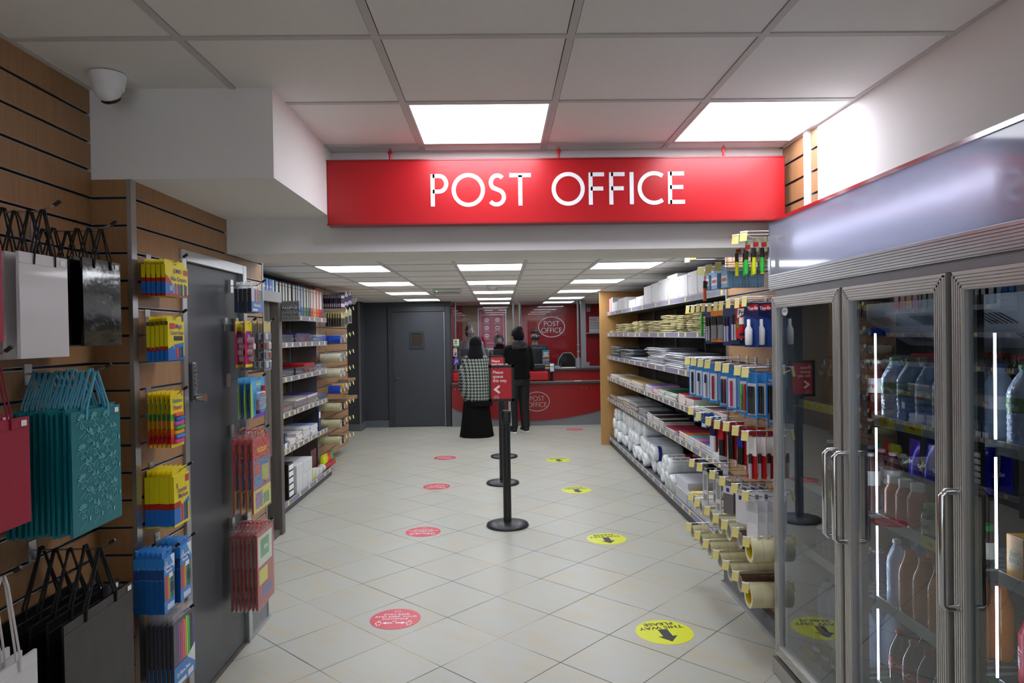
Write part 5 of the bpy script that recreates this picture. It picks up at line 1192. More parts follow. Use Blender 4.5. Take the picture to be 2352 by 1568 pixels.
y, z = HK['third'][1]; hang_r(mk('glue_card', 'glue pack', .10, .165, .002, 'c81818', face=[((.06, .56), (.5, .68), (.94, .56), (.92, .92), (.1, .9), '1c1c1c'), ((.1, .6), (.5, .72), (.9, .6), (.88, .9), (.14, .88), 'f0f0f0'), (.08, .3, .4, .5, '2a8a3a'), (.6, .34, .95, .5, '3a9a4a')], words=[('Pritt', .5, .70, .034, '161616')], extra=glue, bodyname='card', tab=0), 3, y, z, 'red glue stick card', W_(1, 'third'), .055, rz=.5)
def corr(T, w, h, t):
    b = MB(); b.lathe([(.014, -h * .95), (.017, -h * .9), (.017, -h * .6), (.008, -h * .52), (.008, -h * .38), (.006, -h * .37)], o=(.018, 0, 0), n=14); b.build('bottle', [WHT], T)
y, z = HK['third'][0]; hang_r(mk('correction_card', 'correction fluid', .085, .21, .002, '1c3a80', face=[((0, .75), (1, .6), (1, 1), (0, 1), '101a50'), (.3, .82, .98, .96, 'b01820')], words=[('Tipp-Ex', .62, .85, .02, 'ffffff')], extra=corr, bodyname='card', tab=0), 3, y, z, 'blue correction fluid card', W_(0, 'third'), .06, rz=.5)
yl = mk('glue_card', 'glue pack', .06, .20, .002, 'b8b820', face=[(0, .2, 1, .45, 'e0e020'), (0, .6, 1, .9, '3a5a3a')], extra=pen('b8c020', 'd8dc20', 1, .012, top=.06, L=.14), bodyname='card', tab=0)
for q in range(3): hang_r(yl, 1, HK['third'][0][0] + .0, HK['third'][0][1], 'yellow and green pen card', '%s along, nearest hook, third row' % ORD[q], xf=1.325 + q * .033, rz=.5)
dk = [(0, 'e', ['3a3c40'], ['2a2a2e'], 'blue card of three black pencils', 3), (1, 'f', ['5a8a3a', 'b03a2a'], ['40d040', 'c02a2a'], 'blue card with green and red pens', 2), (2, 'g', ['d02a6a'], ['c8285a'], 'blue card with a pink pen', 1), (3, 'h', ['2a2a34', '6a2030'], ['3a3a44', '8a2434'], 'blue card with dark pens', 2), (4, 'i', ['a02034'], ['b82a34'], 'blue card with a red pen', 1), (5, 'j', ['d8d8de'], ['28286a'], 'blue card with a white pen', 1), (6, 'k', ['c9ccd6'], ['20245a'], 'blue card with a silver pen', 1), (7, 'l', ['26282c'], ['1a1a1c'], 'blue card with a black pen', 1)]
for k, _, c, cp, nm, n in dk: y, z = HK['fourth'][k]; hang_r(cd(c, cp, n), 3, y, z, nm, W_(k, 'fourth'), .045, rz=.45)
pk = mk('pencil_card', 'pencil pack', .085, .235, .003, '2f86d0', face=[(.12, .05, .9, .72, 'b8bcc2'), (.15, .1, .85, .68, '4a463c'), ((.5, 1), (1, .8), (1, 1), 'e8eaee'), (.3, .38, .75, .46, 'e8e8e8')], words=[('Superior', .45, .88, .017, 'ffffff'), ('HB Pencils', .45, .81, .016, 'ffffff')], extra=pen(['3a3830'], ['3a3830'], 5, .0036, top=.075, L=.135), bodyname='card', tab=0)
hang_r(pk, 3, HK['fourth'][0][0] - .02, HK['fourth'][0][1] - .01, 'tall blue card of graphite pencils', 'at the fridge end, fourth row', .04, xf=1.30, rz=.5)
mkm = lambda c, cap, n=1: mk('marker_card', 'marker pack', .055, .165, .003, '9c1a1c', face=[(.1, .05, .5, .6, '1a1a1a')], extra=pen(c, cap, n, .009, top=.02, L=.14), bodyname='card', tab=0)
for k, (c, cp, nm) in {4: ('d8dae0', '1c1c50', 'marker set with white barrels'), 3: ('1c1c1e', 'b01c20', 'red-capped black marker'), 2: ('161618', '161618', 'black marker'), 1: ('18181a', '28289a', 'blue-capped marker')}.items(): y, z = HK['fifth'][k]; hang_r(mkm(c, cp, 2 if k != 4 else 4), 4, y, z, nm, W_(k, 'fifth'), .05, rz=.4)
sh = mk('marker_card', 'marker pack', .06, .20, .003, 'b8181c', face=[(0, .55, 1, 1, 'd8d8d6'), (.1, .1, .5, .5, '9a9a9c')], extra=pen('b9babd', '202022', 1, .008, top=.08, L=.12), bodyname='card', tab=0)
y, z = HK['fifth'][0]; hang_r(sh, 4, y, z, 'red and white permanent marker card', W_(0, 'fifth'), .045, rz=.5)
for k in (5, 6): y, z = HK['fifth'][k]; hang_r(mk('marker_card', 'clip pack', .05, .05, .004, '2a5aa0', face=[(.1, .1, .9, .5, 'd0d4da')], bodyname='card', tab=.012), 4, y, z - .012, 'small blue clip packet', W_(k, 'fifth'), .03)
wp = mk('stationery_pack', 'stationery pack', .07, .21, .004, 'cfcfd2', face=[(.0, .75, 1, 1, 'b9babf'), (.1, .1, .9, .5, 'e2e2e4')], tab=.022, bodyname='card')
for k, nm, n in ((0, 'white stationery pack with euro slot', 4), (1, 'white pack of adhesive pads', 5), (2, 'clear pack with dark contents', 5)):
    y, z = HK['sixth'][k]; hang_r(wp if k == 0 else mk('stationery_pack', 'stationery pack', .07, .15, .006, ('d6d6da' if k == 1 else '6a6468'), face=[(0, .72, 1, 1, 'dcdce0'), (.3, .78, .6, .92, '3a3a9a')], tab=.02, bodyname='card'), n, y, z - .02, nm, W_(k, 'sixth'), .045, rz=.5)
for k in (3, 4): y, z = HK['sixth'][k]; hang_r(mk('stationery_pack', 'stationery pack', .05, .19, .005, 'b9bcc0', face=[(.2, .1, .8, .9, '8a8c90'), (.1, .3, .9, .42, 'd8c8cc')], tab=.02, bodyname='card'), 3, y, z - .02, 'slim clear ruler packet', W_(k, 'sixth'), .06, rz=.3)
# tape rolls threaded on the hooks
CTAPE = mat('c4bf96', .12, var=.08, coat=.6); BTAPE = mat('4a3226', .2, var=.08, coat=.4); MTAPE = mat('d9d2a8', .5, var=.04); WTAPE = mat('c9c4bc', .3, var=.05); CORE = mat('c9c4c0', .6, var=.2, scale=50); COREY = mat('c8b020', .5, var=.15, scale=40)
TS_ = {}
def tapes(face, x0, y, z, n, wd, ro, ri, m, core, lab, where, dirn=1):
    key = (wd, ro, ri, m.name, core.name)
    for i in range(n):
        loc = (x0 + dirn * i * (wd + .001), y, z - ri + .004); L = '%s of %s' % (ORD[i] if i else 'outermost', '%s, %s' % (lab, where))
        if key not in TS_:
            t = thing('tape_roll', L, 'tape roll', loc, 0, 'tape rolls on hooks'); b = MB(); b.ring((0, 0, 0), (wd, 0, 0), ro, ri + .004, 26, 0); b.build('tape', m, t); b = MB(); b.ring((.0005, 0, 0), (wd - .0005, 0, 0), ri + .0035, ri, 24, 0); b.build('core', core, t); TS_[key] = t
        else: dup(TS_[key], loc, label=L, group='tape rolls on hooks')
for k, (m, nm, n, core, ro) in {6: (WTAPE, 'the white tape rolls', 3, CORE, .042), 5: (WTAPE, 'the white and red tape rolls', 4, CORE, .042), 4: (CTAPE, 'the clear tape rolls', 5, CORE, .046), 3: (CTAPE, 'the clear tape rolls', 5, CORE, .046), 2: (CTAPE, 'the clear tape rolls', 5, CORE, .046), 1: (BTAPE, 'the brown tape rolls', 4, CORE, .048)}.items():
    y, z = HK['seventh'][k]; tapes(0, HT + .02, y, z, n, .046, ro, .036 if ro > .043 else .034, m, core, nm, W_(k, 'seventh'))
y, z = HK['seventh'][0]; tapes(0, HT + .012, y, z, 3, .05, .058, .038, MTAPE, COREY, 'the masking tape rolls', W_(0, 'seventh'))
for k, (m, nm, n) in {6: (CTAPE, 'the clear tape rolls', 2), 5: (CTAPE, 'the clear tape rolls', 5), 4: (CTAPE, 'the clear tape rolls', 5), 3: (CTAPE, 'the clear tape rolls', 5), 2: (CTAPE, 'the clear tape rolls', 5), 1: (BTAPE, 'the brown tape rolls', 5)}.items():
    y, z = HK['lowest'][k]; tapes(0, HT + .02, y, z, n, .046, .046, .036, m, CORE, nm, W_(k, 'lowest'))
y, z = HK['lowest'][0]; tapes(0, HT + .012, y, z, 3, .05, .058, .038, MTAPE, COREY, 'the masking tape rolls', W_(0, 'lowest'))
# ================================================================ shelving on the left
LX = -2.0
LZ = [1.81, 1.546, 1.222, .89, .55, .10]
lb = [(5.76, 6.82, 'bay beside the photo booth'), (6.824, 8.085, 'bay beside the tape hooks')]
SLATD = wood('shelf_back_wood', '7c5c3a', '8d6b46')
for k, (y0, y1, nm) in enumerate(lb):
    t = thing('shelving_bay', 'grey and wood shelving on the left, ' + nm, 'shelving', (LX, y0, 0), group='left hand shelving bays'); w = y1 - y0
    b = MB(); b.box(-.47, 0, .1, -.452, w, 2.15)
    for q in range(19): b.box(-.453, 0, .15 + q * .101, -.4505, w, .156 + q * .101, 1)
    b.build('back_panel', [SLATD, mat('2a2a2a', .6, var=0)], t)
    MB().box(-.45, w - .05, 0, -.41, w - .02, 2.15).build('upright', mat('a5a7ac', .4, .3, var=0), t)
    b = MB(); b.box(-.45, 0, 0, .03, w, .075); b.build('base', mat('4a4c50', .5, var=.05), t)
    for q, z in enumerate(LZ):
        f = .05 if q == 5 else 0
        s = MB().box(-.45, .001, z - .022, f - .004, w - .001, z - .002).build('shelf', SHELFG, t)
        r = MB().box(f - .004, .002, z - .034, f + .002, w - .002, z + .010, 0); r.box(f - .004, .002, z - .036, f + .003, w - .002, z - .032, 1); r.box(f - .004, .002, z + .008, f + .003, w - .002, z + .012, 1)
        rl = r.build('price_rail', [RAIL, RAILW], s); n = (4, 5, 5, 7, 8, 4)[q]
        for c in range(n):
            yy = w * (c + .5 + random.uniform(-.25, .25)) / n; MB().box(f + .0022, yy - .025, z - .030, f + .0042, yy + .025, z + .006).build('price_label', YELLAB, rl)
def yl_(px, x=LX): return at(px, 800, x=x).y
# lever arch files
files = [(605, 611, '4a2f7a', 0), (612, 618, '3a78c4', 0), (619.5, 625, '3f8ad0', 0), (626.5, 632, '2f6ab8', 0), (633, 638, '7ab0d8', 0)] + [(a, c, '19191b', 1) for a, c in ((640, 647), (649, 654.5), (656, 661), (662, 667.5), (669, 676), (678.5, 685), (686, 689.5))] + [(690.5, 696.5, '2f78c0', 1), (697.5, 702.5, '2a6ab4', 1), (703.5, 709.5, '2a7a42', 1), (710.5, 715.5, '256a3c', 1), (716, 719, '3a2048', 1), (719.5, 725.5, 'c4306a', 1), (726, 732, 'e0a818', 1), (732.8, 738.5, 'd8501c', 1), (739, 745, 'b81824', 1)]
cnm = {'4a2f7a': 'purple', '3a78c4': 'blue glossy', '3f8ad0': 'bright blue glossy', '2f6ab8': 'mid blue glossy', '7ab0d8': 'pale blue glossy', '19191b': 'black', '2f78c0': 'blue', '2a6ab4': 'darker blue', '2a7a42': 'green', '256a3c': 'darker green', '3a2048': 'slim dark purple', 'c4306a': 'pink', 'e0a818': 'yellow', 'd8501c': 'orange', 'b81824': 'red'}
bk = 0
for px0, px1, c, wl_ in files:
    ya, yb = yl_(px0), yl_(px1); w = (yb - ya) * .96
    nm = cnm[c]; lab = '%s lever arch file on the top left shelf' % nm
    if c == '19191b': lab = 'black lever arch file on the top left shelf, %s black one' % (ORD[bk] if bk else 'first'); bk += 1
    t = thing('lever_arch_file', lab, 'file', (LX - .02, (ya + yb) / 2, LZ[0]), 0, 'lever arch files on the top left shelf'); h = .315; b = MB(); b.cbox(-.28, -w / 2, 0, 0, w / 2, h, .002)
    mats = [mat(c, .35, var=.03), mat('d5d4d2', .6, var=.02), CHROME, BLACK]
    if wl_: b.box(0, -w * .40, h * .34, .0006, w * .36, h * .95, 1); b.box(.0003, -w * .40, h * .88, .0008, w * .36, h * .9, 3)
    else: b.box(0, -w * .3, h * .06, .0006, w * .3, h * .16, 1); b.box(0, -w * .35, h * .75, .0006, w * .35, h * .8, 1)
    Mf = frame((.0004, 0, h * .2), (0, 1, 0), (0, 0, 1)); b.prism(ell(0, 0, min(.012, w * .3), .012, 16), 0, .0006, 3, Mf); b.ribbon(ell(0, 0, min(.013, w * .32), .013, 18), .004, 0, .0009, 2, Mf, True)
    b.build('file', mats, t)
def lpile(kind, item, cat, k, px0, px1, n, th, cols, where, dx=.30, **kw):
    ya, yb = yl_(px0), yl_(px1); kw.setdefault('x', LX - .015); x = kw.pop('x') - dx; stack(kind, item, where, cat, x, (ya + yb) / 2, LZ[k], dx, abs(ya - yb) * .93, n, th, cols, **kw)
lpile('document_wallet', 'clear document wallet', 'wallet', 1, 646, 662, 4, .012, ['9a9ea6', '7c808a'], 'left second shelf by the booth', shape='film')
lpile('document_wallet', 'grey document wallet', 'wallet', 1, 663, 680, 4, .012, ['6a5a60', '84868e'], 'left second shelf middle', shape='film')
lpile('document_wallet', 'dark blue folder', 'folder', 1, 683, 718, 7, .014, ['232a6a', '2f3a86'], 'left second shelf', edge=None)
lpile('document_wallet', 'pale blue plastic wallet', 'wallet', 1, 720, 746, 6, .014, ['7a9ac8', '9ab0d0', 'c0c8d4'], 'left second shelf far end', shape='film')
lpile('document_wallet', 'grey and yellow folder', 'folder', 2, 648, 676, 4, .012, ['39456a', '7a7c84', 'b8b040'], 'left third shelf by the booth')
lpile('document_wallet', 'plum folder', 'folder', 2, 681, 698, 6, .012, ['4a2440', '38283a'], 'left third shelf middle')
lpile('document_wallet', 'red folder', 'folder', 2, 699, 728, 8, .013, ['a01822', 'b4222a'], 'left third shelf')
lpile('document_wallet', 'clear plastic wallet', 'wallet', 2, 730, 748, 5, .013, ['a9acb8', '8a4a50'], 'left third shelf far end', shape='film')
lpile('notebook', 'bright notepad', 'notepad', 3, 649, 674, 5, .011, ['d8d030', 'c85a40', '58a870'], 'left fourth shelf by the booth', edge='d8d6cc')
lpile('notebook', 'mixed refill pad', 'notepad', 3, 681, 706, 7, .013, ['8a8a92', '6a4a30', 'b8b6b0', '4a5a8a'], 'left fourth shelf middle', edge='d8d6cc')
lpile('notebook', 'white refill pad', 'notepad', 3, 707, 731, 8, .013, ['c8c8d0', '5a4a90', 'd8d4cc'], 'left fourth shelf', edge='d8d6cc')
lpile('document_wallet', 'small blue wallet', 'wallet', 3, 733, 748, 5, .013, ['6a84b8', 'a0a8b8'], 'left fourth shelf far end', shape='film')
for q, (a, c, h, col, lab) in enumerate(((647, 654, .15, '222a5e', 'dark blue and white box on the left fifth shelf, nearer'), (655, 661, .15, '2a3470', 'dark blue and white box on the left fifth shelf, farther'))):
    ya, yb = yl_(a), yl_(c); t = thing('stationery_box', lab, 'box', (LX - .02, (ya + yb) / 2, LZ[4]), 0, 'dark blue boxes'); w = yb - ya; b = MB(); b.cbox(-.22, -w * .46, 0, 0, w * .46, h, .002); b.box(0, -w * .46, 0, .0008, w * .46, h * .4, 1); b.box(0, -w * .2, h * .55, .0008, w * .2, h * .8, 2); b.build('box', [mat(col, .4, var=.02), WHT, mat('9ab040', .4, var=0)], t)
lpile('notebook', 'red and white book', 'book', 4, 663, 678, 4, .018, ['a81c24', 'd8d4d0'], 'left fifth shelf', edge='dcdad4')
lpile('notebook', 'white book', 'book', 4, 680, 695, 6, .017, ['d8d8dc', '8a2028', 'cfcfd6'], 'left fifth shelf', edge='dcdad4')
lpile('notebook', 'blue and white book', 'book', 4, 697, 712, 7, .017, ['d4d4da', '2a3a80'], 'left fifth shelf', edge='dcdad4')
lpile('notebook', 'pale blue book', 'book', 4, 714, 730, 5, .022, ['8a9ad0', 'dadae0'], 'left fifth shelf', edge='dcdad4')
y0 = yl_(733); t = thing('magazine_file', 'black and blue magazine file on the left fifth shelf', 'magazine file', (LX - .02, y0 + .05, LZ[4])); b = MB()
b.prism([(-.25, 0), (0, 0), (0, .26), (-.02, .26), (-.25, .1)], -.05, -.046, 0, Matrix(((1, 0, 0, 0), (0, 0, 1, 0), (0, 1, 0, 0), (0, 0, 0, 1)))); b.prism([(-.25, 0), (0, 0), (0, .26), (-.02, .26), (-.25, .1)], .046, .05, 0, Matrix(((1, 0, 0, 0), (0, 0, 1, 0), (0, 1, 0, 0), (0, 0, 0, 1))))
b.box(-.004, -.05, 0, 0, .05, .26, 1); b.box(.0, -.03, .15, .0008, .03, .22, 2); b.build('file', [mat('2a2c34', .5, var=0), mat('2c3474', .4, var=0), WHT], t)
for sh in (1, 2, 3):
    for (ya, yb, nm) in lb:
        t = thing('clear_riser', 'clear plastic front riser on left %s shelf, %s' % (ORD[sh], nm), 'shelf riser', (LX - .008, ya + .03, LZ[sh])); MB().box(0, 0, 0, .003, yb - ya - .06, .085).build('riser', CLEARR, t)
# bottom left shelf
t = thing('drawer_unit', 'small black drawer unit with white fronts on the bottom left shelf', 'drawer unit', (LX + .03, yl_(653) + .02, LZ[5])); b = MB(); b.cbox(-.28, -.07, 0, 0, .09, .33, .003); b.build('casing', BLACK, t)
for q in range(5): MB().cbox(0, -.055, .02 + q * .062, .006, .075, .065 + q * .062, .002).build('drawer', WHT, t)
def wbox(px0, px1, z0, h, lab, dx=.34):
    ya, yb = yl_(px0), yl_(px1); w = (yb - ya) * .97; t = thing('white_box', lab, 'box', (LX + .035, (ya + yb) / 2, LZ[5] + z0), 0, 'white boxes on the bottom left shelf'); MB().cbox(-dx, -w / 2, 0, 0, w / 2, h, .003).build('box', mat('d4d5d6', .55, var=.02), t)
wbox(668, 682, 0, .145, 'plain white box, lower row, nearest the drawer unit'); wbox(682.3, 694, 0, .145, 'plain white box, lower row, middle'); wbox(694.3, 705, 0, .145, 'plain white box, lower row, farthest')
wbox(668, 684, .147, .12, 'plain white box, upper row, nearer'); wbox(684.5, 705, .147, .12, 'plain white box, upper row, farther')
def pk2(px0, px1, h, col, lab, kind='stationery_pack', cat='pack', dx=.12, z0=0):
    ya, yb = yl_(px0), yl_(px1); w = (yb - ya) * .94; t = thing(kind, lab, cat, (LX + .03, (ya + yb) / 2, LZ[5] + z0)); MB().cbox(-dx, -w / 2, 0, 0, w / 2, h, .004).build('pack', mat(col, .4, var=.1), t)
pk2(707, 714, .06, 'cfcf70', 'pale yellow pack on the bottom left shelf, lower'); pk2(707, 714, .055, 'd9dbb0', 'cream pack on the bottom left shelf, upper', z0=.062); pk2(715, 722, .09, 'd3d5d6', 'white wrapped pack on the bottom left shelf'); pk2(723, 730, .07, 'cfd0cc', 'white label pack on the bottom left shelf')
def ball(px, x, z, r, col, lab):
    t = thing('string_ball', lab, 'ball of string', (x, yl_(px), LZ[5] + z)); MB().lathe([(r * math.sin(PI * i / 10), r - r * math.cos(PI * i / 10)) for i in range(11)], n=18).build('ball', mat(col, .8, var=.2, scale=60, bump=.4), t)
ball(714, LX - .16, .0, .075, '8e8e8a', 'grey ball of string on the bottom left shelf, larger'); ball(733, LX + .0, 0, .045, 'c9c9c0', 'pale ball of string on the bottom left shelf'); ball(736.5, LX + .0, 0, .04, 'b9bab4', 'small grey ball of string on the bottom left shelf')
t = thing('activity_book', 'dark red book standing on the bottom left shelf', 'book', (LX - .06, yl_(729), LZ[5])); MB().box(-.012, -.13, 0, 0, .10, .27).build('book', [mat('5a1428', .4, var=.3, scale=12)], t)
hb = ['d8e41c', 'd8e41c', 'd8e41c', 'd8e41c', 'e89a1c', 'e8401c', 'e83a4a', 'e83a6a', '28d060', '20c850']
cnt = {'d8e41c': 'yellow', 'e89a1c': 'amber', 'e8401c': 'orange', 'e83a4a': 'coral', 'e83a6a': 'pink', '28d060': 'green', '20c850': 'deep green'}
t = thing('counter_tray', 'red tray holding upright highlighters on the bottom left shelf', 'tray', (LX + .0, yl_(752) - .05, LZ[5])); MB().cbox(-.09, -.2, 0, .03, .24, .055, .004).build('tray', mat('b01c1c', .4, var=0), t)
yy = 0
for q, c in enumerate(hb):
    t = thing('highlighter', '%s highlighter upright in the red tray, %s along' % (cnt[c], ORD[q] if q else 'first'), 'highlighter', (LX - .02, yl_(752) - .24 + q * .047, LZ[5] + .057), 0, 'highlighters in the red tray'); MB().cbox(-.02, -.018, 0, .02, .018, .075, .005).build('body', mat(c, .35, var=0), t); MB().cbox(-.014, -.012, .075, .014, .012, .105, .003).build('cap', mat(c, .35, var=0), t)

# ---- hooks of tape beyond the left shelving
PX_, PT = -2.13, -1.80
b = MB(); slats(b, 'x', PX_, 8.115, 9.75, .12, H2 - .01, 1); ph = struct('wall_left', b, SM, label='slatted wood panel of tape hooks beyond the left shelves')
MB().box(PX_ - .5, 8.09, 0, PX_ + .004, 8.112, H2 - .01).build('end_trim', ALU, ph)
rowL = [(674, 'top'), (714, 'second'), (771, 'third'), (812, 'fourth'), (848, 'fifth'), (885, 'sixth'), (925, 'seventh'), (963, 'eighth'), (1002, 'lowest')]
HKL = {}
for py, rn_ in rowL:
    for k, px in enumerate((795, 803, 811)):
        p = at(px, py - k * 3, x=PT); y, z = p.y, p.z
        t = thing('display_hook', 'ticketed tape hook on the left panel, %s row, %s along' % (rn_, ORD[k] if k else 'first'), 'hook', (PX_, y, z), 0, 'ticketed hooks on the left panel'); L = PT - PX_
        b = MB(); b.box(-.002, -.016, -.03, .004, .016, .03); b.build('back_plate', ALU, t); b = MB(); b.tube([(0, 0, -.012), (L * .9, 0, -.012), (L, 0, .004)], .0026, 6); b.tube([(0, 0, .018), (L, 0, .016)], .002, 6); b.build('prong', CHROME, t)
        MB().box(-.001, -.02, -.042, .0015, .02, .002, 0, Matrix.Translation((L, 0, .02)) @ Matrix.Rotation(-.2, 4, 'Y')).build('ticket', YELLAB, t)
        HKL[(rn_, k)] = (y, z - .014)
BLT = mat('1c44a8', .2, var=.05, coat=.4); YLT = mat('d89a1c', .25, var=.04, coat=.3); CRT = mat('c9c4a4', .4, var=.05); GRT = mat('9a9ea6', .2, var=.08, coat=.4)
for rn_, k, m, nm, n in (('third', 0, BLT, 'the blue tape rolls', 5), ('third', 1, GRT, 'the grey tape rolls', 3), ('fourth', 0, CRT, 'the cream tape rolls', 5), ('fourth', 1, GRT, 'the clear wide tapes', 5), ('fifth', 0, CRT, 'the cream tape rolls', 5), ('fifth', 1, WTAPE, 'the white tape rolls', 5), ('sixth', 0, BLT, 'the blue tape rolls', 3), ('sixth', 1, YLT, 'the yellow tape rolls', 3), ('sixth', 2, GRT, 'the grey tape rolls', 4), ('seventh', 0, CTAPE, 'the clear tape rolls', 5), ('eighth', 0, CTAPE, 'the clear tape rolls', 5), ('lowest', 0, CTAPE, 'the clear tape rolls', 5), ('lowest', 1, BTAPE, 'the brown tape rolls', 4), ('seventh', 1, BTAPE, 'the brown tape rolls', 5), ('eighth', 1, BTAPE, 'the brown tape rolls', 5)):
    y, z = HKL[(rn_, k)]; tapes(0, PT - .06 - .046, y, z, n, .046, .050, .036, m, CORE, nm + ' left', '%s, %s hook' % (rn_, ORD[k] if k else 'first'), -1)
def hang_l(make, n, rn_, k, lab, pitch, dz=0):
    y, z = HKL[(rn_, k)]; first = None
    for i in range(n):
        L = nth(i, n, lab, 'on %s hook, %s row, left panel' % (ORD[k] if k else 'first', rn_)); loc = (PT - .04 - i * pitch, y, z + dz)
        if first is None: first = make(L, loc, lab + 's on the left panel'); first.rotation_euler.z = -.35
        else: dup(first, loc, -.35 + random.uniform(-.05, .05), label=L)
for k, c in ((0, '3a2440'), (1, '2a2a50'), (2, '3a3a80')): hang_l(mk('pen_card', 'pen pack', .08, .16, .004, c, face=[(0, .1, 1, .35, 'b8a8b8'), (.1, .75, .9, .95, 'c8c4cc')], tab=0, bodyname='card'), 9 - k * 2, 'top', k, 'dark purple pen pack', .026)
for k, c in ((0, '4a4638'), (1, '5a5648'), (2, '8a8c84')): hang_l(mk('pen_card', 'pen pack', .08, .17, .004, c, face=[(0, .6, 1, 1, 'b0a068' if k < 2 else 'a8b8a0'), (.2, .1, .8, .55, '2a2a2c')], tab=0, bodyname='card'), 7 - k, 'second', k, 'black and gold pen pack', .03)
LEDGEW = wood('ledge_wood', '86694a', '967a58', stretch=(2, 18, 18))
a = at(768, 878, x=PX_ + .1); t = thing('wood_ledge', 'small tan wooden ledge among the tape hooks, upper', 'shelf', (PX_ + .003, a.y + .9, at(800, 880, x=-1.9).z)); MB().cbox(0, -.25, -.02, .13, .2, .02, .004).build('ledge', LEDGEW, t)
a = at(820, 912, x=-1.86); t = thing('wood_ledge', 'small tan wooden ledge among the tape hooks, lower and longer', 'shelf', (PX_ + .003, a.y, a.z)); MB().cbox(0, -.5, -.022, .25, .12, .022, .006).build('ledge', LEDGEW, t)
# ================================================================ counter and office at the back
REDC = mat('8c1016', .3, var=.03, scale=4); REDD = mat('8d1016', .35, var=.03); TAN = mat('9a8266', .6, var=.04, scale=6); GRYC = mat('7a7c80', .4, var=.04); CDK = mat('3c3d42', .4, var=.03)
b = MB(); YB = 14.08
b.box(-.95, YB, 0, -.739, YB + .1, H2, 0); b.box(-.739, YB, 0, .461, YB + .1, H2, 1); b.box(.461, YB - .01, 0, 1.63, YB + .1, H2, 0); b.box(1.63, YB, 0, 2.10, YB + .1, H2, 2); b.box(-.95, 12.35, 0, -.85, YB, H2, 0)
b.box(.455, YB - .012, 0, .467, YB, H2, 3)
ob = struct('wall_back', b, [mat('a0121a', .25, var=.03, scale=3, coat=.3), TAN, REDD, ALUD], label='red and tan wall of the office behind the counter')
b = MB(); po_logo(b, .53, frame((1.072, YB - .0115, 1.746), (1, 0, 0), (0, 0, 1)), 0); lg = b.build('oval_badge', mat('e6e6ea', .4, var=0)); tag(lg, 'white oval POST OFFICE badge on the red wall behind the glass', 'logo')
# counter
c = thing('service_counter', 'long red post office counter with dark ledge and grey curved plinth', 'counter', (-.84, 12.1, 0))
X1 = 2.935
b = MB(); b.box(0, .02, 0, X1, .22, .73, 1)
cur = [(0, .34), (.1, .29), (.4, .19), (.8, .12), (1.2, .09), (1.6, .09), (2.0, .13), (2.4, .2), (2.7, .28), (X1, .36)]
b.prism(cur + [(X1, .73), (0, .73)], 0, .012, 0, frame((0, .02, 0), (1, 0, 0), (0, 0, 1)))
b.build('front_panel', [REDC, GRYC], c)
b = MB(); po_logo(b, .435, frame((1.49, .0075, .423), (1, 0, 0), (0, 0, 1)), 0, pen=.1); b.build('oval_badge', mat('b9a9a8', .4, var=0), c)
b = MB()
for x in (.06, .13, 2.28, 2.36, 2.60): b.cyl((x, .012, .66), (x, .004, .66), .008, n=10)
b.build('fixing_screw', ALU, c)
b = MB(); b.cbox(0, -.02, .728, X1, .30, .766, .004, 0); b.box(.005, -.01, .766, X1, .29, .7675, 1); b.build('ledge', [CDK, mat('8a7462', .4, var=.05)], c)
b = MB(); b.box(0, .28, .766, X1, .34, .95, 0)
for x in (.9, 1.62, 2.33): b.box(x - .002, .278, .77, x + .002, .282, .945, 1)
b.build('upper_panel', [REDC, mat('4a0a10', .5, var=0)], c)
for x0, x1 in ((.0, .16), (1.34, 1.72)): MB().cbox(x0, .12, .768, x1, .30, .945, .03).build('till_module', mat('a8141c', .3, var=.02), c)
b = MB(); b.cbox(0, .24, .95, X1, .72, .985, .004, 0); b.box(.01, .32, .985, X1, .70, .9868, 1); b.build('counter_top', [CDK, mat('cfcac4', .35, var=.03)], c)
# screen
s = thing('counter_screen', 'tall clear glass screen on grey posts above the red counter', 'screen', (-.84, 12.42, .987))
SG = glassy('screen_glass', 'e9eeef', .0, .75, .0); zt = H2 - .99
for x, r in ((.06, .017), (1.10, .018), (1.215, .018), (2.262, .018)):
    b = MB(); b.cyl((x, 0, 0), (x, 0, zt), r, n=14)
    for z in (.16, .28, .40): b.cbox(x - .024, -.024, z, x + .024, .024, z + .03, .004)
    b.build('post', mat('8d9096', .35, .5, var=0), s)
b = MB(); b.cyl((2.262, 0, 0), (2.262, 0, .17), .055, n=18); b.build('post_sleeve', mat('85878c', .4, .3, var=0), s)
b = MB(); b.box(2.31, -.03, 0, 2.40, .03, zt); b.build('post', mat('85888e', .4, .4, var=0), s)
for x0, x1 in ((.0, 1.10), (1.215, 2.30)): MB().box(x0, .004, .02, x1, .012, zt).build('glass', SG, s)
b = MB(); b.box(2.40, -.02, .0, 2.93, .02, .03); b.box(2.40, -.02, .03, 2.46, .02, .1); b.build('hatch_frame', mat('85888e', .4, .4, var=0), s)
def notice(name, lab, px0, py0, px1, py1, Y, th, paint, cat='notice'):
    a, e = at(px0, py0, y=Y), at(px1, py1, y=Y); t = thing(name, lab, cat, (a.x, Y, e.z)); w, h = e.x - a.x, a.z - e.z; paint(t, w, h, th); return t
def st1(t, w, h, th):
    b = MB(); b.box(0, 0, 0, w, th, h); M = frame((0, -.0005, 0), (1, 0, 0), (0, 0, 1)); b.box(0, -.0004, 0, w, 0, h * .2, 1); b.box(w * .08, -.0004, h * .24, w * .92, 0, h * .94, 2)
    b.ribbon([(w * .38, h * .35), (w * .38, h * .72)] + ell(w * .5, h * .72, w * .13, h * .1, 10, PI, 0, False) + [(w * .64, h * .35)], w * .1, 0, .0006, 3, M); b.build('sticker', [mat('4aa83a', .4, var=0), mat('2c6a22', .4, var=0), mat('e8ece6', .4, var=0), BLACK], t)
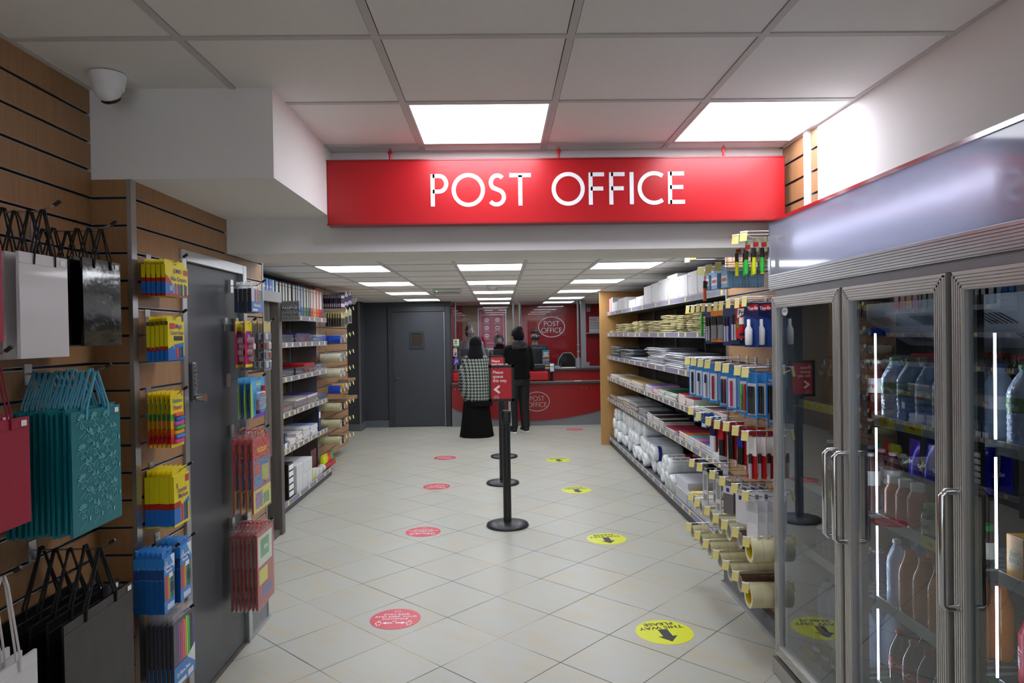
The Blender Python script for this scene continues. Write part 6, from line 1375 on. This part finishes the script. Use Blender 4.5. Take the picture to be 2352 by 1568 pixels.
notice('screen_sticker', 'green and white sticker at the left end of the glass screen', 1040, 778, 1055, 798, 12.40, .003, st1)
def st2(t, w, h, th):
    b = MB(); b.box(0, 0, 0, w, th, h)
    for k, col in enumerate((1, 2, 3)): b.box(w * .25, -.0005, h * (.1 + .27 * k), w * .85, 0, h * (.27 + .27 * k), col)
    b.build('sticker', [mat('d8d8d8', .4, var=0), mat('2a40a0', .4, var=0), mat('b04028', .4, var=0), mat('c8a838', .4, var=0)], t)
notice('screen_sticker', 'narrow white card-payment sticker on the glass screen', 1041, 800, 1050, 818, 12.40, .003, st2)
def st3(t, w, h, th):
    b = MB(); b.box(0, 0, 0, w, th, h); M = frame((0, -.0005, 0), (1, 0, 0), (0, 0, 1)); b.ribbon(ell(w * .55, h * .6, w * .2, h * .24, 14, -PI * .4, PI, False) + [(w * .36, h * .3)], w * .07, 0, .0005, 1, M); b.ribbon([(w * .2, h * .15), (w * .8, h * .85)], w * .07, 0, .0005, 1, M); b.build('sticker', [mat('2438b0', .4, var=0), WHT], t)
notice('screen_sticker', 'blue hearing loop sticker low on the glass screen', 1041, 824, 1054, 838, 12.40, .003, st3)
def poster(t, w, h, th):
    b = MB(); f = .022
    for a in ((0, 0, w, f), (0, h - f, w, h), (0, f, f, h - f), (w - f, f, w, h - f)): b.box(a[0], -.012, a[1], a[2], .01, a[3])
    b.build('frame', mat('cfd2d6', .35, .3, var=0), t)
    b = MB(); b.box(f, -.004, f, w - f, .008, h - f, 0); M = frame((0, -.0045, 0), (1, 0, 0), (0, 0, 1))
    b.ribbon([(w * .1, h * .06), (w * .9, h * .06), (w * .9, h * .92), (w * .1, h * .92)], .006, 0, .0006, 1, M, True)
    text(b, 'KEEPING EVERYONE SAFE', w * .068, M @ Matrix.Translation((w / 2, h * .82, .001)), 1, 'CENTER', bold=.02)
    for r in range(3):
        for q in range(2):
            x, y = w * (.31 + .38 * q), h * (.71 - .19 * r); b.prism(ell(x, y, w * .085, w * .08, 18), 0, .0006, 1, M)
            if r == 2 and q: b.prism([(x, y - .02), (x + .024, y + .006), (x + .012, y + .018), (x, y + .008), (x - .012, y + .018), (x - .024, y + .006)], .0006, .001, 2, M)
            elif q == 1 and r == 1: [b.prism(ell(x + d, y, w * .028, w * .03, 12), .0006, .001, 3, M) for d in (-w * .035, w * .035)]
            else: b.box(x - w * .045, -.0056, y - .004, x + w * .045, -.005, y + .006, 2)
            for k in range(2): b.box(x - w * .1, -.0052, y - h * (.075 + .018 * k), x + w * .1, -.0045, y - h * (.07 + .018 * k), 1)
    for k in range(2): b.box(w * .3, -.0052, h * (.14 + .018 * k), w * .7, -.0045, h * (.145 + .018 * k), 1)
    b.build('print', [mat('b0183a', .3, var=.02), mat('dcc4cc', .4, var=0), mat('8a1838', .4, var=0), mat('2a1a20', .4, var=0)], t)
notice('framed_poster', 'framed crimson Keeping Everyone Safe poster on the tan office wall', 1097, 708, 1164, 801, YB - .012, .01, poster, 'poster')
def leaf2(t, w, h, th):
    b = MB(); b.box(0, 0, 0, w, th, h)
    for k in range(3): b.box(w * .08, -.0006, h * (.86 - .05 * k), w * .7, 0, h * (.88 - .05 * k), 1 if k < 2 else 2)
    for r in range(3):
        for q in range(6): b.box(w * (.08 + .15 * q), -.0006, h * (.56 - .16 * r), w * (.15 + .15 * q), 0, h * (.63 - .16 * r), 2)
    b.build('sheet', [mat('c9c9cb', .5, var=0), mat('a84048', .5, var=0), mat('55565c', .5, var=0)], t)
notice('wall_notice', 'white notice sheet on the dark red office wall by the shelving', 1353, 727, 1377, 763, YB - .004, .003, leaf2)
t = thing('wall_shelf', 'thin white shelf on the dark red office wall below the notice', 'shelf', (1.735, YB - .15, 1.598)); MB().box(0, 0, 0, .36, .149, .02).build('board', mat('9a9da4', .4, var=0), t)
a = at(1352, 700, y=YB - .04); t = thing('wall_intercom', 'small white wall unit high on the dark red office wall', 'intercom', (a.x, YB - .035, a.z - .06)); MB().cbox(-.04, 0, -.08, .04, .034, .12, .006).build('housing', mat('a5a3a4', .4, var=0), t); MB().cbox(-.025, -.006, .0, .025, 0, .08, .003).build('speaker', mat('6a686a', .4, var=0), t)
# things on the counter
CT_ = .987
t = thing('monitor', 'black monitor back seen beside the colourful leaflet stand', 'monitor', (.70, 12.62, CT_)); MB().cbox(-.16, -.02, .09, .15, .02, .37, .006).build('screen', mat('17181b', .35, var=.02), t); b = MB(); b.box(-.03, .0, .01, .03, .03, .12); b.cbox(-.1, -.06, 0, .1, .1, .014, .004); b.build('stand', BLACK, t); b = MB(); b.box(-.16, -.022, .355, .15, -.02, .368); b.build('edge', ALUD, t)
t = thing('monitor', 'black monitor behind the glass between the two customers', 'monitor', (.02, 12.62, CT_)); MB().cbox(-.2, -.02, .09, .18, .02, .345, .006).build('screen', mat('1a1c22', .35, var=.02), t); b = MB(); b.box(-.03, .0, .01, .03, .03, .12); b.cbox(-.1, -.06, 0, .1, .1, .014, .004); b.build('stand', BLACK, t)
t = thing('monitor', 'dark monitor behind the glass left of the houndstooth shawl', 'monitor', (-.60, 12.72, CT_)); MB().cbox(-.11, -.02, .24, .12, .02, .36, .006).build('screen', mat('33343a', .35, var=.02), t); b = MB(); b.box(-.02, .0, .01, .02, .03, .26); b.cbox(-.08, -.06, 0, .08, .1, .014, .004); b.build('stand', BLACK, t)
t = thing('printer', 'black counter printer low at the left end of the glass', 'printer', (-.62, 12.56, CT_)); MB().cbox(-.15, -.1, 0, .16, .14, .09, .01).build('body', BLACK, t); MB().box(-.1, -.102, .06, .1, -.1, .075).build('paper_slot', mat('b9b9b9', .5, var=0), t)
t = thing('printer', 'black label printer beside the leaflet stand', 'printer', (.66, 12.36, CT_)); MB().cbox(-.14, -.1, 0, .15, .05, .075, .008).build('body', mat('1a1a1c', .4, var=0), t); MB().box(-.13, -.09, .075, .14, .04, .079).build('lid', mat('77797c', .3, var=0), t)
def leafl(t, w, h, th):
    b = MB(); b.box(0, 0, 0, w, .05, h); cs = ['e0c020', '2a9ac0', 'e05a70', '7ab8c8', 'c03a30', 'e8c838', 'c83038', '50b0cc']
    for k, cc in enumerate(cs): b.prism([(0, h * k / 9), (w, h * (k + .3) / 9), (w, h * (k + 1.2) / 9), (0, h * (k + .9) / 9)], 0, .0006 + .0001 * k, k + 1, frame((0, 0, 0), (1, 0, 0), (0, 0, 1)))
    b.box(w * .15, -.002, h * .62, w * .85, 0, h * .88, 9); text(b, 'Travel', .03, frame((w / 2, -.0025, h * .72), (1, 0, 0), (0, 0, 1)), 1 + 4, 'CENTER'); b.build('leaflets', [mat('3a9ab0', .4, var=0)] + [mat(x, .4, var=.05) for x in cs] + [mat('e8e4e0', .4, var=0)], t)
notice('leaflet_stand', 'narrow stand of colourful leaflets on the counter', 1246, 804, 1262, 841, 12.46, .04, leafl, 'leaflet stand')
t = thing('card_terminal', 'black card payment terminal on a stalk at the counter', 'card reader', (.93, 12.28, .7685)); b = MB(); b.cyl((0, 0, 0), (0, 0, .16), .018, n=12); b.cyl((0, 0, 0), (0, 0, .012), .05, n=18); b.build('stalk', BLACK, t)
Mt = Matrix.Translation((0, -.02, .23)) @ Matrix.Rotation(-.5, 4, 'X'); MB().cbox(-.045, -.02, -.09, .045, .02, .09, .008, 0, Mt).build('reader', mat('232427', .4, var=0), t); b = MB(); b.box(-.034, -.0215, .03, .034, -.02, .075, 0, Mt)
for r in range(4):
    for q in range(3): b.box(-.03 + q * .022, -.0225, -.07 + r * .022, -.014 + q * .022, -.02, -.054 + r * .022, 1, Mt)
b.build('keypad', [mat('8aa0a0', .3, var=0), mat('b9b9b9', .4, var=0)], t)
t = thing('paper_tray', 'clear tray of slips on the counter beside the card terminal', 'tray', (1.02, 12.56, CT_)); b = MB(); b.box(-.08, -.06, 0, .1, .1, .006); b.box(-.08, -.06, .006, .1, -.056, .07); b.box(-.08, -.06, .006, -.076, .1, .1); b.box(.096, -.06, .006, .1, .1, .1); b.build('tray', CLEARR, t); b = MB(); b.box(-.06, -.03, .007, .08, .08, .03); b.build('slips', PAPER, t)
t = thing('paper_slip', 'white slip of paper lying on the lower ledge', 'paper', (1.38, 12.2, .768), .1); MB().box(-.06, -.05, 0, .06, .05, .004).build('sheet', PAPER, t)
# office chair back
t = thing('office_chair', 'black high-backed office chair with white edging behind the counter', 'chair', (1.27, 13.05, 0))
pr = [(-.20, 0), (.20, 0), (.215, .25), (.17, .5), (.08, .62), (-.08, .62), (-.17, .5), (-.215, .25)]
Mc = Matrix.Translation((0, 0, .62)) @ frame((0, 0, 0), (1, .25, 0), (0, .12, 1)); MB().prism(pr, -.05, .05, 0, Mc).build('backrest', mat('1b1c1f', .45, var=.05), t)
b = MB(); b.ribbon(pr[1:] + pr[:1], .012, .05, .054, 0, Mc); b.build('piping', mat('c9c9cb', .4, var=0), t); b = MB(); b.prism(ell(.0, .33, .04, .03, 16), .05, .053, 0, Mc); b.build('emblem', mat('a83828', .4, var=0), t)
MB().cbox(-.24, -.05, .46, .24, .40, .56, .03).build('seat', mat('1b1c1f', .45, var=.05), t); b = MB(); b.cyl((0, .15, .08), (0, .15, .46), .03, n=12); b.build('gas_stem', BLACK, t)
for k in range(5): a = 2 * PI * k / 5; MB().cyl((0, .15, .1), (.3 * math.cos(a), .15 + .3 * math.sin(a), .05), .022, n=8).build('leg', BLACK, t); MB().cyl((.3 * math.cos(a) - .01, .15 + .3 * math.sin(a), .03), (.3 * math.cos(a) + .01, .15 + .3 * math.sin(a), .03), .03, n=12).build('caster', BLACK, t)

# ================================================================ people
def ellipsoid(mb, c, r, n=20, k=12, m=0, M=None, zmin=-1.0, zmax=1.0):
    t0, t1 = math.acos(max(-1, min(1, -zmin))), math.acos(max(-1, min(1, -zmax)))
    pr = [(max(1e-6, math.sin(t0 + (t1 - t0) * i / k)), -math.cos(t0 + (t1 - t0) * i / k)) for i in range(k + 1)]
    mm = Matrix.Translation(c) @ Matrix.Diagonal((r[0], r[1], r[2], 1)); mb.lathe(pr, n=n, m=m, M=(M @ mm) if M is not None else mm)
def capsule(mb, p0, p1, r0, r1, n=14, M=None):
    if M is not None: p0, p1 = M @ Vector(p0), M @ Vector(p1)
    mb.cyl(p0, p1, r0, r1, n=n); ellipsoid(mb, p0, (r0,) * 3, n, 8); ellipsoid(mb, p1, (r1,) * 3, n, 8)
def loft(mb, secs, n=28, m=0, folds=0.0, nf=9, caps=True, ph=0.0):
    """secs: (z, cx, cy, rx, ry); optional cloth folds growing downwards"""
    vs = []; fs = []; K = len(secs)
    for j, (z, cx, cy, rx, ry) in enumerate(secs):
        for i in range(n):
            t = 2 * PI * i / n; f = 1 + folds * (1 - j / (K - 1)) * (math.sin(nf * t + ph) + .4 * math.sin((nf * 2 + 1) * t + 1.3)); vs.append((cx + rx * f * math.cos(t), cy + ry * f * math.sin(t), z))
    for j in range(K - 1):
        for i in range(n): q = (i + 1) % n; fs.append((j * n + i, j * n + q, (j + 1) * n + q, (j + 1) * n + i))
    mb.add(vs, fs, m, True)
    if caps: mb.add(vs[:n], [tuple(range(n))[::-1]], m); mb.add(vs[-n:], [tuple(range(n))], m)
def remesh(o, v):
    md = o.modifiers.new('skin_over', 'REMESH'); md.mode = 'VOXEL'; md.voxel_size = v; md.use_smooth_shade = True
    sm = o.modifiers.new('soften', 'SMOOTH'); sm.factor = .5; sm.iterations = 4
def hand(mb, w, d, s):
    """palm with four fingers of unequal length curled a little and a thumb on the side; w wrist, d pointing direction, s side of the thumb"""
    w, d = Vector(w), Vector(d).normalized(); u = Vector((s, 0, 0)); u = (u - d * u.dot(d)).normalized(); dn = d.cross(u) * s
    if dn.z > 0: dn = -dn
    pc = w + d * .05
    for k in range(4):
        q = (k - 1.5) * -.019; capsule(mb, w + u * q * .7, w + d * .085 + u * q, .013, .0115, 10)
        L = (.07, .078, .073, .056)[k]; a = w + d * .088 + u * q; b1 = a + d * L * .5 + dn * .006; c1 = b1 + d * L * .36 + dn * .02
        capsule(mb, a, b1, .0092, .0086, 8); capsule(mb, b1, c1, .0086, .0072, 8)
    a = w + d * .03 + u * .03; b1 = a + d * .035 + u * .025 + dn * .006; capsule(mb, w + d * .012 + u * .015, a, .014, .012, 8); capsule(mb, a, b1, .0115, .010, 8); capsule(mb, b1, b1 + d * .03 + u * .004 + dn * .006, .0098, .008, 8)
def person(label, x, y, H, rz, skin, tilt=0.0, yaw=0.0, nod=0.0, spread=1.0, arms=None, lean=0.0):
    """local front is -y; returns (root, head matrix, joint table)"""
    T = thing('person', label, 'person', (x, y, 0), rz)
    J = {}; up = lambda f: f * H
    lx = lambda z: -lean * max(0, z - .5 * H)       # leaning shifts the trunk forward
    b = MB(); P = lambda x_, y_, z_: Vector((x_, y_ + lx(z_), z_))
    tor = [(.47, .15, .105), (.52, .165, .115), (.60, .142, .10), (.68, .16, .112), (.745, .178, .118), (.79, .175, .098), (.815, .13, .08), (.835, .07, .066)]
    loft(b, [(up(f), 0, lx(up(f)), rx * spread, ry) for f, rx, ry in tor])
    capsule(b, P(0, .01, up(.82)), P(0, -.012, up(.88)), .056, .052)
    hc = P(0, -.025, up(.932)); Mh = Matrix.Translation(hc) @ Matrix.Rotation(yaw, 4, 'Z') @ Matrix.Rotation(nod, 4, 'X')
    ellipsoid(b, (0, .012, .012), (.074, .092, .098), M=Mh); ellipsoid(b, (0, -.022, -.045), (.054, .062, .066), M=Mh)
    capsule(b, (0, -.086, .006), (0, -.102, -.026), .009, .013, 8, Mh); capsule(b, (-.03, -.074, .022), (.03, -.074, .022), .012, .012, 8, Mh)
    capsule(b, (-.02, -.078, -.058), (.02, -.078, -.058), .008, .008, 8, Mh); ellipsoid(b, (0, -.066, -.092), (.022, .02, .018), 12, 8, M=Mh)
    for s_ in (-1, 1): ellipsoid(b, (s_ * .075, .012, -.005), (.01, .02, .031), 12, 8, M=Mh); ellipsoid(b, (s_ * .035, -.068, -.03), (.02, .018, .022), 10, 8, M=Mh)
    for s_ in (-1, 1):
        sh = P(s_ * .175 * spread, 0, up(.793)); el, wr = (arms[s_] if arms else (P(s_ * .225, -.02, up(.635)), P(s_ * .13, -.24, up(.655)))); el, wr = Vector(el), Vector(wr)
        capsule(b, sh, el, .052, .04); capsule(b, el, wr, .041, .028); hand(b, wr, wr - el, -s_)
        J[s_] = (sh, el, wr)
        hp, kn, an = Vector((s_ * .09, 0, up(.5))), Vector((s_ * .105, -.015, up(.275))), Vector((s_ * .11, .02, up(.05)))
        capsule(b, hp, kn, .085, .055); capsule(b, kn, an, .055, .038); capsule(b, an + Vector((0, .02, -.04)), an + Vector((s_ * .015, -.16, -.052)), .036, .03)
        J[('leg', s_)] = (hp, kn, an)
    o = b.build('body', mat(skin, .5, var=.04, scale=40), T); remesh(o, .008)
    for s_ in (-1, 1):
        e = MB(); ellipsoid(e, (s_ * .031, -.077, .002), (.0115, .009, .0085), 12, 8, M=Mh); ellipsoid(e, (s_ * .031, -.0845, .002), (.005, .003, .005), 10, 6, 1, Mh); e.build('eye', [mat('d8d4d0', .3, var=0), mat('1c1410', .2, var=0)], T)
    return T, Mh, J, tor, lx, spread
def top_wear(pp, H, name, m, hem=.47, grow=.018, sleeve=True, neck=.835, vox=.011, cuff=True, loose=1.0):
    T, Mh, J, tor, lx, sp = pp; b = MB()
    secs = [(hem * H, 0, lx(hem * H), (.155 + grow) * sp * loose, .112 + grow)] if hem < .47 else []
    secs += [(f * H, 0, lx(f * H), (rx * sp + grow) * (loose if f < .74 else 1), ry + grow) for f, rx, ry in tor if f >= hem and f <= neck]
    loft(b, secs)
    if sleeve:
        for s_ in (-1, 1): sh, el, wr = J[s_]; capsule(b, sh, el, .052 + grow, .044 + grow); capsule(b, el, el + (wr - el) * .96, .045 + grow, .033 + grow * .8)
    o = b.build(name, m, T); remesh(o, vox); return o
def legs_wear(pp, H, name, m, grow=.02, bottom=.06):
    T, Mh, J, tor, lx, sp = pp; b = MB(); loft(b, [(f * H, 0, 0, .15 * sp + grow, .108 + grow) for f in (.455, .50, .56)])
    for s_ in (-1, 1): hp, kn, an = J[('leg', s_)]; capsule(b, hp, kn, .088 + grow, .06 + grow); capsule(b, kn, Vector((an.x, an.y, bottom * H)), .06 + grow, .052 + grow)
    o = b.build(name, m, T); remesh(o, .011); return o
def shoes(pp, m, ms):
    T, Mh, J = pp[:3]
    for s_ in (-1, 1):
        an = J[('leg', s_)][2]; b = MB(); capsule(b, an + Vector((0, .025, -.02)), an + Vector((s_ * .015, -.15, -.035)), .05, .038); capsule(b, an + Vector((0, .02, .0)), an + Vector((0, .0, .05)), .046, .045); o = b.build('shoe', m, T); remesh(o, .008)
        b = MB(); loft(b, [(z, an.x + s_ * .006, an.y - .06, .052 * k, .155 * k) for z, k in ((0, .96), (.006, 1.0), (.03, 1.0), (.034, .96))]); b.build('sole', ms, T)
def cap_hair(pp, m, name='hair', zmin=.02, r=(.087, .104, .116), dy=.018, extra=None):
    T, Mh = pp[:2]; b = MB(); ellipsoid(b, (0, dy, .012), r, 22, 10, 0, Mh, zmin); ellipsoid(b, (0, dy + .022, -.012), (r[0] * .97, r[1] * .82, r[2] * .9), 20, 10, 0, Mh)
    if extra: extra(b, Mh)
    o = b.build(name, m, T); remesh(o, .008); return o
HAIR = mat('14100e', .6, var=.15, scale=90, bump=.3, stretch=(1, 1, .1)); CLOTHB = mat('0a0a0c', .9, spec=.2, var=.15, scale=60, bump=.15); CLOTHB2 = mat('0e0e11', .85, spec=.2, var=.1, scale=40)
# --- customer in black, back turned, hands together in front
H = 1.70
p = person('customer in black jacket and beanie standing at the counter, back turned', .305, 11.25, H, PI + .45, '7a5a48', yaw=.2, nod=.18, spread=.98)
T, Mh, J = p[:3]
top_wear(p, H, 'jacket', CLOTHB, hem=.485, grow=.034, loose=1.1); legs_wear(p, H, 'trousers', mat('101013', .75, var=.1, scale=40), grow=.022, bottom=.07); shoes(p, mat('18181a', .6, var=.05), mat('d4d4d2', .5, var=.05))
cap_hair(p, CLOTHB2, 'beanie', zmin=-.05, r=(.096, .112, .120), dy=.018, extra=lambda b, M: ellipsoid(b, (-.02, .035, .095), (.07, .075, .055), 16, 8, 0, M))
b = MB(); loft(b, [(H * .80, 0, .03, .16, .12), (H * .83, 0, .045, .14, .115), (H * .865, 0, .05, .12, .10), (H * .885, 0, .05, .10, .085)]); o = b.build('hood', mat('1c1a1d', .7, var=.1, scale=40), T); remesh(o, .011)
b = MB(); b.tube([(-.14, .02, H * .845), (-.10, .13, H * .825), (0, .175, H * .815), (.10, .13, H * .825), (.14, .02, H * .845)], .012, 8); b.build('hood_lining', mat('3a1218', .7, var=.1), T)
for k in range(3):
    s_ = 1; hp, kn, an = J[('leg', s_)]; b = MB(); pts = []
    for q in range(9):
        f = q / 8; z = H * (.44 - .36 * f); g = (hp.z - z) / (hp.z - kn.z); g2 = (kn.z - z) / (kn.z - an.z); c_ = hp.lerp(kn, g) if g < 1 else kn.lerp(an, min(1, g2)); r = (.113 - .028 * g if g < 1 else .085 - .008 * min(1, g2)); a = .28 + k * .2; pts.append((c_.x + r * math.cos(a), c_.y + r * math.sin(a), z))
    b.tube(pts, .0048, 6); b.build('stripe', mat('d0d0d0', .6, var=0), T)
# --- customer in the houndstooth shawl, back turned
def hound(P=.05):
    mt = bpy.data.materials.new('houndstooth_wool'); mt.use_nodes = True; nt = mt.node_tree; b = nt.nodes['Principled BSDF']; N = nt.nodes.new; K = nt.links.new
    tc = N('ShaderNodeTexCoord'); sp = N('ShaderNodeSeparateXYZ'); K(tc.outputs['Object'], sp.inputs[0])
    def M(op, a, b_=None):
        n = N('ShaderNodeMath'); n.operation = op
        for i, v in enumerate((a, b_)):
            if v is None: continue
            if isinstance(v, (int, float)): n.inputs[i].default_value = v
            else: K(v, n.inputs[i])
        return n.outputs[0]
    u = M('ADD', sp.outputs[0], M('MULTIPLY', sp.outputs[1], .5)); v = sp.outputs[2]
    w1 = M('LESS_THAN', M('FRACT', M('DIVIDE', u, P)), .5); w2 = M('LESS_THAN', M('FRACT', M('DIVIDE', v, P)), .5)
    tw = M('LESS_THAN', M('FRACT', M('DIVIDE', M('ADD', u, v), P / 2)), .5)
    c_ = M('ADD', M('MULTIPLY', tw, w1), M('MULTIPLY', M('SUBTRACT', 1, tw), w2))
    mx = N('ShaderNodeMix'); mx.data_type = 'RGBA'; mx.inputs[6].default_value = lin('141615'); mx.inputs[7].default_value = lin('959d95'); K(c_, mx.inputs[0]); K(mx.outputs[2], b.inputs['Base Color']); b.inputs['Roughness'].default_value = .9
    return mt
H = 1.56
p = person('customer in black headscarf and grey houndstooth shawl at the counter, back turned', -.375, 10.95, H, PI, '8a6a58', nod=.2, spread=.8, arms={s: (Vector((s * .18, -.06, .98)), Vector((s * .08, -.17, 1.02))) for s in (-1, 1)})
T, Mh, J = p[:3]
b = MB(); loft(b, [(.012, .0, .0, .262, .22), (.1, 0, 0, .25, .21), (.3, 0, 0, .225, .185), (.55, 0, 0, .20, .16), (.75, 0, 0, .19, .14), (.95, 0, 0, .17, .125)], n=56, folds=.045, nf=11); b.build('skirt', mat('08080a', .9, spec=.2, var=.1, scale=30), T)
b = MB(); loft(b, [(.56, -.035, .02, .215, .19), (.62, -.02, .02, .235, .205), (.72, 0, .01, .258, .215), (.85, .008, 0, .268, .225), (.98, .008, -.02, .266, .23), (1.08, .005, -.02, .250, .215), (1.16, 0, -.01, .232, .18), (1.22, 0, -.005, .214, .152), (1.265, 0, 0, .178, .128), (1.29, 0, 0, .14, .115), (1.31, 0, 0, .11, .1)], n=48, folds=.02, nf=7); b.build('shawl', hound(), T)
b = MB(); loft(b, [(.49, -.05, .022, .195, .175), (.53, -.045, .022, .208, .187), (.58, -.032, .02, .224, .2)], n=48, folds=.03, nf=16); b.build('shawl_fringe', CLOTHB2, T)
b = MB(); loft(b, [(.53, -.06, .02, .16, .18), (.60, -.06, .02, .165, .19)], n=40, folds=.02, nf=15); b.build('bag_hem', mat('6a6c6c', .8, var=.5, scale=90), T)
b = MB(); ellipsoid(b, (0, .014, .01), (.102, .118, .118), 24, 12, 0, Mh); loft(b, [(1.235, 0, .02, .155, .15), (1.28, 0, .02, .135, .135), (1.34, 0, .015, .114, .118), (1.42, 0, .0, .1, .11)]); o = b.build('headscarf', CLOTHB2, T); remesh(o, .01)
# --- staff behind the glass
H = 1.80
p = person('bearded staff member in light grey shirt leaning over the counter behind the glass', -.54, 13.2, H, 0, 'a07a62', nod=-.28, yaw=.35, lean=.22, arms={s: (Vector((s * .235, -.06, 1.13)), Vector((s * .15, -.25, 1.08))) for s in (-1, 1)}); T, Mh, J = p[:3]
top_wear(p, H, 'shirt', mat('9c9aa4', .75, var=.05, scale=25), grow=.022); legs_wear(p, H, 'trousers', CLOTHB2); shoes(p, BLACK, BLACK); cap_hair(p, HAIR)
b = MB(); ellipsoid(b, (0, -.035, -.062), (.058, .056, .055), 18, 10, 0, Mh, -1, .25); o = b.build('beard', HAIR, T); remesh(o, .008)
H = 1.60
p = person('staff member in black headscarf and face veil between the customers', .0, 13.15, H, 0, '96705a', nod=-.05, yaw=.1, spread=.88, arms={s: (Vector((s * .17, -.03, 1.02)), Vector((s * .08, -.22, 1.05))) for s in (-1, 1)}); T, Mh, J = p[:3]
top_wear(p, H, 'coat', mat('86868e', .75, var=.05, scale=25), grow=.03); legs_wear(p, H, 'trousers', CLOTHB2); shoes(p, BLACK, BLACK)
b = MB()
n = 26; vs = []; K = 12
ellipsoid(b, (0, .03, .012), (.099, .105, .122), 24, 12, 0, Mh); ellipsoid(b, (0, -.02, -.07), (.075, .085, .06), 20, 10, 0, Mh); ellipsoid(b, (0, -.03, .085), (.07, .07, .035), 18, 8, 0, Mh); loft(b, [(1.16, 0, -.01, .17, .125), (1.24, 0, -.01, .14, .12), (1.32, 0, -.01, .11, .11), (1.42, 0, .0, .09, .1)])
o = b.build('headscarf', CLOTHB2, T); remesh(o, .008)
H = 1.69
p = person('staff member with dark fringe and black face mask standing behind the monitor', .68, 13.15, H, 0, 'a5806a', nod=-.12, yaw=-.25); T, Mh, J = p[:3]
top_wear(p, H, 'jumper', mat('232326', .8, var=.1, scale=40), grow=.024); legs_wear(p, H, 'trousers', CLOTHB2); shoes(p, BLACK, BLACK); cap_hair(p, HAIR, zmin=.05, extra=lambda b, M: ellipsoid(b, (-.01, -.055, .07), (.066, .045, .032), 16, 8, 0, M))
b = MB(); ellipsoid(b, (0, -.03, -.05), (.064, .075, .056), 20, 10, 0, Mh); o = b.build('face_mask', mat('17171a', .7, var=.05), T); remesh(o, .008)
